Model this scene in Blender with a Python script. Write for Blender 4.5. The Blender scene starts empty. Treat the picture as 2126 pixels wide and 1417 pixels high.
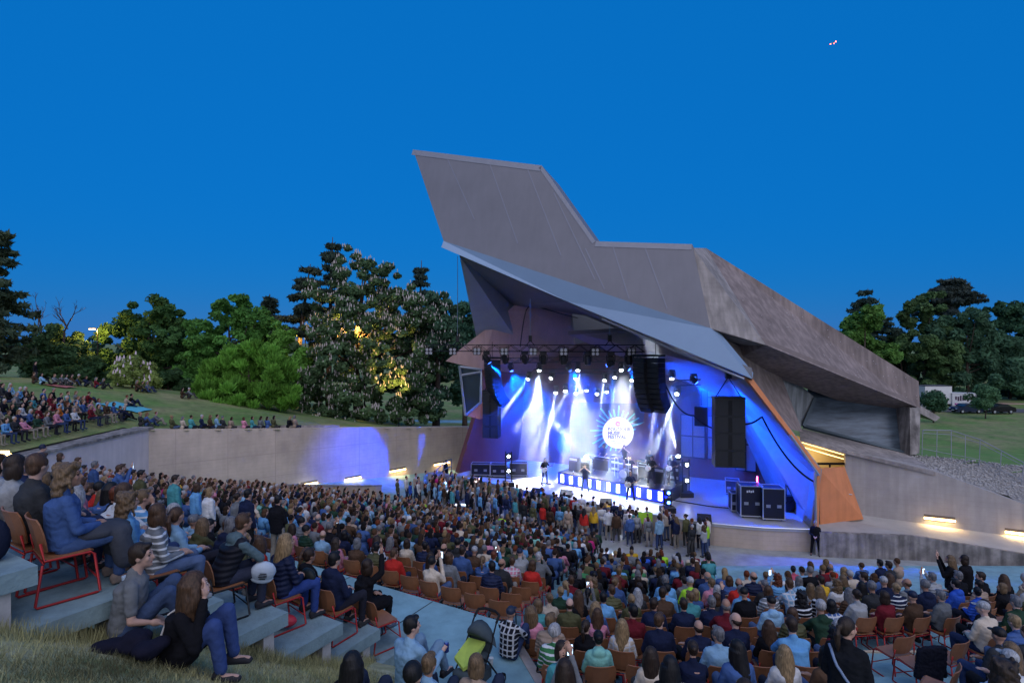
import bpy, bmesh, math, random
import numpy as np
from mathutils import Vector, Matrix, noise as mnoise

random.seed(7)
RNG = np.random.default_rng(7)
SC = bpy.context.scene
COL = SC.collection
R = math.radians
CZ = 10.8                      # eye height above the orchestra floor
FPX = 1150.0                   # focal length in photograph pixels

# ------------------------------------------------------------------ camera
cam_d = bpy.data.cameras.new('camera')
cam_d.lens = FPX / 2126 * 36
cam_d.sensor_width = 36
cam_d.clip_start = 0.1
cam_d.clip_end = 4000
cam = bpy.data.objects.new('camera', cam_d)
COL.objects.link(cam)
cam.location = (0, 0, CZ)
cam.rotation_euler = (R(90), 0, 0)
SC.camera = cam

# ------------------------------------------------------------------ dusk sky
SUN_EL, SUN_ROT = 2.4, 168.0
world = bpy.data.worlds.new('World')
SC.world = world
world.use_nodes = True
wn = world.node_tree
wbg = wn.nodes['Background']
sky = wn.nodes.new('ShaderNodeTexSky')
sky.sky_type = 'NISHITA'
sky.sun_disc = False
sky.sun_elevation = R(SUN_EL)
sky.sun_rotation = R(SUN_ROT)
sky.ozone_density = 6.0
sky.air_density = 1.0
sky.dust_density = 0.0
smix = wn.nodes.new('ShaderNodeMix'); smix.data_type = 'RGBA'; smix.inputs[0].default_value = 0.86
smix.inputs[7].default_value = (0.002, 0.385, 1.33, 1)          # even blue of the late dusk
wn.links.new(sky.outputs[0], smix.inputs[6])
wn.links.new(smix.outputs[2], wbg.inputs[0])
wbg.inputs[1].default_value = 0.278

# afterglow of the sun just below the horizon behind the camera: weak, very soft
sun_d = bpy.data.lights.new('sun', 'SUN')
sun_d.energy = 1.5
sun_d.angle = R(100)
sun_d.color = (1.0, 0.90, 0.86)
sun = bpy.data.objects.new('sun', sun_d)
COL.objects.link(sun)
sun.rotation_euler = (R(52), 0, R(12))

SC.view_settings.view_transform = 'Standard'
SC.view_settings.look = 'None'
SC.view_settings.gamma = 1
SC.view_settings.exposure = 0.58
SC.view_settings.use_curve_mapping = False
SC.cycles.use_denoising = True
SC.cycles.max_bounces = 5
SC.cycles.diffuse_bounces = 2
SC.cycles.glossy_bounces = 2
SC.cycles.transmission_bounces = 3
SC.cycles.transparent_max_bounces = 8
SC.cycles.volume_bounces = 0
SC.cycles.caustics_reflective = False
SC.cycles.caustics_refractive = False
SC.cycles.sample_clamp_indirect = 8
SC.cycles.volume_step_rate = 2.0

# ------------------------------------------------------------------ helpers
def W(u, v, d):
    """point seen at photograph pixel u, v at depth d metres"""
    return Vector(((u - 1063) * d / FPX, d, CZ - (v - 708.5) * d / FPX))

def Z(u, v, z):
    """point on the level z (world) seen at pixel u, v"""
    d = (CZ - z) * FPX / (v - 708.5)
    return Vector(((u - 1063) * d / FPX, d, z))

def tag(o, label=None, cat=None, group=None, kind=None):
    if label: o['label'] = label
    if cat: o['category'] = cat
    if group: o['group'] = group
    if kind: o['kind'] = kind
    return o

def link(name, me, mat=None, parent=None):
    o = bpy.data.objects.new(name, me)
    COL.objects.link(o)
    if mat is not None and len(me.materials) == 0:
        me.materials.append(mat)
    if parent is not None:
        o.parent = parent
    return o

def empty(name, loc=(0, 0, 0), rz=0.0):
    o = bpy.data.objects.new(name, None)
    o.empty_display_size = 0.1
    COL.objects.link(o)
    o.location = loc
    o.rotation_euler = (0, 0, rz)
    return o

def smooth(me, on=True):
    me.polygons.foreach_set('use_smooth', [on] * len(me.polygons))
    return me

def np_mesh(name, verts, faces, k):
    """verts (n,3), faces (m,k) -> mesh, fast"""
    verts = np.asarray(verts, dtype=np.float32); faces = np.asarray(faces, dtype=np.int32)
    me = bpy.data.meshes.new(name)
    me.vertices.add(len(verts)); me.vertices.foreach_set('co', verts.ravel())
    me.loops.add(faces.size); me.loops.foreach_set('vertex_index', faces.ravel())
    me.polygons.add(len(faces)); me.polygons.foreach_set('loop_start', np.arange(0, faces.size, k, dtype=np.int32))
    me.update(calc_edges=True)
    return me

class MB:
    """collects shapes for one mesh"""
    def __init__(self):
        self.v = []; self.f = []; self.mi = []; self.m = 0
    def add(self, vs, fs):
        b = len(self.v)
        self.v += [tuple(p) for p in vs]
        self.f += [tuple(i + b for i in f) for f in fs]
        self.mi += [self.m] * len(fs)
        return self
    def box(self, c, s, rz=0.0, M=None):
        c = Vector(c); hx, hy, hz = s[0] / 2, s[1] / 2, s[2] / 2
        cs, sn = math.cos(rz), math.sin(rz)
        vs = []
        for x, y, z in ((-1,-1,-1),(1,-1,-1),(1,1,-1),(-1,1,-1),(-1,-1,1),(1,-1,1),(1,1,1),(-1,1,1)):
            p = Vector((x*hx*cs - y*hy*sn, x*hx*sn + y*hy*cs, z*hz)) + c
            vs.append(M @ p if M else p)
        return self.add(vs, [(0,3,2,1),(4,5,6,7),(0,1,5,4),(1,2,6,5),(2,3,7,6),(3,0,4,7)])
    def tube(self, pts, r, seg=6, cap=True):
        pts = [Vector(p) for p in pts]
        rs = r if isinstance(r, (list, tuple)) else [r] * len(pts)
        vs = []; fs = []
        n = len(pts)
        for i, p in enumerate(pts):
            d = (pts[min(i + 1, n - 1)] - pts[max(i - 1, 0)])
            if d.length < 1e-9: d = Vector((0, 0, 1))
            d.normalize()
            a = d.cross(Vector((0, 0, 1)) if abs(d.z) < 0.95 else Vector((1, 0, 0))).normalized()
            b = d.cross(a)
            for j in range(seg):
                t = 2 * math.pi * j / seg
                vs.append(p + (a * math.cos(t) + b * math.sin(t)) * rs[i])
        for i in range(n - 1):
            for j in range(seg):
                k = (j + 1) % seg
                fs.append((i*seg + j, i*seg + k, (i+1)*seg + k, (i+1)*seg + j))
        if cap:
            fs.append(tuple(range(seg - 1, -1, -1)))
            fs.append(tuple(range((n-1)*seg, n*seg)))
        return self.add(vs, fs)
    def cyl(self, c, r, h, seg=12, r2=None):
        c = Vector(c)
        return self.tube([c, c + Vector((0, 0, h))], [r, r if r2 is None else r2], seg)
    def ball(self, c, r, seg=8, rings=5, M=None):
        c = Vector(c); r = (r, r, r) if isinstance(r, (int, float)) else r
        vs = [(0, 0, -1)]
        for i in range(1, rings):
            a = -math.pi/2 + math.pi*i/rings
            for j in range(seg):
                t = 2*math.pi*j/seg
                vs.append((math.cos(a)*math.cos(t), math.cos(a)*math.sin(t), math.sin(a)))
        vs.append((0, 0, 1))
        out = []
        for p in vs:
            q = Vector((p[0]*r[0], p[1]*r[1], p[2]*r[2]))
            if M: q = M @ q
            out.append(q + c)
        fs = [(0, 1 + (j+1) % seg, 1 + j) for j in range(seg)]
        for i in range(rings - 2):
            for j in range(seg):
                a = 1 + i*seg; k = (j+1) % seg
                fs.append((a+j, a+k, a+seg+k, a+seg+j))
        l = 1 + (rings-2)*seg; t = len(vs) - 1
        fs += [(l+j, l+(j+1) % seg, t) for j in range(seg)]
        return self.add(out, fs)
    def prism(self, pts, off):
        """closed solid: polygon pts extruded by vector off"""
        pts = [Vector(p) for p in pts]; off = Vector(off); n = len(pts)
        fs = [tuple(range(n)), tuple(range(2*n - 1, n - 1, -1))]
        fs += [(i, i + n, (i+1) % n + n, (i+1) % n) for i in range(n)]
        return self.add(pts + [p + off for p in pts], fs)
    def mesh(self, name, sm=False, normals=True):
        me = bpy.data.meshes.new(name)
        me.from_pydata([tuple(p) for p in self.v], [], self.f)
        if max(self.mi, default=0) > 0:
            me.polygons.foreach_set('material_index', self.mi)
        if normals:
            bm = bmesh.new(); bm.from_mesh(me)
            bmesh.ops.recalc_face_normals(bm, faces=bm.faces)
            bm.to_mesh(me); bm.free()
        if sm: smooth(me)
        me.update()
        return me
    def obj(self, name, mat=None, parent=None, sm=False):
        me = self.mesh(name, sm)
        mats = mat if isinstance(mat, (list, tuple)) else [mat]
        for m in mats: me.materials.append(m)
        return link(name, me, None, parent)

def copy_tree(o, parent=None):
    c = o.copy(); COL.objects.link(c)
    c.parent = parent
    for ch in list(o.children):
        copy_tree(ch, c)
    return c

# ------------------------------------------------------------------ materials
MATS = {}
def mat(name, col=(0.5, 0.5, 0.5), rough=0.7, metal=0.0, noise=0.0, scale=3.0, bump=0.0, bscale=30.0,
        emit=None, estr=0.0, spec=0.3, objcol=False, streak=0.0, board=0.0, attr=None, coord='Object', alpha=None, trans=0.0):
    if name in MATS: return MATS[name]
    m = bpy.data.materials.new(name); m.use_nodes = True
    nt = m.node_tree; N = nt.nodes; L = nt.links
    b = N['Principled BSDF']
    b.inputs['Base Color'].default_value = (*col, 1)
    b.inputs['Roughness'].default_value = rough
    b.inputs['Metallic'].default_value = metal
    b.inputs['Specular IOR Level'].default_value = spec
    if trans: b.inputs['Transmission Weight'].default_value = trans
    if emit is not None:
        b.inputs['Emission Color'].default_value = (*emit, 1)
        b.inputs['Emission Strength'].default_value = estr
    tc = N.new('ShaderNodeTexCoord')
    src = None
    if objcol:
        oi = N.new('ShaderNodeObjectInfo'); src = oi.outputs['Color']
    if attr:
        at = N.new('ShaderNodeAttribute'); at.attribute_name = attr; src = at.outputs['Color']
    def mul(a, fac_socket, lo, hi):
        mr = N.new('ShaderNodeMapRange'); mr.inputs[3].default_value = lo; mr.inputs[4].default_value = hi
        L.new(fac_socket, mr.inputs[0])
        mx = N.new('ShaderNodeMix'); mx.data_type = 'RGBA'; mx.blend_type = 'MULTIPLY'; mx.inputs[0].default_value = 1
        if a is None: mx.inputs[6].default_value = (*col, 1)
        else: L.new(a, mx.inputs[6])
        L.new(mr.outputs[0], mx.inputs[7])
        return mx.outputs[2]
    if noise > 0:
        n1 = N.new('ShaderNodeTexNoise'); n1.inputs['Scale'].default_value = scale; n1.inputs['Detail'].default_value = 6
        n1.inputs['Roughness'].default_value = 0.65
        L.new(tc.outputs[coord], n1.inputs['Vector'])
        mr = N.new('ShaderNodeMapRange'); mr.inputs[1].default_value = 0.3; mr.inputs[2].default_value = 0.7
        L.new(n1.outputs[0], mr.inputs[0])
        src = mul(src, mr.outputs[0], 1 - noise, 1 + noise * 0.6)
    if streak > 0:      # rain streaks running down
        mp = N.new('ShaderNodeMapping'); mp.inputs['Scale'].default_value = (1.7, 1.7, 0.16)
        L.new(tc.outputs[coord], mp.inputs[0])
        n2 = N.new('ShaderNodeTexNoise'); n2.inputs['Scale'].default_value = 2.0; n2.inputs['Detail'].default_value = 5
        L.new(mp.outputs[0], n2.inputs['Vector'])
        mr = N.new('ShaderNodeMapRange'); mr.inputs[1].default_value = 0.4; mr.inputs[2].default_value = 0.62
        L.new(n2.outputs[0], mr.inputs[0])
        src = mul(src, mr.outputs[0], 1 - streak, 1.0)
    if board > 0:       # shuttering-board joints
        mp = N.new('ShaderNodeMapping'); mp.inputs['Scale'].default_value = (0.35, 0.35, 1.0)
        L.new(tc.outputs[coord], mp.inputs[0])
        wv = N.new('ShaderNodeTexWave'); wv.bands_direction = 'Z'; wv.wave_profile = 'SAW'; wv.inputs['Scale'].default_value = 1.3
        wv.inputs['Distortion'].default_value = 0.6; wv.inputs['Detail Scale'].default_value = 1.5
        L.new(mp.outputs[0], wv.inputs[0])
        mr = N.new('ShaderNodeMapRange'); mr.inputs[1].default_value = 0.0; mr.inputs[2].default_value = 0.12
        L.new(wv.outputs[1], mr.inputs[0])
        src = mul(src, mr.outputs[0], 1 - board, 1.0)
    if src is not None:
        L.new(src, b.inputs['Base Color'])
    if bump > 0:
        n3 = N.new('ShaderNodeTexNoise'); n3.inputs['Scale'].default_value = bscale; n3.inputs['Detail'].default_value = 4
        L.new(tc.outputs[coord], n3.inputs['Vector'])
        bp = N.new('ShaderNodeBump'); bp.inputs['Strength'].default_value = bump; bp.inputs['Distance'].default_value = 0.03
        L.new(n3.outputs[0], bp.inputs['Height']); L.new(bp.outputs[0], b.inputs['Normal'])
    MATS[name] = m
    return m

def two_tone(name, c1, c2, scale, rough=.95, bump=.5, bscale=30, detail=8, lo=.38, hi=.62):
    m = mat(name, c1, rough, noise=.35, scale=scale*7, bump=bump, bscale=bscale)
    nt = m.node_tree; N = nt.nodes; L = nt.links; b = N['Principled BSDF']
    tc = N.new('ShaderNodeTexCoord'); n = N.new('ShaderNodeTexNoise'); n.inputs['Scale'].default_value = scale; n.inputs['Detail'].default_value = detail; n.inputs['Roughness'].default_value = .6
    L.new(tc.outputs['Object'], n.inputs['Vector'])
    mr = N.new('ShaderNodeMapRange'); mr.inputs[1].default_value = lo; mr.inputs[2].default_value = hi; L.new(n.outputs[0], mr.inputs[0])
    mx = N.new('ShaderNodeMix'); mx.data_type = 'RGBA'; mx.inputs[6].default_value = (*c1, 1); mx.inputs[7].default_value = (*c2, 1); L.new(mr.outputs[0], mx.inputs[0])
    mul_node = b.inputs['Base Color'].links[0].from_node
    L.new(mx.outputs[2], mul_node.inputs[6])
    return m
CONC = mat('concrete_pale', (0.36, 0.32, 0.30), 0.85, noise=0.34, scale=0.5, bump=0.15, streak=0.30, board=0.12)
CONC_WALL = mat('concrete_board_marked', (0.53, 0.43, 0.35), 0.85, noise=0.24, scale=0.45, bump=0.2, streak=0.06, board=0.12)
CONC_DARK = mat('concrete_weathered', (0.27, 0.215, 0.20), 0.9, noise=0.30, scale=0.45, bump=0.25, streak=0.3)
CONC_FLOOR = mat('concrete_floor', (0.22, 0.38, 0.42), 0.8, noise=0.30, scale=1.6, bump=0.15)  # teal tint puts the blue skylight on the paving into its colour
CONC_STAIN = mat('concrete_stained', (0.33, 0.30, 0.28), 0.9, noise=0.5, scale=1.4, bump=0.3, streak=0.45)
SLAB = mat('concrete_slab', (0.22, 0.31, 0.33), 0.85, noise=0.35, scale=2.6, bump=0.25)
SHEET = mat('roof_sheet_metal', (0.215, 0.205, 0.22), 0.55, 0.3, noise=0.10, scale=0.35, bump=0.05, streak=0.04)
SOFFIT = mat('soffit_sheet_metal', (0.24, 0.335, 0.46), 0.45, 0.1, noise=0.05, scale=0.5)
ORANGE = mat('orange_paint', (0.66, 0.24, 0.10), 0.6, noise=0.12, scale=1.0, streak=0.1)
SALMON = mat('shell_salmon_paint', (0.50, 0.23, 0.17), 0.65, noise=0.15, scale=0.6, streak=0.1)
STAGEFLOOR = mat('stage_floor_boards', (0.42, 0.42, 0.43), 0.32, noise=0.10, scale=1.2, spec=0.5)
BLACK = mat('black_metal', (0.012, 0.012, 0.014), 0.5, 0.2)
RUBBER = mat('black_rubber', (0.01, 0.01, 0.011), 0.8)
STEEL = mat('galvanised_steel', (0.45, 0.47, 0.5), 0.4, 0.8, noise=0.1)
ALU = mat('aluminium_edge', (0.7, 0.72, 0.75), 0.3, 0.9)
# ------------------------------------------------------------------ the ground
NL = Vector((0.5, 0.866)); TL = Vector((-0.866, 0.5))   # facing / row direction of the left block
def LP(q, s, h=0.0):
    """left-block coordinates (q towards the stage, s along the row) -> world"""
    p = NL * (q - 0.8) + TL * s
    return Vector((p.x, p.y, CZ - h))
def qs(x, y):
    return 0.5*x + 0.866*y + 0.8, -0.866*x + 0.5*y
PITCH = 0.87
SLAB_Q = [2.97 + PITCH*k for k in range(-1, 7)]        # noses of the upper left slabs
SLAB_H = [2.00 + 0.504*k for k in range(-1, 7)]
WALK_Q0, WALK_Q1, WALK_H = 8.19, 10.0, 5.42
L_Q0, L_H0, SLOPE = 10.0, 5.86, 0.288
M_Y0 = 4.4
def h_mid(y):
    return 4.85 + 0.303*(y - 6) if y < 9.6 else min(5.94 + SLOPE*(y - 9.6), CZ)
def row_mid(y):
    """level of the terrace step at depth y in the middle block"""
    k = math.floor((y - M_Y0) / PITCH)
    return h_mid(M_Y0 + PITCH*(k + 0.5))
def row_left(q):
    k = math.floor((q - L_Q0) / PITCH)
    return min(L_H0 + SLOPE*PITCH*(k + 0.5), CZ)
def crease(y):
    return 0.268*y - 2.9
def floor_h(x, y):
    """depth of the walking surface below the camera"""
    q, s = qs(x, y)
    if x > crease(y) or (q > L_Q0 and row_left(q) >= CZ - 0.01):
        if y < 8.9 and x < -0.7: return WALK_H
        return row_mid(y)
    if q >= WALK_Q1: return row_left(q)
    if q >= WALK_Q0 or s < 6.0: return WALK_H if q >= WALK_Q0 else lawn_h(x, y)
    for qn, hn in zip(SLAB_Q, SLAB_H):
        if q <= qn: return hn
    return WALK_H
def lawn_h(x, y):
    q, s = qs(x, y)
    return 2.0 + 0.579*(q - 2.97) + 0.58 + 0.05*math.sin(x*2.1 + y)

GRASS = two_tone('grass_lawn', (0.125, 0.22, 0.05), (0.25, 0.24, 0.105), 0.22, bscale=14)
GRASS_DRY = two_tone('grass_dry', (0.44, 0.41, 0.25), (0.19, 0.23, 0.08), 1.1, bscale=40)
GRAVEL = mat('gravel_ground', (0.30, 0.28, 0.26), 0.95, noise=0.4, scale=6, bump=0.6, bscale=25)
ASPHALT = mat('asphalt', (0.10, 0.10, 0.105), 0.9, noise=0.2, scale=2)

def sheet(name, fz, x0, x1, y0, y1, nx, ny, m, keep=None):
    xs = np.linspace(x0, x1, nx); ys = np.linspace(y0, y1, ny)
    vs = [(x, y, fz(x, y)) for y in ys for x in xs]
    fs = []
    for j in range(ny - 1):
        for i in range(nx - 1):
            cx, cy = (xs[i] + xs[i+1])/2, (ys[j] + ys[j+1])/2
            if keep is None or keep(cx, cy):
                a = j*nx + i
                fs.append((a, a+1, a+1+nx, a+nx))
    me = np_mesh(name, vs, fs, 4); smooth(me)
    bm = bmesh.new(); bm.from_mesh(me)
    bmesh.ops.delete(bm, geom=[v for v in bm.verts if not v.link_faces], context='VERTS')
    bm.to_mesh(me); bm.free()
    return link(name, me, m)

# the far park: one sheet out to the horizon, a little below the stage level
g = MB(); g.add([(-1500, -300, -0.35), (1500, -300, -0.35), (1500, 3000, -0.35), (-1500, 3000, -0.35)], [(0, 1, 2, 3)])
tag(g.obj('ground', GRASS), kind='structure')
# gravelly orchestra floor
o = MB().prism([(-14, 20, 0), (30, 12, 0), (34, 27, 0), (15.6, 28.6, 0), (-4, 50, 0), (-16, 40, 0)], (0, 0, -0.25)).obj('orchestra_floor', mat('orchestra_floor_grit', (0.33, 0.34, 0.335), 0.85, noise=0.28, scale=1.1, bump=0.2))
tag(o, kind='structure')

# ---- terraces: each step is a piece of its own
terr = empty('seating_terrace'); tag(terr, kind='structure')
k = 0
while True:                                            # middle and right block
    y0 = M_Y0 + PITCH*k; y1 = y0 + PITCH
    h = h_mid(y0 + PITCH/2)
    if h >= CZ - 0.02: break
    x0 = max(crease(y0), -0.75 if y0 < 8.9 else -99); x0b = max(crease(y1), -0.75 if y0 < 8.9 else -99)
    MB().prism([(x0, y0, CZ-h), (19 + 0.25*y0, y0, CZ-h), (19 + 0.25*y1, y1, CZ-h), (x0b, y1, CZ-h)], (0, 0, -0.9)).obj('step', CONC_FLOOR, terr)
    k += 1
q = L_Q0
while row_left(q + 0.1) < CZ - 0.02:                   # left block below the walkway
    h = row_left(q + 0.1); qa, qb = q, q + PITCH
    sa, sb = 0.268*(qa - 0.8) + 2.9, 0.268*(qb - 0.8) + 2.9
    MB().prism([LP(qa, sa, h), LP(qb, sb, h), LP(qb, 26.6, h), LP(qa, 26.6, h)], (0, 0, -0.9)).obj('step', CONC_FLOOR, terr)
    q += PITCH
# landing / cross aisle with its kerb
lw = CZ - WALK_H
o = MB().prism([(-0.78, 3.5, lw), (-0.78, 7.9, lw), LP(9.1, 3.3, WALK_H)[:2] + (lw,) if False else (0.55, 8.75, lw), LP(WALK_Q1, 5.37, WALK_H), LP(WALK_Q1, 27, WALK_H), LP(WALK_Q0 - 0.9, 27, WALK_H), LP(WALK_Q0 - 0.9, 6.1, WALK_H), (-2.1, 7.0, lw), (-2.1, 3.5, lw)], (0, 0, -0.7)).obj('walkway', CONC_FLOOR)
tag(o, kind='structure')
a, b = Vector((0.55, 8.75, lw)), LP(WALK_Q1, 5.37, WALK_H)
dv = (b - a).normalized(); nn = Vector((dv.y, -dv.x, 0))
if nn.y < 0: nn = -nn
MB().prism([a - nn*0.16 + Vector((0,0,.004)), a + Vector((0,0,.004)), b + Vector((0,0,.004)), b - nn*0.16 + Vector((0,0,.004))], (0, 0, 0.012)).obj('kerb_strip', CONC, o)
for s_ in (7.2, 9.6, 12.0, 14.6, 17.2, 20.0, 23.0):
    MB().prism([LP(WALK_Q0 + .02, s_, WALK_H - .002), LP(WALK_Q1 - .02, s_, WALK_H - .002), LP(WALK_Q1 - .02, s_ + .025, WALK_H - .002), LP(WALK_Q0 + .02, s_ + .025, WALK_H - .002)], (0, 0, .003)).obj('joint', mat('joint_dark', (.06, .09, .10), .95), o)
MB().prism([(-2.05, 7.02, lw + .002), (-.8, 7.88, lw + .002), (-.8, 7.91, lw + .002), (-2.05, 7.05, lw + .002)], (0, 0, .003)).obj('joint', MATS['joint_dark'], o)
# pale timber nosings on the aisle steps at the right
for (u0, u1, v, d) in ((1790, 1922, 1352, 0), (1715, 1832, 1274, 0)):
    pa, pb = None, None
    yy = 8.0
    while yy < 14 and 708.5 + FPX*row_mid(yy)/yy > v: yy += 0.05
    kk = math.floor((yy - M_Y0)/PITCH); ye = M_Y0 + PITCH*(kk + 1) - 0.03; hz = CZ - row_mid(ye - 0.1)
    x0, x1 = (u0 - 1063)*ye/FPX, (u1 - 1063)*ye/FPX
    MB().box(((x0+x1)/2, ye - 0.05, hz + 0.012), (x1 - x0, 0.07, 0.024)).obj('nosing', mat('pale_timber', (0.55, 0.45, 0.33), 0.7, noise=0.15, scale=4), terr)

# ---- foreground lawn (dry grass) beside the slabs
def lawn_keep(x, y):
    q, s = qs(x, y)
    return s < 6.6 and x < -0.6 and q < 8.6
lawn = sheet('lawn', lambda x, y: CZ - max(lawn_h(x, y), 1.2) + 0.03*mnoise.noise((x*1.5, y*1.5, 0)), -7.5, -0.6, -1.0, 9.2, 70, 100, GRASS_DRY, lawn_keep)
tag(lawn, kind='structure')

# ---- upper left slabs: thin concrete decks on posts
sg = 'concrete seating slabs of the left terrace'
ordn = ['highest', 'second highest', 'third highest', 'fourth highest', 'fifth highest', 'third lowest', 'second lowest', 'lowest']
for i, (qn, hn) in enumerate(zip(SLAB_Q, SLAB_H)):
    root = empty('terrace_slab', LP(qn, 6.1, hn))
    root['label'] = f'{ordn[i]} concrete seating slab in the flight beside the dry lawn'
    root['category'] = 'terrace'; root['group'] = sg
    ox = root.location
    def q_(qq, ss, hh): return LP(qq, ss, hh) - ox
    e0 = 6.1 + 0.06*math.sin(i*2.3)
    joints = [e0, e0 + 2.4, e0 + 5.2, e0 + 8, e0 + 11, e0 + 14.5, 27.2]
    for sa, sb in zip(joints, joints[1:]):
        MB().prism([q_(qn - 1.0, sa + .004, hn), q_(qn, sa + .004, hn), q_(qn, sb - .004, hn), q_(qn - 1.0, sb - .004, hn)], (0, 0, -0.17)).obj('slab', SLAB, root)
    for ss in (e0 + 0.06, e0 + 3.4, e0 + 7):
        MB().prism([q_(qn - 0.32, ss, hn + 0.17), q_(qn - 0.17, ss, hn + 0.17), q_(qn - 0.17, ss + 0.30, hn + 0.17), q_(qn - 0.32, ss + 0.30, hn + 0.17)], (0, 0, -0.62)).obj('post', mat('post_concrete', (0.5, 0.48, 0.46), 0.85, noise=0.25, scale=5), root)

# ---- left: retaining wall, ramp, parapet
WA = Vector((-22.3, 34.0, 0)); WB = Vector((-3.0, 47.2, 0)); WC = Vector((-22.8, 24.5, 0))
def wall_top(p, t):                                     # heights seen along the crest
    return CZ - (5.4 + 1.85*t)
rw = MB()
pts = []
for t in np.linspace(0, 1, 9):
    p = WA.lerp(WB, t); pts.append(Vector((p.x, p.y, wall_top(p, t))))
base = [Vector((p.x, p.y, -0.3)) for p in pts]
nb = Vector((-(WB - WA).y, (WB - WA).x, 0)).normalized()
o = MB().prism(pts + base[::-1], nb*0.45).obj('retaining_wall', CONC_WALL)
tag(o, 'long board-marked concrete retaining wall left of the stage, topped by sitting people', 'wall')
for t in np.linspace(0.06, 0.94, 8):                    # vertical construction joints
    p = WA.lerp(WB, t)
    MB().box((0, 0, 0), (0.03, 0.012, 0.01), 0) if False else None
    zt = wall_top(p, t)
    MB().prism([p + Vector((0, 0, 0)) - nb*0.006, p + (WB-WA).normalized()*0.035 - nb*0.006, p + (WB-WA).normalized()*0.035 - nb*0.006 + Vector((0,0,zt-.05)), p - nb*0.006 + Vector((0,0,zt-.05))], nb*0.004).obj('joint', mat('wall_joint', (0.40, 0.32, 0.27), .9), o)
for hz_ in (1.55, 3.1):                                    # horizontal pour joints
    pa_, pb_ = WA.lerp(WB, .02), WA.lerp(WB, .97)
    MB().prism([pa_ - nb*.007 + Vector((0, 0, hz_)), pb_ - nb*.007 + Vector((0, 0, hz_)), pb_ - nb*.007 + Vector((0, 0, hz_ + .03)), pa_ - nb*.007 + Vector((0, 0, hz_ + .03))], nb*.004).obj('joint', mat('wall_joint', (0.40, 0.32, 0.27), .9), o)
side = [Vector((WA.x, WA.y, CZ-5.4)), Vector((WC.x, WC.y, CZ-5.45)), Vector((WC.x, WC.y, 2.0)), Vector((WA.x, WA.y, -0.3))]
o = MB().prism(side, (-0.45, 0, 0)).obj('side_wall', mat('concrete_smooth', (0.60, 0.53, 0.53), 0.8, noise=0.12, scale=0.7, bump=0.1, streak=0.1))
tag(o, 'smooth pale concrete wall under the upper left seating', 'wall')
cap = MB().prism([Vector((WA.x + .12, WA.y + .3, CZ-5.4)), Vector((WC.x + .12, WC.y, CZ-5.45)), Vector((WC.x - 1.5, WC.y, CZ-5.45)), Vector((WA.x - 1.5, WA.y + .3, CZ-5.4))], (0, 0, 0.14)).obj('coping', CONC_STAIN, o)
# ramp behind the parapet
o = MB().prism([(-22.2, 24, 4.2), (-22.2, 34, 1.0), (-14, 39.8, 0.12), (-4, 46.6, 0.12), (-4.6, 40, 0.12), (-10.4, 36, 0.12), (-12.2, 32, 0.5), (-18.2, 23.5, 4.2)], (0, 0, -0.8)).obj('ramp', CONC_FLOOR)
tag(o, kind='structure')
par = [Vector((-20.5, 20.0, 0)), Vector((-18.6, 23.2, 0)), Vector((-12.2, 32, 0)), Vector((-9.9, 36.4, 0)), Vector((-9.0, 38.3, 0))]
ph = [6.15, 6.25, 8.35, 9.55, 10.0]
o = empty('parapet', par[0])
tag(o, 'low concrete parapet behind the crowd in front of the long retaining wall', 'wall')
for i in range(4):
    a, b = par[i], par[i+1]; d = (b - a).normalized(); n = Vector((-d.y, d.x, 0))
    ta, tb = CZ - ph[i], CZ - ph[i+1]
    MB().prism([a + Vector((0,0,ta)) - par[0], b + Vector((0,0,tb)) - par[0], b + Vector((0,0,tb-1.6)) - par[0], a + Vector((0,0,ta-1.6)) - par[0]], n*0.22).obj('wall_panel', CONC_WALL, o)
    MB().prism([a + Vector((0,0,ta+.004)) - n*.04 - par[0], b + Vector((0,0,tb+.004)) - n*.04 - par[0], b + Vector((0,0,tb+.004)) + n*.26 - par[0], a + Vector((0,0,ta+.004)) + n*.26 - par[0]], (0, 0, 0.09)).obj('coping', CONC, o)

# ---- left lawn mound behind the wall, falling away to the right and to the back
def mound(x, y):
    far = np.interp(x, [-60, -45, -38, -30, -20, -12, -5, 5], [-2.6, -2.8, -3.15, -4.0, -6.0, -7.2, -7.7, -8.5])
    # crest line of the wall
    if x > WA.x:
        t = (x - WA.x)/(WB.x - WA.x); yw = WA.y + t*(WB.y - WA.y); near = -(5.45 + 1.85*min(t, 1.2)) - 0.02
    else:
        yw = 33.5 if x > -24 else 33.5; near = np.interp(x, [-60, -36, -24, -22.3], [-2.4, -2.55, -5.1, -5.45])
    t = (y - yw)/max(46 - yw, 1.5)
    if t < 0:
        if x < WA.x: return CZ + near
        return CZ + near
    if t <= 1: h = near*(1 - t) + far*t
    else: h = max(far - (y - 46)*0.13 if y > 46 else far, -11.0)
    return CZ + h + 0.05*mnoise.noise((x*0.5, y*0.5, 1.0))
def mound_keep(x, y):
    if x < WA.x - 1.2: return y > 22
    if x < WA.x: return y > 33.6
    t = (x - WA.x)/(WB.x - WA.x); yw = WA.y + t*(WB.y - WA.y)
    return y > yw + 0.1
o = sheet('grass_bank', mound, -60, 6, 22, 75, 133, 107, GRASS, mound_keep)
tag(o, kind='structure')
o = MB().prism([W(470, 888, 36.8), W(705, 886, 41), W(705, 886, 42), W(470, 888, 37.8)], (0, 0, 0.16)).obj('bench_kerb', CONC)
tag(o, 'low pale concrete seat strip along the crest of the retaining wall', 'bench')
# park path far behind the left lawn
tag(MB().prism([(-45, 78, -0.34), (10, 74, -0.34), (10, 77, -0.34), (-45, 81, -0.34)], (0, 0, 0.02)).obj('path', CONC_FLOOR), kind='structure')

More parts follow.
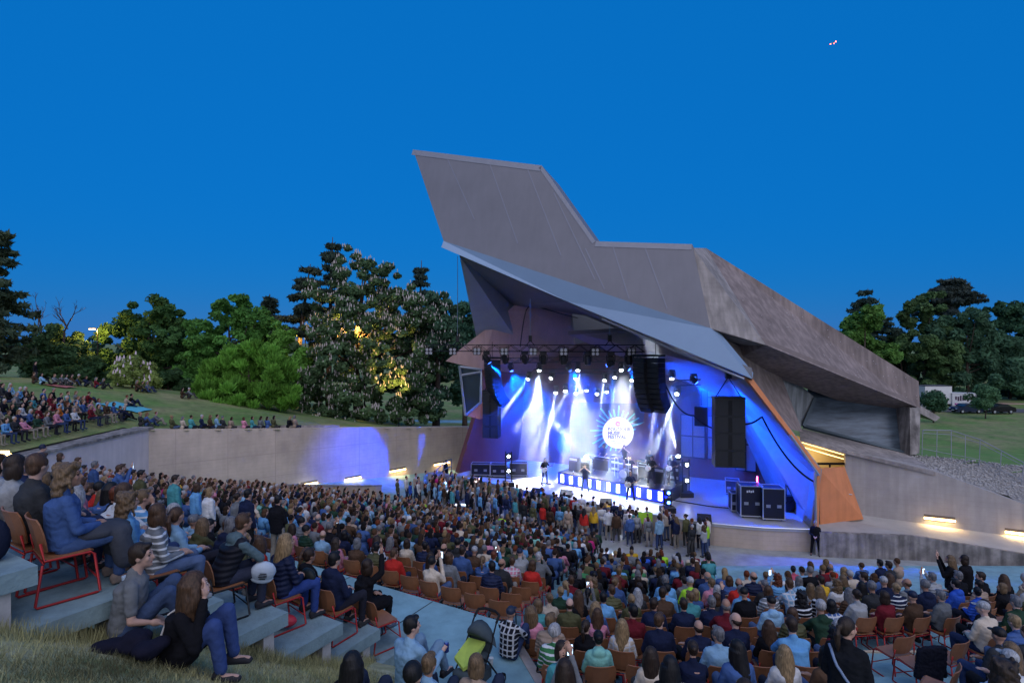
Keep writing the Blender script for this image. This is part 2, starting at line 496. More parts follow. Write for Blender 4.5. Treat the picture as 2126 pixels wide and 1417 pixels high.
# ---- right: ramp, ledge, lamp wall, gravel, lawn
o = MB().prism([(15.35, 28.0, 1.2), (19.9, 27.55, 1.17), (24.6, 26.4, 0.66), (33, 24.0, 0.3), (33, 26.4, 0.4), (26.3, 28.35, 0.8), (18.6, 31.3, 1.2), (16.2, 31.4, 1.2)], (0, 0, -1.9)).obj('ramp', mat('ramp_concrete', (0.40, 0.38, 0.36), 0.8, noise=0.15, scale=0.8, bump=0.1))
tag(o, kind='structure')
o = MB().prism([(15.45, 27.78, 1.23), (19.95, 27.33, 1.2), (24.65, 26.18, 0.69), (33, 23.8, 0.33), (33, 24.0, 0.33), (24.65, 26.4, 0.69), (19.95, 27.55, 1.2), (15.45, 28.0, 1.23)], (0, 0, -2)).obj('ledge_wall', CONC_STAIN)
tag(o, 'low weathered concrete ledge with dark rain streaks right of the stage', 'wall')
top = [Vector((18.75, 31.15, CZ-6.08)), Vector((22.6, 29.66, CZ-6.92)), Vector((26.1, 28.3, CZ-8.28)), Vector((33, 25.6, CZ-10.2))]
bot = [Vector((33, 25.6, 0)), Vector((18.75, 31.15, 0))]
o = MB().prism(top + bot, (0.17, 0.43, 0)).obj('ramp_wall', mat('ramp_wall_concrete', (0.40, 0.365, 0.345), 0.85, noise=0.15, scale=0.8, bump=0.15, streak=0.12, board=0.08))
tag(o, 'tall smooth concrete wall with two strip lights beside the ramp', 'wall')
def right_bank(x, y):
    # gravel crest along the ramp wall, lawn falling slowly to the back
    t = min(max((x - 18.75)/(26.1 - 18.75), -0.3), 2.2)
    yw = 31.15 - (x - 18.75)*0.389
    hw = np.interp(x, [15, 18.75, 22.6, 26.1, 33, 60], [6.0, 6.35, 6.98, 8.34, 10.0, 10.9])
    s = max(y - yw, 0)
    if s < 4.2: h = hw + (np.interp(x, [18, 26, 33, 60], [6.6, 6.9, 7.4, 8]) - hw)*(s/4.2)
    else:
        h0 = np.interp(x, [18, 26, 33, 60], [6.6, 6.9, 7.4, 8])
        h = h0 + (s - 4.2)*0.105
    return CZ - min(h, 11.3)
def rb_keep(x, y):
    return y > 31.15 - (x - 18.75)*0.389 + 0.4 and y > 29.5 - (x-22)*0.3 and x > 20.2 + max(0, (36 - y))*0.0
o = sheet('gravel_bank', right_bank, 19, 60, 14, 37, 83, 47, GRAVEL, lambda x, y: rb_keep(x, y) and y - (31.15 - (x - 18.75)*0.389) < 4.6)
tag(o, kind='structure')
o = sheet('lawn_bank', lambda x, y: right_bank(x, y) + 0.03, 19, 110, 20, 84, 92, 65, two_tone('grass_bright', (0.12, 0.25, 0.045), (0.18, 0.25, 0.07), 0.18, bscale=14), lambda x, y: y - (31.15 - (x - 18.75)*0.389) > 4.0 and x > 20.5)
tag(o, kind='structure')
tag(MB().prism([(55, 88.5, -0.30), (150, 81, -0.30), (150, 86, -0.30), (55, 93.5, -0.30)], (0, 0, 0.02)).obj('road', ASPHALT), kind='structure')
# loose pale stones on the gravel bank
sv = []; sf = []
for i in range(5200):
    x = random.uniform(21, 40); y0 = 31.15 - (x - 18.75)*0.389
    y = y0 + random.uniform(0.55, 4.4)
    if not rb_keep(x, y): continue
    r = random.uniform(0.03, 0.085)
    c = Vector((x, y, right_bank(x, y) + r*0.4))
    b = len(sv); rot = Matrix.Rotation(random.uniform(0, 6.28), 3, random.choice('XYZ'))
    for p in ((1,0,0),(-.9,.1,0),(0,1.2,.1),(.1,-1,0),(0,0,.8),(0,.1,-.8)):
        sv.append(tuple(c + rot @ (Vector(p)*r)))
    for f in ((0,2,4),(2,1,4),(1,3,4),(3,0,4),(2,0,5),(1,2,5),(3,1,5),(0,3,5)):
        sf.append(tuple(b + q for q in f))
o = link('gravel', np_mesh('gravel', sv, sf, 3), mat('pale_stone', (0.42, 0.40, 0.38), 0.9, noise=0.45, scale=5))
tag(o, 'pale broken stones covering the bank behind the ramp wall', 'gravel', kind='stuff')
# ------------------------------------------------------------------ the stage building
SZ = 1.2                                             # stage floor level
tower = empty('concert_stage_building', (8, 38, 0))
tag(tower, 'angular concrete and sheet-metal open-air stage with a soaring cantilevered roof', 'stage building')
TO = Vector((8, 38, 0))
def part(name, m, pts, off, parent=None, sm=False):
    mb = MB().prism([Vector(p) - TO for p in pts], off)
    return mb.obj(name, m, parent or tower, sm)
def plane3(a, b, c):
    n = (b - a).cross(c - a).normalized(); return n, n.dot(a)
def onplane(pl, u, v):
    d = W(u, v, 1.0) - Vector((0, 0, CZ)); n, k = pl
    t = (k - n.z*CZ) / n.dot(d)
    return Vector((0, 0, CZ)) + d*t
T6, T5, T1 = W(921, 500, 34), W(1475, 681, 27.5), W(858, 311, 36.0)
PA = plane3(T6, T5, T1)
T2, T3, T4 = onplane(PA, 1125, 344), onplane(PA, 1237, 501), onplane(PA, 1437, 507)
back = Vector((1.2, 2.2, -0.5))
front = part('roof_front', SHEET, [T1, T2, T3, T4, T5, T6], back)
# folded edge trims and sheet joints on the front plate
nA = PA[0] if PA[0].y < 0 else -PA[0]
def trim(name, a, b, w, m, parent, inward, proud=0.02):
    d = (b - a).normalized(); iv = (inward - d*inward.dot(d)).normalized()
    return MB().prism([a - TO + nA*0.003, b - TO + nA*0.003, b + iv*w - TO + nA*0.003, a + iv*w - TO + nA*0.003], nA*proud).obj(name, m, parent)
cen = (T1 + T2 + T3 + T6)/4
TRIM = mat('roof_trim_metal', (0.27, 0.27, 0.30), 0.5, 0.3, noise=0.08)
trim('edge_trim', T1, T2, 0.35, TRIM, front, cen - T1)
trim('edge_trim', T2, T3, 0.22, TRIM, front, cen - T2)
trim('edge_trim', T3, T4, 0.3, TRIM, front, T5 - T3)
SEAM = mat('roof_seam', (0.235, 0.235, 0.27), 0.5, 0.3)
for (ua, va, ub, vb) in ((928, 327, 985, 455), (1015, 335, 1075, 505), (1272, 510, 1306, 620), (1095, 350, 1165, 530), (1150, 400, 1235, 580), (1340, 516, 1385, 640), (1215, 515, 1255, 600)):
    a, b = onplane(PA, ua, va), onplane(PA, ub, vb)
    d = (b - a).normalized(); sd = nA.cross(d)*0.03
    MB().prism([a - sd - TO + nA*.003, b - sd - TO + nA*.003, b + sd - TO + nA*.003, a + sd - TO + nA*.003], nA*0.014).obj('seam', SEAM, front)
# bright soffit band under the front plate
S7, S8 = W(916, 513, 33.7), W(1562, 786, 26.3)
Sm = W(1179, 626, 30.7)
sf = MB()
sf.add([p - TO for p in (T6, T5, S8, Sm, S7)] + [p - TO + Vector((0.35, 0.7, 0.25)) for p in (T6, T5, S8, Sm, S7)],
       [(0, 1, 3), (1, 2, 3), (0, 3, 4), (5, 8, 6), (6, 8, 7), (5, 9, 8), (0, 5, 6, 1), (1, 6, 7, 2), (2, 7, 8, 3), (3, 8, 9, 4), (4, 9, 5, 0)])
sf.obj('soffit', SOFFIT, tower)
# thin track rail along the soffit's lower edge
MB().tube([W(1250, 662, 30.0) - TO, W(1400, 727, 28.4) - TO, W(1545, 786, 26.6) - TO], 0.06, 6).obj('soffit_rail', STEEL, tower)
# ceiling under the roof
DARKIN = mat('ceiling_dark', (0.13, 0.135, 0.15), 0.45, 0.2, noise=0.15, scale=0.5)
GREY_IN = mat('rear_wall_grey', (0.33, 0.35, 0.37), 0.7, noise=0.15, scale=0.4)
c1, c2, c3 = W(1064, 634, 43.0), W(1215, 655, 45.5), W(1560, 800, 38.0)
cl = MB()
P = [p - TO for p in (W(954, 531, 34.2), Sm, S8, c3, c2, c1)]
up = Vector((0.1, 0.3, 0.5))
cl.add(P + [p + up for p in P], [(0, 1, 5), (1, 4, 5), (1, 3, 4), (1, 2, 3), (6, 11, 7), (7, 11, 10), (7, 10, 9), (7, 9, 8)] + [(i, i+6, (i+1) % 6+6, (i+1) % 6) for i in range(6)])
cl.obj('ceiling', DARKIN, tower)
part('rear_wall', GREY_IN, [W(954, 531, 34.9), W(1066, 634, 43.2), W(1110, 760, 47.0), W(1003, 768, 46)], (0.3, 0.6, 0))
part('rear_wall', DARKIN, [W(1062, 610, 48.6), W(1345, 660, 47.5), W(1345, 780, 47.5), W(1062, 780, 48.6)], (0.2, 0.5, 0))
# inner shell: salmon-painted folded walls
FLL, FLR = Vector((-4.3, 40.3, SZ)), Vector((15.35, 28.5, SZ))
BKL, BKR = Vector((0.6, 45.2, SZ)), Vector((17.0, 37.2, SZ))
tip = W(925, 749, 41.2)
upL = [tip, W(985, 701, 41.4), W(1027, 669, 41.8), W(1080, 623, 42.3), W(1180, 626, 44.0), W(1190, 720, 46.0), W(1092, 778, 46.0), W(1000, 767, 41.4)]
shell = part('shell_wall', mat('shell_upper_hazed_paint', (0.56, 0.36, 0.32), 0.65, noise=0.15, scale=0.6, streak=0.1), upL, (0.25, 0.5, 0.1))  # haze and light on the upper shell put into a paler salmon
loL = [W(986, 870, 41.0), Vector((-3.9, 40.4, SZ)), BKL, W(1092, 776, 45.6), W(1000, 767, 41.2)]
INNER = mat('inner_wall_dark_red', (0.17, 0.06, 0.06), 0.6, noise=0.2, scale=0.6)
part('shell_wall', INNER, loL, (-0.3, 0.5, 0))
# glazed box window at the left edge of the shell
GLASS = mat('dark_glass', (0.05, 0.07, 0.08), 0.08, 0.0, spec=0.8)
wnd = part('side_window', GLASS, [W(956, 763, 41.25), W(998, 768, 40.9), W(997, 833, 40.9), W(967, 858, 41.2)], (0.05, 0.3, 0))
FRAME = mat('window_frame_metal', (0.45, 0.47, 0.5), 0.4, 0.6)
for a, b in (((954, 759), (966, 862)), ((966, 862), (999, 834)), ((954, 761), (1000, 767)), ((956, 779), (998, 772)), ((998, 768), (998, 834))):
    MB().tube([W(*a, 41.0) - TO, W(*b, 40.85) - TO], 0.09, 4).obj('frame', FRAME, wnd)
part('shell_wall', ORANGE, [W(966, 862, 41.1), W(998, 834, 40.9), W(996, 870, 41.0)], (0.2, 0.5, 0))
# back wall of the stage
tb = 11.3
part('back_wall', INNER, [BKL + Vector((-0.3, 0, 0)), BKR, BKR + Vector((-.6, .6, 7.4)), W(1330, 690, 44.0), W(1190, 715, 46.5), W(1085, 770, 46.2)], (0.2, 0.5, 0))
# slanted ceiling panels above the back of the stage
part('ceiling_panel', mat('ceiling_panel_mauve', (0.34, 0.24, 0.24), 0.6, noise=0.1), [W(1180, 695, 42), W(1360, 685, 38), W(1560, 790, 33), W(1545, 840, 36.5), W(1300, 745, 43)], (0, 0.3, 0.3))
# right inner wall
rimM, rimT = W(1697, 976, 28.45), W(1547, 782, 27.6)
part('side_wall', mat('side_wall_pale', (0.30, 0.29, 0.30), 0.6, noise=0.2, scale=0.8), [FLR, rimM, rimT, W(1500, 800, 36.5), BKR + Vector((0.1, 0.1, 0))], (0.35, 0.2, 0))
# windows in the back wall, right part
wx = (BKR - BKL).normalized(); wn_ = Vector((-wx.y, wx.x, 0)); wn_ = wn_ if wn_.y < 0 else -wn_
PANE = mat('pale_window_pane', (0.26, 0.26, 0.28), 0.25, spec=0.6)
for (ta, tb_, za, zb) in ((0.70, 0.79, 2.6, 5.6), (0.80, 0.89, 2.6, 5.6), (0.90, 0.97, 2.0, 5.6), (0.80, 0.88, 6.2, 7.6)):
    a, b = BKL.lerp(BKR, ta), BKL.lerp(BKR, tb_)
    wdw = part('window', PANE, [Vector((a.x, a.y, za)) + wn_*0.02, Vector((b.x, b.y, za)) + wn_*0.02, Vector((b.x, b.y, zb)) + wn_*0.02, Vector((a.x, a.y, zb)) + wn_*0.02], wn_*0.06)
    fr = MB()
    for p, r in (((a.x, a.y, za), (b.x, b.y, za)), ((a.x, a.y, zb), (b.x, b.y, zb)), ((a.x, a.y, za), (a.x, a.y, zb)), ((b.x, b.y, za), (b.x, b.y, zb)), ((a.x, a.y, (za+zb)/2), (b.x, b.y, (za+zb)/2)), (((a.x+b.x)/2, (a.y+b.y)/2, za), ((a.x+b.x)/2, (a.y+b.y)/2, zb))):
        fr.tube([Vector(p) + wn_*0.08 - TO, Vector(r) + wn_*0.08 - TO], 0.04, 4)
    fr.obj('frame', BLACK, wdw)
# orange rim and orange flank
rim = MB()
for a, b in ((rimT, rimM), (rimM, Vector((15.55, 28.35, SZ)))):
    d = (b - a)
    rim.prism([a - TO, b - TO, b - TO + Vector((0.20, 0.10, 0.04)), a - TO + Vector((0.24, 0.12, 0.16))], (0.0, 0.35, 0))
rim.obj('orange_rim', ORANGE, tower)
MB().tube([W(1640, 902, 28.2) - TO, W(1700, 986, 28.2) - TO], 0.07, 6).obj('edge_pipe', STEEL, tower)
MB().tube([W(1692, 978, 28.2) - TO, Vector((15.45, 28.15, SZ)) - TO], 0.06, 6).obj('edge_pipe', STEEL, tower)
door = part('orange_door', ORANGE, [W(1701, 973, 29.0), W(1754, 970, 30.2), W(1793, 1077, 30.1), W(1703, 1088, 29.1)], (0.12, 0.25, 0))
MB().tube([W(1761, 1016, 30.0) - TO, W(1761, 1078, 29.95) - TO], 0.02, 4).obj('door_joint', mat('dark_joint', (0.12, 0.04, 0.02), 0.8), door)
MB().tube([W(1762, 1025, 29.9) - TO, W(1769, 1026, 29.9) - TO], 0.03, 5).obj('handle', STEEL, door)
# pale concrete facet and the long weathered beam
Tc = onplane(PA, 1438, 514)
C2, C3 = W(1466, 515, 31.2), W(1590, 716, 27.9)
part('concrete_facet', CONC, [Tc + Vector((0, .05, 0)), C2, C3, T5 + Vector((.02, .05, 0))], (0.6, 2.0, -0.3))
D2, D3 = W(1907, 791, 34.2), W(1910, 847, 34.0)
bm_ = MB()
V = [C2, D2, D3, C3]
off = Vector((-0.4, 3.2, -0.9))
bm_.prism([p + Vector((0.004, 0, 0)) - TO for p in V], off)
beam = bm_.obj('concrete_beam', CONC_DARK, tower)
# board-joint shadow lines and form-tie dots on the beam
PD = plane3(C2, D2, C3)
nD = PD[0] if PD[0].y < 0 else -PD[0]
tie = MB()
for i in range(46):
    a, b = random.random(), random.uniform(0.12, 0.9)
    p = (C2.lerp(D2, a)).lerp(C3.lerp(D3, a), b)
    if (p.x*7) % 1 < 2:
        tie.ball(p - TO + nD*0.012, 0.022, 5, 4)
tag(tie.obj('form_ties', mat('form_tie_plug', (0.55, 0.5, 0.5), 0.8), beam), kind='stuff')
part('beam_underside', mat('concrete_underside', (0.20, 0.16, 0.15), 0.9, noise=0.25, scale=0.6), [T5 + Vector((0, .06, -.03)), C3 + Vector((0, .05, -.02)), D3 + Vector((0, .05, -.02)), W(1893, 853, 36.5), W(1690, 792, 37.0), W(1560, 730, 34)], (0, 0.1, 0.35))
# raking strut behind the orange rim
part('concrete_strut', CONC_DARK, [W(1480, 690, 28.2), W(1613, 757, 33), W(1645, 884, 33), W(1667, 897, 31), W(1640, 890, 29.7), W(1556, 783, 30.0)], (0.2, 1.2, 0.1))
part('concrete_strut', mat('concrete_lit_bluish', (0.34, 0.36, 0.37), 0.8, noise=0.2, scale=0.8, streak=0.35), [W(1613, 757, 33.0), W(1693, 826, 35.5), W(1668, 884, 35.0), W(1638, 884, 32.9)], (0.2, 1.2, 0))  # bluish light on this strut face put into a paler concrete colour
# big raking glass front and its pier
PG = plane3(W(1892, 852, 34.8), W(1890, 943, 33.8), W(1668, 884, 34.8))
GLZ = mat('streaky_reflection_glass', (0.085, 0.115, 0.145), 0.28, 0.25, noise=0.6, scale=2.2, spec=0.6)  # streaky reflections painted into the glass colour as stretched noise
_n = GLZ.node_tree.nodes; _tn = [n for n in _n if n.type == 'TEX_NOISE'][0]; _mp = _n.new('ShaderNodeMapping'); _mp.inputs['Rotation'].default_value = (0, R(55), 0); _mp.inputs['Scale'].default_value = (.35, 1, 2.2)
_l = _tn.inputs['Vector'].links[0].from_socket; GLZ.node_tree.links.new(_l, _mp.inputs[0]); GLZ.node_tree.links.new(_mp.outputs[0], _tn.inputs['Vector'])
gl = part('glazed_front', GLZ, [onplane(PG, 1680, 788), W(1892, 852, 34.8), W(1890, 943, 33.8), W(1668, 884, 34.8)], (0.1, 0.25, 0))
for a, b, da, db in (((1692, 826), (1668, 884), 35.3, 34.6), ((1668, 884), (1890, 943), 34.6, 33.6), ((1888, 852), (1887, 943), 34.6, 33.6)):
    MB().tube([W(*a, da) - TO, W(*b, db) - TO], 0.13, 4).obj('frame', mat('window_frame_blue', (0.10, 0.13, 0.15), 0.5, 0.4), gl)
part('pier', CONC_STAIN, [W(1889, 846, 33.6), W(1911, 846, 33.6), W(1909, 941, 33.0), W(1890, 944, 33.0)], (0.1, 1.6, 0))
part('beam_tail', CONC, [W(1911, 842, 34.1), W(1953, 866, 34.3), W(1942, 874, 34.3), W(1911, 858, 34.0)], (0.3, 1.6, 0))
# sloping plinth under the glass, soffit of the lit room
part('plinth', CONC, [W(1660, 888, 34.4), W(1892, 944, 33.4), W(1942, 980, 29.6), W(1754, 934, 30.9), W(1661, 908, 31.0)], (0, 0, -0.18))
# lit foyer behind the orange flank
CREAM = mat('foyer_plaster', (0.75, 0.62, 0.36), 0.8)
part('foyer_wall', CREAM, [W(1640, 900, 33.6), W(1770, 937, 34.2), W(1770, 1060, 34.2), W(1640, 1060, 33.6)], (0, 0.2, 0))
part('foyer_wall', CREAM, [W(1757, 940, 31.2), W(1757, 1062, 31.2), W(1772, 1062, 34.2), W(1772, 940, 34.2)], (0.2, 0, 0))
for i in range(2):
    MB().tube([W(1665, 918 + i*9, 32.2 + .3*i) - TO, W(1754, 944 + i*9, 32.4 + .3*i) - TO], 0.025, 4).obj('ceiling_lamp', mat('warm_tube', (1, .8, .5), emit=(1.0, .72, .30), estr=2.2), tower)
MB().tube([W(1697, 962, 31.6) - TO, W(1754, 962, 31.4) - TO], 0.07, 4).obj('transom', BLACK, tower)
MB().tube([W(1723, 962, 31.5) - TO, W(1723, 985, 31.5) - TO], 0.06, 4).obj('transom', BLACK, tower)
ld = bpy.data.lights.new('foyer_light', 'POINT'); ld.energy = 42; ld.color = (1.0, 0.70, 0.32); ld.shadow_soft_size = 0.6
lo = bpy.data.objects.new('foyer_light', ld); COL.objects.link(lo); lo.location = W(1715, 945, 32.6); 
# ---- stage floor and front
SF = [Vector((-4.4, 39.95, SZ)), Vector((0, 36.6, SZ)), Vector((4.6, 33.1, SZ)), Vector((8.7, 30.35, SZ)), Vector((10.7, 29.3, SZ)), Vector((13, 28.65, SZ)), Vector((15.35, 28.4, SZ))]
part('stage_floor', STAGEFLOOR, SF + [Vector((17.0, 37.2, SZ)), Vector((0.6, 45.2, SZ))], (0, 0, -0.18))
st = MB(); FW = []
part('stage_front', CONC_WALL, [p + Vector((.0, .06, -0.184)) for p in SF] + [p + Vector((0.5, .8, -0.184)) for p in SF[::-1]], (0, 0, -1.1))
ln = MB(); ln.tube([p - TO + Vector((0, -.03, -.02)) for p in SF], 0.03, 4); ln.obj('stage_edge_strip', ALU, tower)
# little steps and blue handrail on the left of the stage
part('stage_stair', CONC, [Vector((-5.0, 39.2, SZ-.02)), Vector((-4.45, 40.0, SZ-.02)), Vector((-5.4, 41.2, SZ-.02)), Vector((-6.2, 40.6, SZ-.02))], (0, 0, -1.2))
part('stage_stair', CONC, [Vector((-5.5, 38.7, SZ-.5)), Vector((-5.02, 39.2, SZ-.5)), Vector((-6.22, 40.6, SZ-.5)), Vector((-6.7, 40.1, SZ-.5))], (0, 0, -.7))
hr = MB()
for dz in (0.55, 1.05): hr.tube([Vector((-5.3, 38.9, SZ-.5+dz)) - TO, Vector((-4.9, 39.4, SZ+dz-.1)) - TO, Vector((-4.4, 40.3, SZ+dz)) - TO], 0.035, 6)
for p, z0 in (((-5.3, 38.9), SZ-.5), ((-4.9, 39.4), SZ-.1), ((-4.4, 40.3), SZ)): hr.tube([Vector((*p, z0)) - TO, Vector((*p, z0+1.05)) - TO], 0.035, 6)
hr.obj('stair_rail', mat('blue_rail', (0.10, 0.16, 0.30), 0.5, 0.3), tower)
# ------------------------------------------------------------------ trees and shrubs
BARK = mat('bark', (0.07, 0.05, 0.04), 0.95, noise=0.4, scale=4, bump=0.5, bscale=12)
FOL = 2.5
def leaf_mat(name, col, var=0.5, warm=None):
    if name in MATS: return MATS[name]
    m = bpy.data.materials.new(name); m.use_nodes = True
    nt = m.node_tree; N = nt.nodes; L = nt.links
    b = N['Principled BSDF']; b.inputs['Roughness'].default_value = 0.75; b.inputs['Specular IOR Level'].default_value = 0.15; col = tuple(min(c*FOL, .4) for c in col)
    at = N.new('ShaderNodeAttribute'); at.attribute_name = 'rnd'
    mr = N.new('ShaderNodeMapRange'); mr.inputs[3].default_value = 1 - var; mr.inputs[4].default_value = 1 + var
    L.new(at.outputs['Fac'], mr.inputs[0])
    mx = N.new('ShaderNodeMix'); mx.data_type = 'RGBA'; mx.blend_type = 'MULTIPLY'; mx.inputs[0].default_value = 1
    mx.inputs[6].default_value = (*col, 1); L.new(mr.outputs[0], mx.inputs[7])
    L.new(mx.outputs[2], b.inputs['Base Color'])
    tr = N.new('ShaderNodeBsdfTranslucent'); L.new(mx.outputs[2], tr.inputs[0])
    ms = N.new('ShaderNodeMixShader'); ms.inputs[0].default_value = 0.3
    L.new(b.outputs[0], ms.inputs[1]); L.new(tr.outputs[0], ms.inputs[2])
    L.new(ms.outputs[0], N['Material Output'].inputs[0])
    MATS[name] = m
    return m

def leaf_cloud(name, centres, radii, per, size, m, parent, droop=0.0, flat=0.75, elong=1.0, seed=0, spiky=None):
    """leaf-sized quads spread through the outer part of many small clumps"""
    rg = np.random.default_rng(seed)
    C = np.repeat(np.asarray(centres, float), per, axis=0); Rr = np.repeat(np.asarray(radii, float), per)
    n = len(C)
    d = rg.normal(size=(n, 3)); d /= np.linalg.norm(d, axis=1)[:, None]
    rad = Rr * (0.45 + 0.6*rg.random(n)**0.6)
    d2 = d.copy(); d2[:, 2] *= flat
    P = C + d2*rad[:, None]
    P[:, 2] -= droop*rad*rg.random(n)
    nrm = d + rg.normal(size=(n, 3))*0.7; nrm[:, 2] += 0.35
    nrm /= np.linalg.norm(nrm, axis=1)[:, None]
    a = np.cross(nrm, rg.normal(size=(n, 3))); 
    if spiky is not None:
        a = np.tile(np.asarray(spiky, float), (n, 1)) + d*0.8 + rg.normal(size=(n, 3))*0.25
    a /= np.linalg.norm(a, axis=1)[:, None]
    b = np.cross(nrm, a); b /= np.linalg.norm(b, axis=1)[:, None] + 1e-9
    s = size*(0.6 + 0.8*rg.random(n))
    sa, sb = (s*elong)[:, None]*a, (s/ max(elong, 1)**0.5)[:, None]*b*0.6
    bend = nrm*(s*0.18)[:, None]
    V = np.stack([P - sa, P + sb - bend*0.3, P + sa - bend, P - sb - bend*0.3], axis=1).reshape(-1, 3)
    F = np.arange(4*n).reshape(n, 4)
    me = np_mesh(name, V, F, 4)
    at = me.attributes.new('rnd', 'FLOAT', 'FACE')
    cl = np.repeat(rg.random(len(centres)), per)
    at.data.foreach_set('value', np.clip(0.5*cl + 0.5*rg.random(n), 0, 1).astype(np.float32))
    return link(name, me, m, parent)

def crown_clumps(cx, cy, z0, z1, rx, ry, n, rg, shape='round'):
    cs, rs = [], []
    for i in range(n):
        t = rg.random()**0.8
        zz = z0 + (z1 - z0)*t
        if shape == 'round': prof = math.sqrt(max(0.05, 1 - (2*t - 0.85)**2/1.35))
        elif shape == 'cone': prof = max(0.08, 1 - t)**0.85
        elif shape == 'dome': prof = math.sqrt(max(0.04, 1 - t*t))
        else: prof = 1
        a = rg.uniform(0, 2*math.pi); k = math.sqrt(rg.uniform(0.25, 1))
        k *= 0.85 + 0.3*math.sin(a*3 + z0)
        cs.append((cx + rx*prof*k*math.cos(a), cy + ry*prof*k*math.sin(a), zz))
        rs.append(rg.uniform(0.10, 0.2)*min(rx, (z1 - z0)*0.6) + 0.25)
    return cs, rs

def tree(name, label, cat, u, d, half_w, v_top, v_bot, v_base, col, n=60, per=110, size=0.32, shape='round', seed=1, group=None, var=0.5, m=None, trunk_r=0.3, limbs=7, lobes=None, csize=1.55, **kw):
    """tree whose crown spans pixels (u +- half_w, v_top..v_bot) at depth d, trunk foot at v_base"""
    rg = np.random.default_rng(seed)
    base = W(u, v_base, d); zt = W(u, v_top, d).z; zb = W(u, v_bot, d).z; rx = half_w*1.16*d/FPX
    root = empty(name, base); tag(root, label, cat, group)
    if lobes is None and shape == 'round':
        lobes = []
        for i in range(9):
            t = (i + .5)/9; a = rg.uniform(0, 6.28); k = rg.uniform(.25, .62)*math.sin(math.pi*min(.12 + .8*t, 1))
            rl = rg.uniform(.30, .46)
            lobes.append((u + half_w*1.1*k*math.cos(a)*1.25, v_bot + (v_top - v_bot)*(.10 + .78*t), half_w*rl, (v_bot - v_top)*rl*.42, rx*k*math.sin(a)))
        lobes.append((u + half_w*rg.uniform(-.25, .25), v_top + (v_bot - v_top)*.10, half_w*.30, (v_bot - v_top)*.10, 0))
    if lobes:
        cs, rs = [], []; ar = np.array([l[2]*l[3] for l in lobes]); ar = ar/ar.sum()
        for i in range(int(n*1.5)):
            l = lobes[int(rg.choice(len(lobes), p=ar))]; dy = l[4] if len(l) > 4 else 0
            dd = rg.normal(size=3); dd /= np.linalg.norm(dd); kk = rg.uniform(.55, 1.0)
            c = W(l[0] + l[2]*dd[0]*kk, l[1] + l[3]*dd[2]*kk, d) - base; c.y += dy + l[2]*d/FPX*dd[1]*kk
            cs.append(tuple(c)); rs.append(rg.uniform(.30, .55)*(d/60)**.6*csize)
    else: cs, rs = crown_clumps(0, 0, zb - base.z, zt - base.z - 0.12*rx, rx*0.86, rx*0.8, n, rg, shape)
    tr = MB()
    top = Vector((rg.uniform(-.1, .1)*rx, 0, (zt - base.z)*0.8))
    mid = Vector((rg.uniform(-.08, .08)*rx, rg.uniform(-.08, .08)*rx, (zt - base.z)*0.4))
    tr.tube([(0, 0, -0.6), (0, 0, 0.2), mid*0.5, mid, top], [trunk_r*1.5, trunk_r*1.1, trunk_r*0.9, trunk_r*0.7, trunk_r*0.15], 8)
    for i in range(limbs):
        c = Vector(cs[int(rg.integers(0, len(cs)))]); s = mid.lerp(top, rg.uniform(-0.4, 0.7)) 
        s.z = min(s.z, c.z*0.9)
        tr.tube([s, s.lerp(c, 0.5) + Vector((0, 0, -0.05*rx)), c], [trunk_r*0.4, trunk_r*0.25, trunk_r*0.08], 5)
    tr.obj('trunk', BARK, root, True)
    leaf_cloud('crown', cs, rs, per, size, m or leaf_mat('leaf_' + name + str(seed), col, var), root, seed=seed, **kw)
    return root, cs, rs

def conifer(name, label, u, d, half_w, v_top, v_base, col, seed=1, layers=14, lean=0.0, ragged=0.35, size=0.3, per=60, group=None, v_low=None, flat_top=False):
    rg = np.random.default_rng(seed)
    base = W(u, v_base, d); H = W(u, v_top, d).z - base.z; rx = half_w*d/FPX
    low = 0.18 if v_low is None else max((W(u, v_low, d).z - base.z)/H, 0.05)
    root = empty(name, base); tag(root, label, 'tree', group)
    tr = MB()
    def axis(t): return Vector((lean*rx*t**1.5*2, 0, H*t))
    tr.tube([axis(t) - Vector((0, 0, 0.6 if t == 0 else 0)) for t in (0, .25, .5, .75, 1)], [0.42, 0.34, 0.26, 0.16, 0.04], 7)
    cs, rs = [], []
    for i in range(layers):
        t = low + (0.98 - low)*(i + rg.random()*0.8)/layers
        prof = (1 - (t - low)/(1 - low))**0.8 + 0.1 if not flat_top else (0.5 + 0.5*math.sin((t - low)/(1 - low)*3.0)**0.6 if t < .97 else .4)
        nb = rg.integers(4, 7)
        for j in range(nb):
            a = rg.uniform(0, 2*math.pi); L_ = rx*prof*rg.uniform(1 - ragged, 1.05)
            p0 = axis(t); dr = Vector((math.cos(a), math.sin(a), 0))
            tip_ = p0 + dr*L_ + Vector((0, 0, -0.12*L_ + 0.05*L_*rg.normal()))
            tr.tube([p0, p0.lerp(tip_, .5) + Vector((0, 0, .06*L_)), tip_], [0.09, 0.06, 0.02], 4, False)
            m_ = max(2, int(L_/0.75))
            for k in range(m_):
                f = (k + 0.9)/m_
                c = p0.lerp(tip_, f)
                cs.append(tuple(c + Vector((rg.normal()*.1, rg.normal()*.1, rg.normal()*.08)))); rs.append(0.35 + 0.22*rx*0.3*rg.random() + 0.12*(1-f)*rx*0.3)
    tr.obj('trunk', BARK, root, True)
    leaf_cloud('crown', cs, rs, per, size, leaf_mat('needle_' + str(seed), col, 0.5), root, flat=0.42, elong=1.5, seed=seed, droop=0.3)
    return root

tg = 'trees of the park behind the seating'
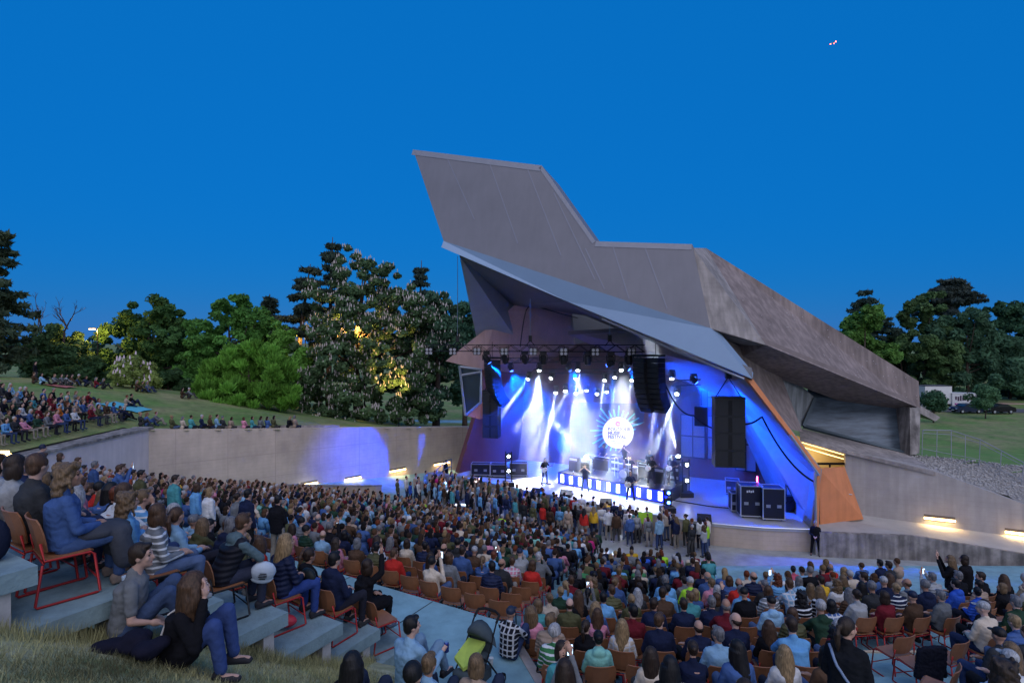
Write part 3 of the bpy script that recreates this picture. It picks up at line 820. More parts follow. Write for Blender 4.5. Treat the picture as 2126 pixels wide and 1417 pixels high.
# left side, from the picture's edge to the stage
conifer('pine_tree', 'dark ragged pine at the left edge of the picture', -40, 47, 115, 470, 800, (0.028, 0.040, 0.022), 11, 15, 0.1, 0.5, 0.26, 46, tg, 740)
tree('dark_tree', 'low dark tree below two bare branches near the left edge', 'tree', 120, 57, 85, 680, 800, 812, (0.022, 0.045, 0.018), 56, 190, 0.22, seed=21, group=tg)
bt = MB()
rgb_ = np.random.default_rng(5)
bb = W(105, 700, 56)
def twig(p, d, L_, r, depth):
    q = p + d*L_
    bt.tube([p, p.lerp(q, .5) + Vector((rgb_.normal()*.06*L_, 0, rgb_.normal()*.05*L_)), q], [r, r*.8, r*.5], 4, False)
    if depth > 0:
        for k in range(3):
            nd = (d + Vector((rgb_.normal()*.5, rgb_.normal()*.4, abs(rgb_.normal())*.25))).normalized()
            twig(p.lerp(q, rgb_.uniform(.45, 1)), nd, L_*rgb_.uniform(.45, .7), r*.5, depth - 1)
br = empty('bare_tree', W(112, 800, 56)); tag(br, 'leafless forked branches standing out against the sky at left', 'tree', tg)
o_ = br.location
for dx, ddx in ((95, -0.25), (132, 0.3)):
    p = W(dx, 712, 56) - o_
    twig(p, Vector((ddx, 0, 1)).normalized(), 2.6, 0.13, 4)
bt.tube([(0, 0, -.5), W(110, 740, 56) - o_, W(95, 712, 56) - o_], [.25, .2, .12], 6); bt.tube([W(112, 745, 56) - o_, W(132, 712, 56) - o_], [.2, .12], 6)
bt.obj('trunk', BARK, br)
tree('leafy_tree', 'dark green broadleaf tree with a domed crown left of the bright bush', 'tree', 305, 62, 105, 618, 815, 850, (0.024, 0.055, 0.016), 150, 170, 0.21, seed=31, group=tg, limbs=12, lobes=[(310, 650, 46, 34), (362, 655, 38, 28), (262, 705, 46, 44), (335, 705, 62, 50), (240, 770, 40, 50), (300, 775, 60, 50), (370, 760, 50, 60), (320, 820, 90, 30)])
tree('leafy_tree', 'mid green airy broadleaf tree behind the bright bush', 'tree', 478, 60, 95, 612, 800, 850, (0.038, 0.098, 0.020), 150, 170, 0.20, seed=33, group=tg, limbs=14, lobes=[(482, 645, 44, 32), (425, 685, 38, 34), (530, 670, 46, 36), (470, 715, 70, 46), (405, 740, 36, 50), (545, 730, 46, 50), (470, 780, 90, 44), (575, 690, 30, 30)])
tree('leafy_tree', 'small bright green tree tucked against the flowering chestnut', 'tree', 585, 57, 50, 680, 830, 872, (0.055, 0.125, 0.020), 56, 190, 0.20, seed=34, group=tg)
tree('round_bush', 'large bright green feathery bush on the lawn left of the chestnut', 'bush', 510, 50, 112, 712, 850, 868, (0.062, 0.140, 0.020), 150, 200, 0.17, 'dome', seed=41, var=0.55, elong=2.0, spiky=(0, 0, .9), trunk_r=.15, csize=1.15, lobes=[(512, 752, 52, 34), (450, 795, 44, 42), (565, 785, 50, 46), (500, 815, 90, 36), (600, 822, 28, 28), (415, 828, 22, 22), (528, 722, 20, 16), (478, 745, 26, 24), (560, 742, 22, 20), (440, 765, 18, 18)])
tree('dark_shrub', 'dark shrub in the gap left of the bright bush', 'bush', 352, 52, 75, 765, 850, 860, (0.018, 0.038, 0.014), 34, 170, 0.26, 'dome', seed=43, trunk_r=.12)
tree('dark_shrub', 'low dark shrub behind the people on the crest at far left', 'bush', 190, 55, 90, 735, 810, 815, (0.018, 0.038, 0.014), 40, 170, 0.26, 'dome', seed=44, trunk_r=.12)
sh, cs_, rs_ = tree('lilac_shrub', 'small shrub with pale flower spikes and leaves tinted for yellow light on the lawn crest', 'bush', 275, 46, 48, 738, 806, 812, (0.10, 0.13, 0.035), 36, 120, 0.16, 'dome', seed=45, trunk_r=.08)  # yellow light falling on the shrub is put into its leaf colour
fl = MB()
for c, r in zip(cs_, rs_):
    for k in range(2):
        p = Vector(c) + Vector((random.uniform(-.4, .4), -r*0.7, random.uniform(-.1, .5)))
        fl.tube([p, p + Vector((0, 0, .14)), p + Vector((0, 0, .30))], [.07, .06, .01], 5)
tag(fl.obj('flowers', mat('lilac_flower', (0.62, 0.50, 0.55), 0.8), sh), kind='stuff')
conifer('leaning_pine', 'dark leaning pine with bare stretches of trunk left of the chestnut', 612, 62, 74, 548, 850, (0.022, 0.030, 0.020), 51, 9, 0.22, 0.45, 0.24, 40, tg, 700)
conifer('spruce_tree', 'dark spruce tip rising just left of the chestnut crown', 682, 68, 44, 492, 850, (0.018, 0.028, 0.02), 52, 14, 0.1, 0.3, 0.28, 50, tg, 720)
conifer('spruce_tree', 'dark little spruce in the gap beside the leaning pine', 560, 68, 30, 610, 850, (0.018, 0.028, 0.02), 53, 9, 0.0, 0.3, 0.26, 46, tg, 720)
conifer('spruce_tree', 'slim dark spruce rising above the right shoulder of the chestnut', 868, 74, 36, 540, 850, (0.018, 0.03, 0.024), 54, 12, 0.1, 0.35, 0.28, 50, tg, 740)
# the flowering chestnuts
ch, cs1, rs1 = tree('chestnut_tree', 'tall horse chestnut covered in white flower candles and lit warm from below', 'tree', 748, 58, 150, 500, 868, 893, (0.040, 0.068, 0.030), 330, 170, 0.185, seed=61, limbs=18, trunk_r=0.55, csize=1.35, lobes=[(705, 545, 42, 38, 1), (765, 580, 62, 52, 0), (680, 625, 52, 50, 0), (745, 665, 88, 70, -1), (835, 635, 50, 60, 1), (640, 720, 40, 48, 0), (640, 790, 42, 52, -1), (715, 760, 80, 66, -2), (815, 740, 72, 72, -1), (700, 835, 80, 38, -2), (800, 825, 70, 42, -2), (770, 860, 70, 22, -2), (755, 635, 50, 45, -2), (745, 790, 62, 48, -3), (700, 700, 50, 40, -2), (850, 760, 50, 50, -2), (890, 850, 40, 24, 0), (845, 640, 48, 52, 0), (880, 690, 46, 56, 1), (790, 690, 60, 60, 1), (860, 700, 50, 60, 2), (870, 790, 50, 60, 1), (850, 850, 50, 25, 0)])
ch2, cs2, rs2 = tree('chestnut_tree', 'darker flowering chestnut beside the stage shell', 'tree', 905, 60, 88, 612, 868, 893, (0.028, 0.056, 0.032), 150, 170, 0.20, seed=62, limbs=9, trunk_r=0.4)
tree('leafy_tree', 'dark tree peeping out behind the hanging cable left of the shell', 'tree', 965, 70, 40, 625, 840, 880, (0.02, 0.05, 0.03), 36, 160, 0.34, seed=63, group=tg)
def candles(root, cs, rs, n, seed):
    rg = np.random.default_rng(seed); f = MB()
    for i in range(n):
        k = int(rg.integers(0, len(cs))); c = Vector(cs[k]); r = rs[k]
        d = Vector((rg.normal(), -abs(rg.normal())*1.1 - .1, rg.normal()*.6 + .5)).normalized()
        p = c + d*r*rg.uniform(.9, 1.12); h = rg.uniform(.14, .40)
        f.tube([p, p + Vector((0, 0, h*.35)), p + Vector((rg.normal()*.02, 0, h))], [.045, .062, .010], 5)
    return tag(f.obj('flower_candles', mat('chestnut_flower', (0.52, 0.46, 0.42), 0.8, noise=.4, scale=1.5), root), kind='stuff')
candles(ch, cs1, rs1, 2600, 1); candles(ch2, cs2, rs2, 800, 2)
# right-hand wood
tree('leafy_tree', 'rounded green broadleaf tree just above the long concrete beam', 'tree', 1792, 96, 76, 630, 800, 850, (0.045, 0.095, 0.020), 100, 180, 0.34, seed=71, group=tg)
conifer('cedar_tree', 'dark flat-topped cedar behind the rounded tree right of the beam', 1802, 108, 58, 598, 850, (0.020, 0.034, 0.026), 72, 10, 0.0, 0.25, 0.32, 50, tg, 700)
conifer('cedar_tree', 'dark cedar crown at the top of the wood on the right', 1945, 114, 75, 572, 850, (0.024, 0.032, 0.026), 73, 10, 0.2, 0.35, 0.34, 54, tg, 640)
tree('leafy_tree', 'tall olive green tree in the middle of the wood on the right', 'tree', 1925, 106, 78, 605, 830, 850, (0.040, 0.070, 0.026), 96, 170, 0.36, seed=74, group=tg, limbs=10)
tree('weeping_tree', 'broad grey-green drooping tree above the white trailers', 'tree', 2010, 103, 88, 640, 830, 852, (0.030, 0.062, 0.034), 96, 170, 0.36, seed=75, group=tg, droop=0.9, elong=1.6)
tree('leafy_tree', 'dark green tree at the right edge of the picture', 'tree', 2095, 108, 85, 622, 830, 852, (0.022, 0.052, 0.026), 96, 170, 0.36, seed=76, group=tg)
tree('leafy_tree', 'dark tree filling the gap above the trailers', 'tree', 1870, 112, 70, 690, 835, 850, (0.016, 0.034, 0.018), 60, 170, 0.36, seed=77, group=tg)
tree('leafy_tree', 'dark understorey tree beyond the parked cars', 'tree', 2150, 112, 95, 690, 845, 852, (0.015, 0.032, 0.018), 66, 170, 0.36, seed=78, group=tg)
tree('leafy_tree', 'dark tree low behind the rounded tree and the beam', 'tree', 1735, 112, 60, 690, 845, 852, (0.016, 0.034, 0.018), 50, 170, 0.36, seed=79, group=tg)
tree('young_tree', 'small round young tree standing in front of the parked cars', 'tree', 2046, 80, 28, 803, 842, 866, (0.035, 0.075, 0.035), 26, 150, 0.16, seed=81, trunk_r=0.07, limbs=4)
tree('young_tree', 'small dark bushy tree in front of the white box trailer', 'tree', 1938, 76, 22, 815, 850, 870, (0.022, 0.05, 0.026), 24, 150, 0.16, seed=82, trunk_r=0.07, limbs=4)
# distant wood closing the horizon behind everything
rgw = np.random.default_rng(9); cw, rw_ = [], []
for i in range(330):
    x = rgw.uniform(-190, 190); y = 150 + rgw.uniform(0, 25)
    cw.append((x, y, rgw.uniform(0, 11 + 3*math.sin(x*.11) - (3 if -60 < x < -10 else 0)))); rw_.append(rgw.uniform(1.6, 3.2))
o = leaf_cloud('distant_wood', cw, rw_, 70, 0.9, leaf_mat('leaf_distant', (0.018, 0.036, 0.02), .4), None, seed=99)
tag(o, 'dark far-off belt of woodland closing the horizon', 'wood', kind='stuff')

# ---- foreground grass blades on the dry lawn
rg = np.random.default_rng(3); V = []; 
xs = rg.uniform(-6.6, -0.9, 110000); ys = rg.uniform(1.6, 9.0, 110000)
qq = 0.5*xs + 0.866*ys + 0.8; ss = -0.866*xs + 0.5*ys
keep = (ss < 6.25) & (qq < 8.3) & (qq > 0.9) & (xs < -0.95 ) & ~((xs > -2.1) & (qq > 6.6))
xs, ys = xs[keep][:64000], ys[keep][:64000]
zs = np.array([CZ - max(lawn_h(x, y), 1.2) for x, y in zip(xs, ys)])
n = len(xs); hgt = rg.uniform(.03, .085, n); hgt[ss[keep][:64000] > 5.75] *= 2.2
ang = rg.uniform(0, 6.28, n); lean = rg.normal(0, .035, (n, 2)); wd = .0035
P0 = np.stack([xs, ys, zs - .01], 1); dx = np.stack([np.cos(ang)*wd, np.sin(ang)*wd, np.zeros(n)], 1)
P1 = P0 + np.stack([lean[:, 0], lean[:, 1], hgt], 1)
V = np.stack([P0 - dx, P0 + dx, P1], 1).reshape(-1, 3)
me = np_mesh('grass_blades', V, np.arange(3*n).reshape(n, 3), 3)
at = me.attributes.new('rnd', 'FLOAT', 'FACE'); pn = np.array([mnoise.noise((x*1.1, y*1.1, 3.0)) for x, y in zip(xs, ys)]); at.data.foreach_set('value', np.clip(.5 + .75*pn + .25*rg.normal(size=n), 0, 1).astype(np.float32))
o = link('grass_blades', me, leaf_mat('dry_blade', (0.16, 0.15, 0.075), .65))
tag(o, 'short dry straw-coloured grass in the left foreground', 'grass', kind='stuff')

# ---- park lamps: one on a pole at far left, one flooding the chestnut
WARM = mat('sodium_lamp', (1, .7, .3), emit=(1.0, .55, .12), estr=40)
def lamp(name, label, u, v, d, v_base, energy):
    base = W(u, v_base, d); topz = W(u, v, d).z - base.z
    r = empty(name, base); tag(r, label, 'street lamp')
    MB().tube([(0, 0, -.3), (0, 0, topz + .1)], [.08, .05], 6).obj('pole', BLACK, r)
    MB().tube([(0, 0, topz + .1), (-.5, -.05, topz + .16)], .035, 5).obj('arm', BLACK, r)
    MB().box((-.55, -.05, topz + .13), (.6, .25, .1)).obj('lamp_head', STEEL, r)
    MB().box((-.55, -.05, topz + .05), (.5, .2, .05)).obj('lamp_lens', WARM, r)
    l = bpy.data.lights.new(name + '_light', 'POINT'); l.energy = energy; l.color = (1.0, .55, .12); l.shadow_soft_size = .2
    lo = bpy.data.objects.new(name + '_light', l); COL.objects.link(lo); lo.parent = r; lo.location = (-.55, -.05, topz - .2)
    return r
lamp('street_lamp', 'lit orange street lamp among the trees at far left', 203, 684, 58, 830, 700)
lamp('street_lamp', 'lit orange street lamp glimpsed left of the chestnut', 634, 694, 61, 850, 500)
lamp('street_lamp', 'tall park lamp hidden in the chestnut crown', 757, 672, 57.0, 880, 1000)
# low floodlight on the lawn washing the chestnut with yellow
fb = W(828, 886, 51); r = empty('floodlight', fb); tag(r, 'small dark bollard floodlight in front of the flowering chestnut', 'lamp')
MB().tube([(0, 0, -.3), (0, 0, .75)], .05, 8).obj('post', BLACK, r); MB().box((0, 0, .8), (.35, .35, .1)).obj('lamp_head', BLACK, r)
l = bpy.data.lights.new('floodlight_beam', 'SPOT'); l.energy = 5000; l.color = (1.0, .62, .16); l.spot_size = R(46); l.spot_blend = .7; l.shadow_soft_size = .2
lo = bpy.data.objects.new('floodlight_beam', l); COL.objects.link(lo); lo.parent = r; lo.location = (0, .2, .9)
lo.rotation_euler = (W(815, 800, 55) - fb).to_track_quat('-Z', 'Y').to_euler()
# ------------------------------------------------------------------ stage rig
def track(o, frm, to):
    o.location = frm
    o.rotation_euler = (Vector(to) - Vector(frm)).to_track_quat('-Z', 'Y').to_euler()
def spot(name, frm, to, energy, col, deg, blend=0.35, size=0.06, parent=None, shadow=True):
    l = bpy.data.lights.new(name, 'SPOT'); l.energy = energy; l.color = col; l.spot_size = R(deg); l.spot_blend = blend
    l.shadow_soft_size = size
    o = bpy.data.objects.new(name, l); COL.objects.link(o); track(o, frm, to)
    if parent is not None:
        o.parent = parent; o.matrix_parent_inverse = Matrix.Translation(-Vector(parent.location))
    return o
WHITE_L, BLUE_L = (0.78, 0.88, 1.0), (0.0, 0.07, 1.0)
def truss(label, a, b, h=0.4, w=0.4, cat='truss'):
    a, b = Vector(a), Vector(b); d = (b - a); L_ = d.length; d.normalize()
    sx = Vector((-d.y, d.x, 0))*w/2; sz = Vector((0, 0, h/2))
    r = empty('lighting_truss', a); tag(r, label, cat)
    for s1, s2 in ((1, 1), (1, -1), (-1, 1), (-1, -1)):
        o = sx*s1 + sz*s2
        MB().tube([o, o + d*L_], 0.028, 5).obj('chord', BLACK, r)
    n = int(L_/0.55)
    br = MB()
    for s1 in (1, -1):
        for i in range(n):
            p, q = d*(L_*i/n), d*(L_*(i+1)/n)
            z0 = sz if i % 2 else -sz
            br.tube([sx*s1 + p + z0, sx*s1 + q - z0], 0.016, 4, False)
    for s2 in (1, -1):
        for i in range(n):
            p, q = d*(L_*i/n), d*(L_*(i+1)/n)
            z0 = sx if i % 2 else -sx
            br.tube([sz*s2 + p + z0, sz*s2 + q - z0], 0.014, 4, False)
    tag(br.obj('bracing', BLACK, r), kind='stuff')
    return r
FT_A, FT_B = W(884, 722, 38.4), W(1338, 723, 33.4)
truss('long black front lighting truss hanging across the stage opening', FT_A, FT_B, .42, .42)
BT_A, BT_B = W(1015, 748, 43.0), W(1412, 744, 37.2)
truss('second black lighting truss behind the front one', BT_A, BT_B, .36, .36)
CT_A, CT_B = W(1110, 770, 43.8), W(1318, 772, 39.8)
truss('short rear lighting truss above the drum riser', CT_A, CT_B, .32, .32)
truss('short lighting truss by the right of the stage opening', W(1398, 795, 35.5), W(1452, 793, 34.2), .34, .34)
# hoist cables
for u, vt, d, nm in ((950, 531, 37.6, 'left'), (1101, 590, 36.0, 'middle'), (1266, 668, 34.2, 'right')):
    r = empty('hoist_cable', W(u, 716, d)); tag(r, f'thin hoist cable with chain motor on the {nm} of the front truss', 'cable')
    MB().tube([(0, 0, .25), W(u, vt, d) - r.location], 0.022, 4).obj('cable', STEEL, r)
    MB().box((0, 0, .42), (.22, .2, .4)).obj('motor', BLACK, r)
    MB().tube([(-.3, 0, -.05), (0, 0, .3), (.3, 0, -.05)], 0.03, 4).obj('bridle', BLACK, r)

LENS_W = mat('lamp_lens_white', (1, 1, 1), emit=(0.85, 0.93, 1.0), estr=30)
LENS_B = mat('lamp_lens_blue', (.1, .2, 1), emit=(0.05, 0.15, 1.0), estr=14)
LENS_D = mat('lamp_lens_dark', (0.25, 0.25, 0.28), 0.15, spec=0.8)
def moving_head(label, p, to, lens, k=1.0):
    """hanging moving light: base, yoke, tilted head with lens"""
    p = Vector(p); r = empty('moving_light', p); tag(r, label, 'stage light')
    MB().box((0, 0, -.08*k), (.34*k, .26*k, .16*k)).obj('base', BLACK, r)
    dn = (Vector(to) - p).normalized()
    for s in (-1, 1):
        MB().box((s*.2*k, 0, -.30*k), (.045*k, .12*k, .32*k)).obj('yoke', BLACK, r)
    c = Vector((0, 0, -.38*k)); hd = MB()
    hd.tube([c - dn*.24*k, c - dn*.16*k, c + dn*.10*k, c + dn*.24*k], [.09*k, .16*k, .17*k, .14*k], 10)
    hd.obj('head', BLACK, r, False)
    ln_ = MB(); ln_.tube([c + dn*.242*k, c + dn*.262*k], [.125*k, .11*k], 10); ln_.obj('lens', lens, r)
    return p + c + dn*.30*k
def blinder(label, p):
    p = Vector(p); r = empty('blinder_light', p); tag(r, label, 'stage light')
    MB().box((0, 0, 0), (.5, .16, .46)).obj('housing', BLACK, r)
    MB().tube([(-.3, .05, -.1), (-.3, .05, .3), (.3, .05, .3), (.3, .05, -.1)], .02, 4).obj('bracket', BLACK, r)
    for sx in (-1, 1):
        for sz in (-1, 1):
            MB().tube([(sx*.125, -.09, sz*.115), (sx*.125, -.082, sz*.115)], .1, 10).obj('lamp', LENS_D, r)
ordw = ['leftmost', 'second', 'third', 'fourth', 'fifth', 'sixth', 'seventh', 'last']
for i, u in enumerate((892, 941, 991, 1047, 1106, 1169, 1234, 1308)):
    t = (u - 884)/(1338 - 884)
    # parameter along the truss that lands on this pixel column
    t = t*38.4/(t*38.4 + (1 - t)*33.4) if False else t
    lo_, hi_ = 0.0, 1.0
    for _ in range(30):
        mm = (lo_ + hi_)/2; p = FT_A.lerp(FT_B, mm)
        if 1063 + FPX*p.x/p.y < u: lo_ = mm
        else: hi_ = mm
    p = FT_A.lerp(FT_B, lo_)
    blinder(f'{ordw[i]} four-lamp blinder from the left along the front truss', p + Vector((0, -.32, -.22)))
def on_truss(A, B, u):
    lo_, hi_ = 0.0, 1.0
    for _ in range(30):
        mm = (lo_ + hi_)/2; p = A.lerp(B, mm)
        if 1063 + FPX*p.x/p.y < u: lo_ = mm
        else: hi_ = mm
    return A.lerp(B, lo_)
stage_c = Vector((5.5, 35.5, SZ))
front_heads = [(1010, (1060, 800, 38), 1), (1048, (1062, 770, 37), 0), (1089, (1115, 800, 38), 1), (1128, (1135, 830, 36), 0), (1170, (1175, 830, 35), 0), (1220, (1222, 830, 34.5), 0), (1268, (1272, 830, 34), 1), (1306, (1310, 840, 33.5), 0)]
for i, (u, tgt, on) in enumerate(front_heads):
    p = on_truss(FT_A, FT_B, u) + Vector((0, 0, -.24))
    q = moving_head(f'{ordw[i]} moving light from the left under the front truss', p, W(*tgt), LENS_B if on else LENS_D, 1.25)
    if on: spot('blue_beam', q, W(*tgt), 250000, BLUE_L, 9, .5)
# upstage beams: (u, v of lens, depth, where the beam goes u, v, white?)
beams = [(1099, 784, 41.5, 1028, 880, 3), (1147, 782, 41.0, 1070, 890, 3), (1198, 783, 40.4, 1112, 925, 3), (1155, 812, 42.6, 1136, 905, 4),
         (1174, 808, 42.5, 1170, 900, 1), (1197, 813, 42.2, 1180, 900, 2), (1218, 807, 42, 1214, 905, 2), (1240, 815, 41.8, 1231, 870, 2),
         (1256, 786, 39.8, 1240, 880, 2), (1277, 780, 39.2, 1270, 870, 2), (1260, 810, 41.0, 1256, 900, 1), (1313, 786, 38.6, 1290, 880, 2),
         (1371, 790, 37.4, 1352, 900, 1.5), (1395, 782, 36.6, 1390, 900, 2), (1407, 815, 36.4, 1380, 880, 2)]
for i, (u, v, d, tu, tv, k) in enumerate(beams):
    c = W(u, v, d); tgt = W(tu, tv, d - 2.0)
    q = moving_head(f'lit white beam light in the rear rig, number {i+1} counted from the left' if False else f'lit white beam light in the rear rig, {["left end", "second from left", "third from left", "low left of the disc", "small, low left", "low, left of centre", "centre low", "centre, just left of the disc", "above the left of the disc", "straight above the disc", "low above the disc", "right above the disc", "behind the right line array", "right of the right line array", "far right, tilted left"][i]}', c + Vector((0, 0, .47)), tgt, LENS_W, 1.0)
    spot('white_beam', q, tgt, 36000*k, WHITE_L, 6.0, .35, 0.03)
# floor-standing beams pointing up
def floor_beam(label, u, v, d, tu, tv, td, e):
    p = W(u, v, d); r = empty('floor_light', Vector((p.x, p.y, SZ + .62))); tag(r, label, 'stage light')
    MB().box((0, 0, -.1), (.4, .35, .2)).obj('base', BLACK, r)
    MB().tube([(0, 0, 0), (0, 0, p.z - SZ - .62)], [.17, .17], 8).obj('head', BLACK, r)
    tgt = W(tu, tv, td); dv_ = (tgt - p).normalized(); spot('floor_beam', p + dv_*.22, tgt, e, WHITE_L, 8, .4)
    MB().ball(p - r.location, .13, 8, 5).obj('lens', LENS_W, r)
floor_beam('floor light on the drum riser throwing a white beam up to the left', 1217, 949, 38.0, 1120, 845, 36.5, 110000)
floor_beam('floor light right of the drum riser throwing a narrow beam straight up', 1408, 948, 35.8, 1372, 800, 36.5, 110000)
# washes: real lamps of the rig
def cans(label, p, to, col, e, deg, lens):
    q = moving_head(label, p, to, lens, 1.0)
    spot('wash', q, to, e, col, deg, 1.0 if deg < 30 else .6, .12)
wash_t = [((1060, 0), Vector((2, 41, 3)), BLUE_L, 13000, 105), ((1180, 0), Vector((8, 41, 3)), BLUE_L, 9500, 105), ((1300, 0), Vector((15.5, 35.5, 3)), BLUE_L, 9500, 105)]
for i, ((u, _), to, col, e, deg) in enumerate(wash_t):
    p = on_truss(BT_A, BT_B, u) + Vector((0, -.1, -.2))
    cans(f'blue wash light, {["left", "middle", "right"][i]} one of three on the second truss', p, to, col, e, deg, LENS_B)
cans('blue wash light low at the right end of the stage opening', W(1440, 775, 33.5), Vector((16.3, 31.5, 3.0)), BLUE_L, 8000, 90, LENS_B)
cans('blue wash light aimed across the stage at the left retaining wall', W(1268, 742, 33.6), W(772, 945, 42.5), BLUE_L, 40000, 29, LENS_B)
# white back light that burns out the downstage floor and reaches the front of the crowd
for i, (u, to, e) in enumerate(((1120, Vector((1.2, 37.3, SZ)), 30000), (1200, Vector((4.4, 35.0, SZ)), 30000), (1290, Vector((7.0, 33.0, SZ)), 20000))):
    p = on_truss(BT_A, BT_B, u) + Vector((0, .1, -.2))
    q = moving_head(f'{["left", "middle", "right"][i]} white back light on the second truss', p, to, LENS_W, 1.0)
    spot('back_light', q, to, e, (0.92, 0.95, 1.0), 24, .5, .1)

# ---- speakers
GRILLE = mat('speaker_grille', (0.018, 0.019, 0.022), 0.6, noise=0.2, scale=20)
CABINET = mat('speaker_cabinet', (0.014, 0.015, 0.018), 0.55)
def line_array(label, u, v_top, d, n, w, facing, sub_w=None, dz=.33):
    top = W(u, v_top, d); r = empty('line_array', top); r.rotation_euler = (0, 0, facing); tag(r, label, 'loudspeaker')
    MB().box((0, 0, .12), (w*1.05, .7, .12)).obj('flying_frame', BLACK, r)
    y, z, ang = 0.0, 0.0, 0.0
    for i in range(n):
        ang = R(0.5 + 0.36*i*i) if i else 0
        Mx = Matrix.Translation((0, y, z)) @ Matrix.Rotation(ang, 4, 'X')
        c = MB(); c.prism([Mx @ Vector(p) for p in ((-w/2, -.35, 0), (w/2, -.35, 0), (w/2, .35, -.03), (-w/2, .35, -.03))], Mx.to_3x3() @ Vector((0, 0, -dz + .015)))
        cab = c.obj('cabinet', CABINET, r)
        g_ = MB(); g_.prism([Mx @ Vector(p) for p in ((-w/2 + .04, -.352, -.04), (w/2 - .04, -.352, -.04), (w/2 - .04, -.352, -dz + .05), (-w/2 + .04, -.352, -dz + .05))], Mx.to_3x3() @ Vector((0, -.012, 0)))
        g_.obj('grille', GRILLE, cab)
        nx = Mx @ Vector((0, 0.0, -dz)); y, z = nx.y, nx.z
    MB().tube([(0, 0, .15), (0, 0, 1.2)], .02, 4).obj('chain', BLACK, r)
    return r
line_array('curved black line array hanging at the left of the stage opening', 1022, 746, 37.8, 12, 1.15, R(-62), dz=.27)
line_array('left column of the curved double line array hanging at the right', 1333, 742, 32.4, 11, .82, R(-52), dz=.29)
line_array('right column of the curved double line array hanging at the right', 1361, 742, 32.0, 11, .82, R(-48), dz=.29)
def sub_stack(label, u, v_top, d, n, w, h, facing):
    top = W(u, v_top, d); r = empty('subwoofer_stack', top); r.rotation_euler = (0, 0, facing); tag(r, label, 'loudspeaker')
    for i in range(n):
        zc = -h*(i + .5)
        c = MB().box((0, 0, zc), (w, .85, h - .015)).obj('cabinet', CABINET, r)
        for s in (-1, 1):
            MB().box((s*w*.28, -.43, zc), (w*.38, .012, h*.86)).obj('grille', GRILLE, c)
        MB().box((0, -.426, zc), (w*.13, .01, h*.86)).obj('port', RUBBER, c)
    MB().box((0, 0, .05), (w*1.04, .8, .1)).obj('flying_frame', BLACK, r)
    for s in (-1, 1): MB().tube([(s*w*.42, 0, .1), (0, 0, 1.15)], .03, 5).obj('sling', BLACK, r)
    MB().box((0, 0, 1.35), (.3, .3, .55)).obj('chain_motor', BLACK, r)
    return r
sub_stack('big black subwoofer stack flown at the right end of the stage', 1512, 827, 29.6, 4, 1.52, .90, R(-8))
sub_stack('black subwoofer column flown behind the left line array', 1021, 812, 38.6, 4, 1.1, .80, R(-14))
r = empty('monitor_speaker', W(1456, 842, 33.0)); tag(r, 'small black side-fill speaker hanging left of the big subwoofer stack', 'loudspeaker')
MB().box((0, 0, -.6), (.72, .6, 1.15), R(-25)).obj('cabinet', CABINET, r); MB().box((-.12, -.30, -.6), (.6, .02, 1.05), R(-25)).obj('grille', GRILLE, r); MB().tube([(0, 0, 0), (0, 0, .9)], .02, 4).obj('chain', BLACK, r)
# cables swagging from the array to the right wall
def swag(label, pts, rad=.05):
    n = 14; out = []
    for i in range(len(pts) - 1):
        a, b, sag = Vector(pts[i][:3]), Vector(pts[i+1][:3]), pts[i][3]
        for k in range(n + (i == len(pts) - 2)):
            t = k/n; p = a.lerp(b, t); p.z -= sag*4*t*(1 - t); out.append(p)
    o = MB().tube(out, rad, 5).obj('cable', RUBBER); tag(o, label, 'cable')
swag('thick black cable sagging from the double line array to the subwoofer stack', [(*W(1370, 770, 32.5), .7), (*W(1440, 862, 32.5), .2), (*W(1495, 890, 31), 0)], .045)
swag('thick black cable looping from the subwoofer stack down the blue side wall', [(*W(1547, 880, 30.5), .1), (*W(1582, 864, 30.8), .55), (*W(1692, 1000, 28.6), 0)], .055)
swag('black cable loop arched over the salmon shell', [(*W(1080, 720, 41.5), -.3), (*W(1092, 645, 41.5), -.1), (*W(1105, 632, 41.5), .05), (*W(1200, 660, 41), 0)], .04)
swag('cable lying along the stage floor in front of the cases', [(9.5, 33.6, SZ + .03, 0), (11.5, 32.2, SZ + .03, 0), (13.2, 31.6, SZ + .03, 0)], .03)
swag('cable snaking over the left of the stage floor', [(-3, 39.6, SZ + .03, 0), (-.6, 39.0, SZ + .03, 0), (0.6, 38.3, SZ + .03, 0), (2.6, 37.2, SZ + .03, 0)], .03)

# ---- lit round sign with lettering
dc = W(1283, 898, 40.3)
sg = empty('round_sign', dc); tag(sg, 'glowing white round festival sign hanging above the drum kit', 'sign')
SIGN = mat('sign_white', (.2, .2, .2), .9, emit=(0.96, 0.97, 1.0), estr=.72, spec=0)
dsk = MB(); dsk.tube([(0, .06, 0), (0, 0, 0)], 1.13, 40); dsk.obj('disc', SIGN, sg)
INK = mat('sign_ink_navy', (0.004, 0.004, 0.03), 0.9, spec=0)
def text(s, x, z, size, m, parent, y=-.012, align='LEFT', bold=0.0):
    cu = bpy.data.curves.new('t', 'FONT'); cu.body = s; cu.size = size; cu.align_x = align; cu.offset = bold; cu.extrude = 0.002
    t = bpy.data.objects.new('t', cu); COL.objects.link(t)
    dg = bpy.context.evaluated_depsgraph_get(); me = bpy.data.meshes.new_from_object(t.evaluated_get(dg))
    bpy.data.objects.remove(t); me.name = 'lettering'
    me.materials.clear()
    o = link('lettering', me, m, parent); o.location = (x, y, z); o.rotation_euler = (R(90), 0, 0)
    return o
text('BOUTIQUE', -.74, .16, .33, INK, sg, bold=.014); text('MUSIK', -.74, -.12, .33, INK, sg, bold=.02); text('FESTIVAL', -.74, -.40, .33, INK, sg, bold=.02)
text('22.+23.05.', -.05, -.64, .16, INK, sg, align='CENTER', bold=.012) if False else None
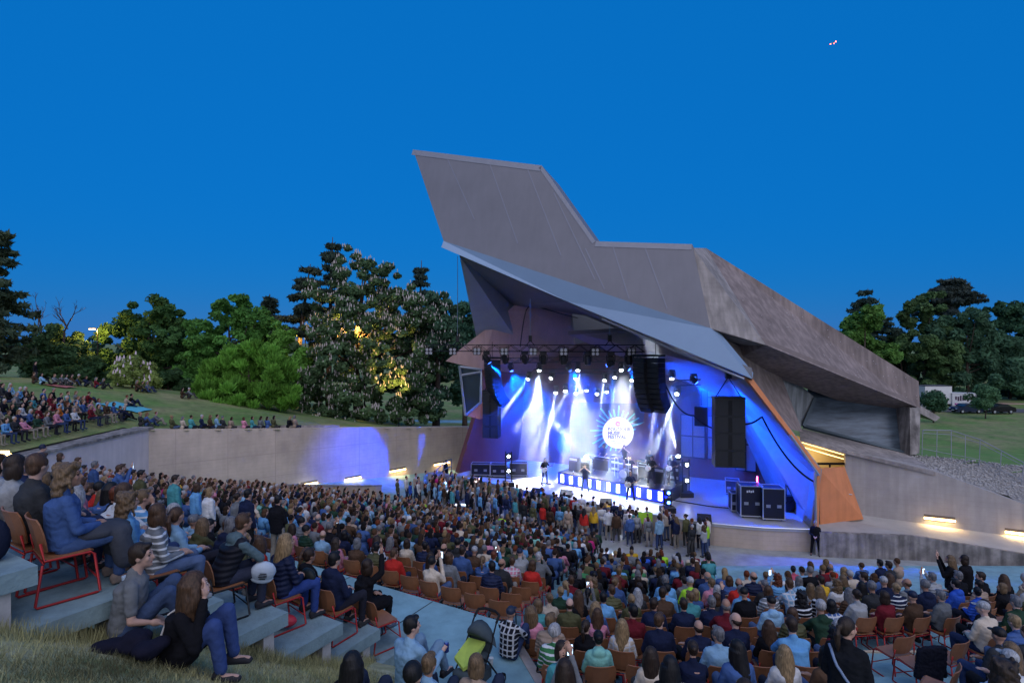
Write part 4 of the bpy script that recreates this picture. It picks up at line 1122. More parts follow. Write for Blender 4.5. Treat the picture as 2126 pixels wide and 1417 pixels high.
for i, (w_, z_) in enumerate(((.95, -.60), (.62, -.73))):       # two lines of print too small to read
    o = MB()
    for k in range(9):
        o.box((-w_/2 + w_*(k + .5)/9 - .02, -.012, z_), (w_/9*.7, .006, .075))
    o.obj('small_print', INK, sg)
MB().tube([(0, -.008, .66), (0, -.016, .66)], .2, 20).obj('emblem', INK, sg)
MB().tube([(0, -.017, .66), (0, -.022, .66)], .15, 18).obj('emblem', mat('emblem_red', (0.75, 0.05, 0.12), emit=(.8, .06, .15), estr=.7), sg)
MB().tube([(-.06, -.026, .70), (-.02, -.026, .62), (.02, -.026, .68), (.07, -.026, .61)], .02, 4).obj('emblem', mat('emblem_white', (.9, .9, .9), emit=(1, 1, 1), estr=1), sg)
# backdrop behind the disc, its projected teal light rays painted on as glowing strips
bd = empty('backdrop', dc + Vector((0.2, 1.2, 0))); tag(bd, 'dark blue stage backdrop cloth with painted-on teal light rays around the round sign', 'backdrop')
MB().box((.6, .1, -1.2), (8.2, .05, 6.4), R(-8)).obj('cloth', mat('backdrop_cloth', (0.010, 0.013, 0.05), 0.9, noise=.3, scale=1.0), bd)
RAY = mat('painted_light_ray', (0.05, 0.40, 0.40), .8, emit=(0.02, 0.24, 0.26), estr=.5)
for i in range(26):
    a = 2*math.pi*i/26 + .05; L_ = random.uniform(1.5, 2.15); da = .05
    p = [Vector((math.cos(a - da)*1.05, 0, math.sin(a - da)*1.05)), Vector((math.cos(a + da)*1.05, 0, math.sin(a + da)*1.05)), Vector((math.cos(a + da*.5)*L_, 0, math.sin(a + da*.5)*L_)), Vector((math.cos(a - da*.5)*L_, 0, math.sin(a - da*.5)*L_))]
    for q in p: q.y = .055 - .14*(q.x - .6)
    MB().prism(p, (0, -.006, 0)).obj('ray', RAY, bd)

# ---- drum riser with lit panels
ra, rb = Z(1158, 1003, SZ), Z(1386, 1046, SZ)
rd = (rb - ra).normalized(); rn = Vector((-rd.y, rd.x, 0)); Lr = (rb - ra).length
ris = empty('drum_riser', ra); tag(ris, 'long black drum riser with a row of lit white panels along its front', 'stage riser')
RH = .78
MB().prism([Vector((0, 0, 0)), rd*Lr, rd*Lr + rn*3.2, rn*3.2], (0, 0, RH)).obj('platform', mat('riser_black', (0.015, 0.015, 0.02), 0.5), ris)
PANEL = mat('led_panel', (1, 1, 1), emit=(0.62, 0.78, 1.0), estr=5)
BLED = mat('led_blue', (.02, .05, 1), emit=(0.01, 0.03, 1.0), estr=1.2)
MB().prism([rd*.02 - rn*.012 + Vector((0, 0, .06)), rd*(Lr - .02) - rn*.012 + Vector((0, 0, .06)), rd*(Lr - .02) - rn*.012 + Vector((0, 0, RH - .06)), rd*.02 - rn*.012 + Vector((0, 0, RH - .06))], -rn*.01).obj('led_front', BLED, ris)
for i in range(11):
    c0 = Lr*(i + .55)/11.2
    MB().prism([rd*(c0 - .12) - rn*.026 + Vector((0, 0, .14)), rd*(c0 + .12) - rn*.026 + Vector((0, 0, .14)), rd*(c0 + .12) - rn*.026 + Vector((0, 0, RH - .12)), rd*(c0 - .12) - rn*.026 + Vector((0, 0, RH - .12))], -rn*.012).obj('lit_panel', PANEL, ris)
RZ = SZ + RH
def on_riser(t, back): return ra + rd*(Lr*t) + rn*back + Vector((0, 0, RH))
RRZ = math.atan2(rd.y, rd.x)
# drum kit
dk = empty('drum_kit', on_riser(.56, 1.3), RRZ); tag(dk, 'drum kit with cymbals on the middle of the riser', 'drum kit')
DRUM = mat('drum_shell', (0.5, 0.52, 0.56), 0.25, 0.5); SKIN_D = mat('drum_head', (0.8, 0.8, 0.8), 0.5); CYM = mat('cymbal_brass', (0.75, 0.6, 0.25), 0.25, 0.9)
b_ = MB(); b_.tube([(0, -.3, .32), (0, .15, .32)], .3, 16); bdm = b_.obj('bass_drum', DRUM, dk); MB().tube([(0, -.31, .32), (0, -.302, .32)], .27, 16).obj('drum_head', SKIN_D, bdm)
for (x, y, z, rr, hh) in ((-.28, -.05, .68, .15, .22), (.26, -.05, .68, .16, .24), (.62, .25, .36, .2, .4), (-.5, .35, .55, .18, .15)):
    t_ = MB().cyl((x, y, z), rr, hh, 12).obj('tom_drum', DRUM, dk); MB().cyl((x, y, z + hh + .002), rr*.95, .006, 12).obj('drum_head', SKIN_D, t_)
for (x, y, z, rr) in ((-.8, .1, 1.15, .24), (.85, .1, 1.2, .25), (-.35, -.3, 1.35, .22), (.4, -.3, 1.38, .22), (1.15, .4, 1.05, .22)):
    t_ = MB().tube([(x, y, z), (x, y, z + .012), (x, y, z + .03)], [rr, rr*.4, .03], 16).obj('cymbal', CYM, dk)
    MB().tube([(x, y, 0), (x, y, z)], .014, 5).obj('stand', ALU, t_)
# amplifiers and keyboards
AMP = mat('amp_cloth', (0.05, 0.05, 0.06), .8); AMPF = mat('amp_panel', (0.6, 0.62, 0.65), .4)
for t, bk, lb in ((.10, .9, 'guitar amplifier with a silver panel at the left end of the riser'), (.22, .9, 'second guitar amplifier on the left of the riser'), (.86, 1.4, 'bass amplifier stack towards the right end of the riser')):
    r = empty('amplifier', on_riser(t, bk), RRZ); tag(r, lb, 'amplifier')
    MB().box((0, 0, .35), (.7, .4, .7)).obj('cabinet', AMP, r); MB().box((0, 0, .83), (.66, .34, .24)).obj('amp_head', BLACK, r); MB().box((0, -.175, .83), (.6, .012, .16)).obj('panel', AMPF, r); MB().box((0, -.205, .35), (.6, .012, .6)).obj('grille', GRILLE, r)
for t, bk, lb in ((.30, 1.9, 'keyboard on a stand left of the drum kit'), (.74, 1.7, 'keyboard and rack right of the drum kit')):
    r = empty('keyboard', on_riser(t, bk), RRZ); tag(r, lb, 'keyboard')
    MB().box((0, 0, .95), (1.2, .34, .1)).obj('body', BLACK, r); MB().box((0, -.03, 1.005), (1.1, .16, .012)).obj('keys', SKIN_D, r)
    for s in (-1, 1): MB().tube([(s*.5, -.2, 0), (-s*.3, .1, .9)], .02, 5).obj('stand_leg', BLACK, r)
    MB().box((0, -.2, .5), (1.2, .02, .7)).obj('front_cloth', AMP, r)
for t, bk, sx_, sz_, lb in ((.40, 2.6, .7, 1.1, 'tall equipment rack left of the drummer'), (.64, 2.7, .6, 1.0, 'equipment rack behind the right keyboard'), (.92, 2.6, .8, 1.25, 'tall rack at the back right of the riser'), (.15, 2.6, .9, .9, 'low rack at the back left of the riser')):
    r = empty('equipment_rack', on_riser(t, bk), RRZ); tag(r, lb, 'rack')
    MB().box((0, 0, sz_/2), (sx_, .5, sz_)).obj('case', AMP, r)
    for k in range(4): MB().box((0, -.255, sz_*(.2 + .2*k)), (sx_*.86, .012, sz_*.13)).obj('rack_unit', BLACK if k % 2 else AMPF, r)
# microphone stands
for p, lb in ((Z(1190, 1030, SZ), 'microphone stand left of the singer'), (Z(1287, 1052, SZ), 'microphone stand beside the guitarist at right')):
    r = empty('microphone_stand', p); tag(r, lb, 'microphone stand')
    MB().tube([(0, 0, 0), (0, 0, 1.5)], .014, 5).obj('pole', BLACK, r)
    for k in range(3):
        a = k*2.1; MB().tube([(0, 0, .2), (math.cos(a)*.3, math.sin(a)*.3, .01)], .012, 4).obj('leg', BLACK, r)
    MB().tube([(0, 0, 1.5), (.03, .1, 1.56)], [.02, .03], 6).obj('microphone', STEEL, r)
# wedge monitors
for u, v, rz, lb in ((1175, 1030, 2.8, 'wedge monitor in front of the singer'), (1115, 1027, 2.6, 'wedge monitor at the left front of the stage'), (1258, 1048, 2.9, 'wedge monitor at the front centre of the stage'), (1462, 1083, 2.9, 'wedge monitor behind the girl in lime green'), (988, 1000, .5, 'small black box on the left front of the stage')):
    p = Z(u, v, SZ); r = empty('wedge_monitor', p, rz); tag(r, lb, 'loudspeaker')
    MB().prism([(-.35, -.28, 0), (-.35, .28, 0), (-.35, .28, .18), (-.35, -.05, .42), (-.35, -.28, .36)], (.7, 0, 0)).obj('cabinet', CABINET, r)
    MB().prism([(-.3, .282, .19), (-.3, -.03, .422), (.3, -.03, .422), (.3, .282, .19)], (0, .008, .01)).obj('grille', GRILLE, r)
# flight cases
CASE = mat('case_laminate', (0.012, 0.014, 0.03), .45)
def flight_case(label, p, sx, sy, sz, rz, wheels=True, logo=False):
    r = empty('flight_case', p, rz); tag(r, label, 'flight case'); z0 = .12 if wheels else 0
    MB().box((0, 0, z0 + sz/2), (sx, sy, sz)).obj('body', CASE, r)
    ed = []
    for s1 in (-1, 1):
        for s2 in (-1, 1):
            MB().box((s1*sx/2, s2*sy/2, z0 + sz/2), (.05, .05, sz + .01)).obj('edge', ALU, r)
            MB().box((0, s1*sy/2, z0 + sz*(s2 + 1)/2), (sx + .052, .052, .05)).obj('edge', ALU, r)
            MB().box((s1*sx/2, 0, z0 + sz*(s2 + 1)/2), (.054, sy + .02, .054)).obj('edge', ALU, r)
            if wheels: MB().ball((s1*sx*.38, s2*sy*.36, .06), .06, 6, 4).obj('castor', RUBBER, r)
    for s in (-1, 1):
        MB().box((s*sx*.25, -sy/2 - .006, z0 + sz*.42), (.22, .012, .16)).obj('handle', STEEL, r)
    if logo:
        t = text('ƒVOU' if False else 'PAVOL', -sx*.22, z0 + sz*.8, .2, AMPF, r, -sy/2 - .012, bold=.008) if False else None
        for k in range(4): MB().box((-sx*.2 + k*.1, -sy/2 - .006, z0 + sz*.82 + (.02 if k % 2 else 0)), (.07, .01, .11)).obj('stencil_mark', AMPF, r)
    return r
flight_case('tall black flight case with a pale stencil at the right of the stage', Z(1556, 1070, SZ), 1.15, .9, 1.62, R(-8), logo=True)
flight_case('tall black flight case nearest the right side wall', Z(1601, 1076, SZ), 1.10, .9, 1.62, R(-8))
flight_case('low black flight case beside the tall pair', Z(1527, 1060, SZ), .6, .7, .95, R(-8))
flight_case('leftmost long flight case at the back left of the stage', Z(999, 986, SZ), 1.35, .7, .75, R(-4))
flight_case('middle long flight case at the back left of the stage', Z(1036, 988, SZ), 1.15, .7, .78, R(-4))
flight_case('brightly lit flight case behind the left light tower', Z(1077, 987, SZ), 1.25, .7, .85, R(-4))
flight_case('stacked rack cases beside the bass player', Z(1400, 1003, SZ), .7, .7, 1.7, R(-20))
flight_case('small rack case in the shade behind the tall pair of cases', Z(1520, 1025, SZ), .8, .7, .8, R(-20))
# light towers standing on the floor
for u, v, lb, hh in ((1056, 1008, 'black floor light tower at the left of the stage', 2.3), (1424, 1030, 'black floor light tower right of the riser', 2.3), (1386, 1062, 'short black light stand at the right end of the riser', 1.3)):
    p = Z(u, v, SZ); r = empty('light_tower', p); tag(r, lb, 'stage light')
    MB().box((0, 0, .14), (.8, .6, .28)).obj('base', BLACK, r)
    for s in (-1, 1): MB().tube([(s*.2, 0, .2), (s*.2, 0, hh)], .035, 5).obj('upright', BLACK, r)
    for k in range(2):
        z_ = hh*.45 + k*hh*.42
        MB().box((0, -.05, z_), (.34, .3, .34)).obj('lamp_body', BLACK, r)
        MB().ball((0, -.22, z_), .09, 8, 5).obj('lamp', LENS_W if hh > 2 else LENS_B, r)
# tangle of dark gear in the right corner
r = empty('gear_heap', Z(1655, 1062, SZ)); tag(r, 'heap of coiled cables and stands in the right corner of the stage', 'gear')
for k in range(5):
    a = []; cx, cy = random.uniform(-.6, .5), random.uniform(-.3, .4)
    for i in range(13): t = 6.28*i/12; a.append((cx + .3*math.cos(t), cy + .12*math.sin(t*2), .4 + .32*math.sin(t)))
    MB().tube(a, .04, 5).obj('cable_coil', RUBBER, r)
for k in range(4): MB().tube([(random.uniform(-.7, .5), random.uniform(-.3, .4), 0), (random.uniform(-.6, .4), random.uniform(-.2, .4), 1.5)], .03, 5).obj('stand', BLACK, r)
MB().box((-.4, .1, .45), (.5, .4, .9)).obj('case', CASE, r)
o = MB().box(W(1572, 996, 31.4), (.05, .05, .42)).obj('tube_light', mat('magenta_tube', (1, .1, .3), emit=(1, .05, .25), estr=18)); tag(o, 'short glowing magenta tube light on top of the tall flight cases', 'lamp')
o = MB().box(Z(1326, 1060, SZ) + Vector((0, -1.6, .1)), (.75, .03, .6)).obj('placard', mat('lime_card', (0.30, 0.55, 0.04), .7)); tag(o, 'lime green placard held up at the front of the stage', 'sign')

# ---- strip lights on the walls
STRIP = mat('strip_tube', (1, .8, .45), emit=(1.0, .68, .28), estr=6)
def strip(label, a, b, n, e):
    a, b = Vector(a), Vector(b); d = (b - a).normalized(); n = Vector(n).normalized()
    r = empty('wall_light', a); tag(r, label, 'wall light')
    L_ = (b - a).length
    MB().prism([n*.002, d*L_ + n*.002, d*L_ + n*.002 + Vector((0, 0, .30)), n*.002 + Vector((0, 0, .30))], n*.02).obj('recess_frame', mat('recess_dark', (.12, .1, .09), .8), r)
    MB().prism([n*.025 + Vector((0, 0, .05)), d*L_ + n*.025 + Vector((0, 0, .05)), d*L_ + n*.025 + Vector((0, 0, .16)), n*.025 + Vector((0, 0, .16))], n*.03).obj('tube', STRIP, r)
    l = bpy.data.lights.new('wall_light_glow', 'AREA'); l.shape = 'RECTANGLE'; l.size = L_; l.size_y = .12; l.energy = e; l.color = (1.0, .66, .26)
    lo = bpy.data.objects.new('wall_light_glow', l); COL.objects.link(lo); lo.parent = r
    c = d*(L_/2) + n*.09 + Vector((0, 0, .12)); lo.location = c
    lo.rotation_euler = (n*0.45 + Vector((0, 0, -1))).to_track_quat('-Z', 'X').to_euler()
    # long side along the wall
    q = (n*0.45 + Vector((0, 0, -1))).normalized(); xx = d; yy = q.cross(xx)*-1
    M3 = Matrix((xx, (-q).cross(xx), -q)).transposed(); lo.rotation_euler = M3.to_euler()
wd = (WB - WA).normalized(); nw = Vector((wd.y, -wd.x, 0))
if nw.y > 0: nw = -nw
def wall_pt(u):
    # foot of the left wall on pixel column u
    k = (u - 1063)/FPX; t = (k*WA.y - WA.x)/((WB.x - WA.x) - k*(WB.y - WA.y)); return WA.lerp(WB, t)
for i, (u0, u1, v0) in enumerate(((624, 659, 1007), (716, 749, 996), (809, 842, 979), (901, 933, 965))):
    a, b = wall_pt(u0), wall_pt(u1)
    za = CZ - (v0 - 708.5)*a.y/FPX - .1; zb = CZ - (v0 - 6 - 708.5)*b.y/FPX - .1
    strip(f'{["first", "second", "third", "fourth"][i]} warm strip light from the left along the retaining wall', Vector((a.x, a.y, za)), Vector((b.x, b.y, zb)), nw, 18)
rwd = Vector((26.1 - 18.75, 28.3 - 31.15, 0)).normalized(); rwn = Vector((rwd.y, -rwd.x, 0))
def rw_pt(u):
    k = (u - 1063)/FPX; t = (18.75 - k*31.15)/(k*(28.3 - 31.15) - (26.1 - 18.75)); return Vector((18.75, 31.15, 0)).lerp(Vector((26.1, 28.3, 0)), t)
for i, (u0, u1, v0, v1) in enumerate(((1918, 1983, 1074, 1081), (2086, 2160, 1103, 1112))):
    a, b = rw_pt(u0), rw_pt(u1)
    strip(['warm strip light on the ramp wall right of the orange door', 'warm strip light on the ramp wall cut by the picture edge'][i], Vector((a.x, a.y, CZ - (v0 - 708.5)*a.y/FPX - .1)), Vector((b.x, b.y, CZ - (v1 - 708.5)*b.y/FPX - .1)), rwn, 30)

# ---- stage smoke: one closed volume of thin haze in the stage opening
def haze_box(name, pts, z0, z1, dens, label):
    o = MB().prism([Vector((*p, z0)) for p in pts], (0, 0, z1 - z0)).obj(name, None)
    m = bpy.data.materials.new(name); m.use_nodes = True; nt = m.node_tree; nt.nodes.clear()
    out = nt.nodes.new('ShaderNodeOutputMaterial'); pv = nt.nodes.new('ShaderNodeVolumePrincipled')
    pv.inputs['Color'].default_value = (.9, .93, 1, 1); pv.inputs['Density'].default_value = dens; pv.inputs['Anisotropy'].default_value = .25
    nt.links.new(pv.outputs[0], out.inputs['Volume'])
    o.data.materials.clear(); o.data.materials.append(m)

    tag(o, label, 'smoke', kind='stuff')
    return o
haze_box('stage_smoke', [(-2.2, 41.2), (5.2, 34.2), (13.0, 30.8), (14.5, 36.2), (1.2, 44.2)], SZ + .05, 13.0, 0.034, 'thin stage smoke catching the light beams inside the stage')
# ------------------------------------------------------------------ people: shared body, clothing and hair meshes
def V3(*a): return Vector(a)
def joints(pose='sit', lean=0.0, arms='lap', f=False, look=0.0, knees=0.0, spread=0.09):
    """joint positions, facing +Y, foot level at z = 0"""
    J = {}
    sw = .145 if f else .165
    if pose == 'sit': hz, hy = .50, 0.0
    elif pose == 'ground': hz, hy = .12, 0.0
    else: hz, hy = .93, 0.0
    J['pelvis'] = V3(0, hy, hz)
    up = .47 if f else .49
    dl = math.sin(lean); cl = math.cos(lean)
    J['waist'] = J['pelvis'] + V3(0, dl*.16 - .01, .18*cl)
    J['chest'] = J['pelvis'] + V3(0, dl*.36 - .015, .36*cl)
    J['neck'] = J['pelvis'] + V3(0, dl*up + .0, (up + .03)*cl)
    J['head'] = J['neck'] + V3(0, .035 + dl*.08, .165)
    for s, k in ((-1, 'l'), (1, 'r')):
        sh = J['neck'] + V3(s*sw, -.01, -.075); J['sh' + k] = sh
        if arms == 'lap':
            J['el' + k] = sh + V3(s*.07, .07 + dl*.1, -.27); J['wr' + k] = J['pelvis'] + V3(s*.07, .27, .13)
        elif arms == 'knees':
            J['el' + k] = sh + V3(s*.06, .20, -.20); J['wr' + k] = J['pelvis'] + V3(s*.05, .42, .14)
        elif arms == 'cross':
            J['el' + k] = sh + V3(s*.06, .06, -.27); J['wr' + k] = J['chest'] + V3(-s*.09, .22, -.12)
        elif arms == 'down':
            J['el' + k] = sh + V3(s*.06, -.02, -.29); J['wr' + k] = sh + V3(s*.07, .05, -.53)
        elif arms == 'front':
            J['el' + k] = sh + V3(s*.06, .03, -.28); J['wr' + k] = sh + V3(-s*.09, .24, -.36)
        elif arms == 'phone':
            J['el' + k] = sh + V3(s*.06, .14, -.20); J['wr' + k] = J['head'] + V3(s*.06, .26, .02 if s > 0 else -.05)
        elif arms == 'up':
            if s > 0: J['el' + k] = sh + V3(.08, .10, .20); J['wr' + k] = sh + V3(.06, .17, .45)
            else: J['el' + k] = sh + V3(s*.07, .07, -.27); J['wr' + k] = J['pelvis'] + V3(s*.07, .27, .13)
        elif arms == 'face':
            if s > 0: J['el' + k] = sh + V3(.10, .16, -.22); J['wr' + k] = J['head'] + V3(.07, .10, -.10)
            else: J['el' + k] = sh + V3(-.07, .10, -.26); J['wr' + k] = J['pelvis'] + V3(-.05, .30, .18)
        elif arms == 'prop':
            J['el' + k] = sh + V3(s*.10, -.06, -.27); J['wr' + k] = sh + V3(s*.08, .14, -.47)
        elif arms == 'hip':
            J['el' + k] = sh + V3(s*.17, -.04, -.26); J['wr' + k] = sh + V3(s*.02, .02, -.44)
        hp = J['pelvis'] + V3(s*.095, 0, -.01); J['hi' + k] = hp
        if pose == 'sit':
            J['kn' + k] = V3(s*(.10 + spread*.6), .45, .52); J['an' + k] = V3(s*(.10 + spread*.5), .43 + knees, .10)
        elif pose == 'ground':
            J['kn' + k] = V3(s*(.10 + spread*.6), .38, .46); J['an' + k] = V3(s*(.11 + spread*.4), .50, .09)
        else:
            J['kn' + k] = V3(s*(.09 + spread*.3), .015, .50); J['an' + k] = V3(s*(.09 + spread*.5), -.02, .085)
    J['look'] = look
    return J

def capsule(mb, a, b, ra, rb, seg=10):
    a, b = Vector(a), Vector(b); d = (b - a); L_ = max(d.length, 1e-4); d = d/L_
    pts, rs = [], []
    for t in (-1, -.75, -.4): pts.append(a + d*ra*t); rs.append(ra*math.sqrt(max(1 - t*t, .02)))
    pts.append(a); rs.append(ra); pts.append(b); rs.append(rb)
    for t in (.4, .75, 1): pts.append(b + d*rb*t); rs.append(rb*math.sqrt(max(1 - t*t, .02)))
    mb.tube(pts, rs, seg)

TMP = bpy.data.scenes.new('modelling_bench')      # modifiers are evaluated apart from the big scene
def evaluated(o):
    TMP.collection.objects.link(o)
    TMP.view_layers[0].update(); dg = TMP.view_layers[0].depsgraph
    out = bpy.data.meshes.new_from_object(o.evaluated_get(dg))
    bpy.data.objects.remove(o)
    return out
def remesh(name, mb, vox, sm=3, dec=None, fac=.5):
    me = mb.mesh('tmp')
    o = bpy.data.objects.new('tmp', me)
    m = o.modifiers.new('r', 'REMESH'); m.mode = 'VOXEL'; m.voxel_size = vox; m.use_smooth_shade = True
    if sm: s = o.modifiers.new('s', 'SMOOTH'); s.factor = fac; s.iterations = sm
    if dec: d = o.modifiers.new('d', 'DECIMATE'); d.ratio = dec
    out = evaluated(o); out.name = name
    bpy.data.meshes.remove(me)
    smooth(out)
    return out

def loft(mb, rings, seg=14):
    vs, fs = [], []
    for (c, rx, ry) in rings:
        for j in range(seg):
            t = 2*math.pi*j/seg
            ct, st_ = math.cos(t), math.sin(t)
            vs.append(Vector(c) + V3(rx*math.copysign(abs(ct)**.8, ct), ry*math.copysign(abs(st_)**.8, st_), 0))
    n = len(rings)
    for i in range(n - 1):
        for j in range(seg):
            k = (j + 1) % seg; fs.append((i*seg + j, i*seg + k, (i+1)*seg + k, (i+1)*seg + j))
    fs.append(tuple(range(seg - 1, -1, -1))); fs.append(tuple(range((n-1)*seg, n*seg)))
    mb.add(vs, fs)
def folds(me, amp, seed=0.0):
    """cloth folds pressed into a garment"""
    n = len(me.vertices); co = np.empty(n*3, np.float32); me.vertices.foreach_get('co', co); no = np.empty(n*3, np.float32); me.vertex_normals.foreach_get('vector', no)
    co = co.reshape(-1, 3); no = no.reshape(-1, 3)
    d = np.array([mnoise.noise((x*9 + seed, y*9, z*16 + x*5)) + .5*mnoise.noise((x*22, y*22, z*30 + seed)) for x, y, z in co.tolist()])
    d = np.abs(d)*-1.2 + .25
    co += no*(amp*d)[:, None]
    me.vertices.foreach_set('co', co.ravel()); me.update(); return me
def torso(mb, J, f, grow=0.0, hem=.05):
    P_, W_, C_, N_ = J['pelvis'], J['waist'], J['chest'], J['neck']
    g = grow; w = -.012 if f else 0
    loft(mb, [(P_ + V3(0, 0, -hem), .160 + g, .122 + g), (P_ + V3(0, 0, .05), .162 + g, .125 + g), (W_, .150 + w + g, .118 + g), (C_ + V3(0, 0, -.04), .160 + w + g, .124 + g),
              (C_ + V3(0, 0, .05), .158 + w + g, .118 + g), (N_ + V3(0, 0, -.075), .140 + w + g, .09 + g), (N_ + V3(0, 0, -.02), .085 + g*.5, .068 + g*.5)])
    capsule(mb, J['shl'] + V3(.03, 0, .005), J['shr'] - V3(.03, 0, -.005), .052 + g*.8, .052 + g*.8)

def hand(mb, el, wr, fine):
    d = (wr - el).normalized(); up = V3(0, 0, 1) if abs(d.z) < .8 else V3(0, 1, 0)
    sd = d.cross(up).normalized(); pn = sd.cross(d)
    if not fine:
        mb.ball(wr + d*.07, .044, 8, 6); return
    mb.ball(wr + d*.05, (.036, .036, .036), 8, 6); mb.ball(wr + d*.075, (.036, .036, .034), 8, 6)
    for k, (o, L_) in enumerate(((-.032, .070), (-.011, .082), (.011, .078), (.032, .062))):
        p = wr + d*.095 + sd*o; q = p + d*L_*.55 - pn*.008; t = q + d*L_*.40 - pn*.026
        capsule(mb, p, q, .0095, .009, 6); capsule(mb, q, t, .009, .008, 6)
    s = 1 if wr.x < 0 else -1
    p = wr + d*.035 + sd*.03*s; capsule(mb, p, p + d*.045 + sd*.028*s - pn*.01, .013, .010, 6)

def head_shape(mb, H, look, fine=True):
    M_ = Matrix.Rotation(look, 3, 'Z')
    def at(x, y, z): return H + M_ @ V3(x, y, z)
    mb.ball(at(0, -.012, .022), (.075, .094, .098), 14, 10, M_)
    mb.ball(at(0, .022, -.045), (.058, .070, .074), 12, 8, M_)
    mb.ball(at(0, .062, -.092), (.028, .026, .022), 8, 6, M_)
    if fine:
        capsule(mb, at(0, .088, .012), at(0, .107, -.028), .011, .015, 6)
        for s in (-1, 1):
            mb.ball(at(s*.030, .078, .028), (.026, .016, .011), 8, 5, M_)          # brow
            mb.ball(at(s*.040, .060, -.028), (.024, .022, .022), 8, 5, M_)         # cheek
            mb.ball(at(s*.076, -.008, -.012), (.011, .022, .032), 8, 6, M_)        # ear
        mb.ball(at(0, .086, -.060), (.022, .012, .010), 8, 5, M_)                  # lips
        mb.ball(at(0, .082, -.094), (.019, .014, .014), 8, 5, M_)                  # chin

SKIN = mat('skin', (0.5, 0.3, 0.22), 0.6, objcol=True, noise=0.08, scale=9)
LIPS = mat('lips', (0.36, 0.13, 0.11), .5); EYE = mat('eye_dark', (0.03, 0.025, 0.03), .25)
def build_body(name, J, f=False, fine=True, vox=.015, short_sleeve=False, coat=0.0, fat=0.0, hood=False):
    out = {}
    b = MB()
    head_shape(b, J['head'], J['look'], fine)
    capsule(b, J['neck'] + V3(0, -.005, -.03), J['head'] + V3(0, -.015, -.06), .056 if not f else .047, .052 if not f else .044)
    torso(b, J, f, -.012)
    for k in 'lr':
        capsule(b, J['sh'+k], J['el'+k], .048, .038); capsule(b, J['el'+k], J['wr'+k], .038, .026); hand(b, J['el'+k], J['wr'+k], fine)
        capsule(b, J['hi'+k], J['kn'+k], .078, .052); capsule(b, J['kn'+k], J['an'+k], .05, .034)
        capsule(b, J['an'+k] + V3(0, -.02, -.035), J['an'+k] + V3(0, .13, -.05), .036, .03)
    me = remesh('person', b, vox, 2, fac=.35)
    me.materials.append(SKIN); me.materials.append(LIPS); me.materials.append(EYE)
    if fine:
        H = J['head']; Mi = Matrix.Rotation(-J['look'], 3, 'Z')
        n = len(me.polygons); cc = np.empty(n*3, np.float32); me.polygons.foreach_get('center', cc)
        cc = (cc.reshape(-1, 3) - np.array(H)) @ np.array(Mi).T; ax = np.abs(cc[:, 0]); cz = cc[:, 2]; fr = cc[:, 1] > .06
        mi = np.zeros(n, np.int32)
        mi[fr & (ax < .024) & (cz > -.068) & (cz < -.052) & (cc[:, 1] > .08)] = 1
        mi[fr & (ax > .020) & (ax < .042) & (cz > -.004) & (cz < .008)] = 2
        mi[fr & (ax > .016) & (ax < .048) & (cz > .030) & (cz < .038) & (cc[:, 1] > .07)] = 2
        me.polygons.foreach_set('material_index', mi)
    out['body'] = me
    t = MB(); torso(t, J, f, .022 + fat, .03 if J['pelvis'].z < .7 else .12)
    for k in 'lr':
        capsule(t, J['sh'+k], J['el'+k] if not short_sleeve else J['sh'+k].lerp(J['el'+k], .72), .066 + fat*.5, .056 + fat*.5)
        if short_sleeve: pass
        else: capsule(t, J['el'+k], J['el'+k].lerp(J['wr'+k], .93), .056 + fat*.5, .043 + fat*.4)
    capsule(t, J['neck'] + V3(0, -.015, -.05), J['neck'] + V3(0, -.008, .012), .075, .066)
    if hood:
        t.ball(J['neck'] + V3(0, -.085, -.02), (.115, .06, .085), 10, 7); t.ball(J['neck'] + V3(0, -.03, .02), (.095, .08, .045), 10, 6)
    if coat > 0:
        for k in 'lr': capsule(t, J['hi'+k], J['hi'+k].lerp(J['kn'+k], coat), .115, .12)
        capsule(t, J['hil'].lerp(J['knl'], coat*.6), J['hir'].lerp(J['knr'], coat*.6), .11, .11)
    out['top'] = folds(remesh('jacket', t, vox*1.25, 2), .011)
    l = MB(); l.ball(J['pelvis'] + V3(0, 0, .02), (.165, .13, .12), 12, 7)
    for k in 'lr':
        capsule(l, J['hi'+k], J['kn'+k], .098, .07); capsule(l, J['kn'+k], J['an'+k] + V3(0, 0, .03), .07, .056)
    out['legs'] = folds(remesh('trousers', l, vox*1.35, 2), .008)
    s = MB()
    for k in 'lr':
        a = J['an'+k]; s.ball(a + V3(0, .05, -.052), (.05, .135, .036), 10, 6); s.ball(a + V3(0, -.03, -.025), (.045, .06, .05), 8, 6); s.box(a + V3(0, .045, -.076), (.085, .24, .018))
    out['shoes'] = remesh('shoes', s, .016, 2)
    out['head'] = J['head']; out['look'] = J['look']
    return out

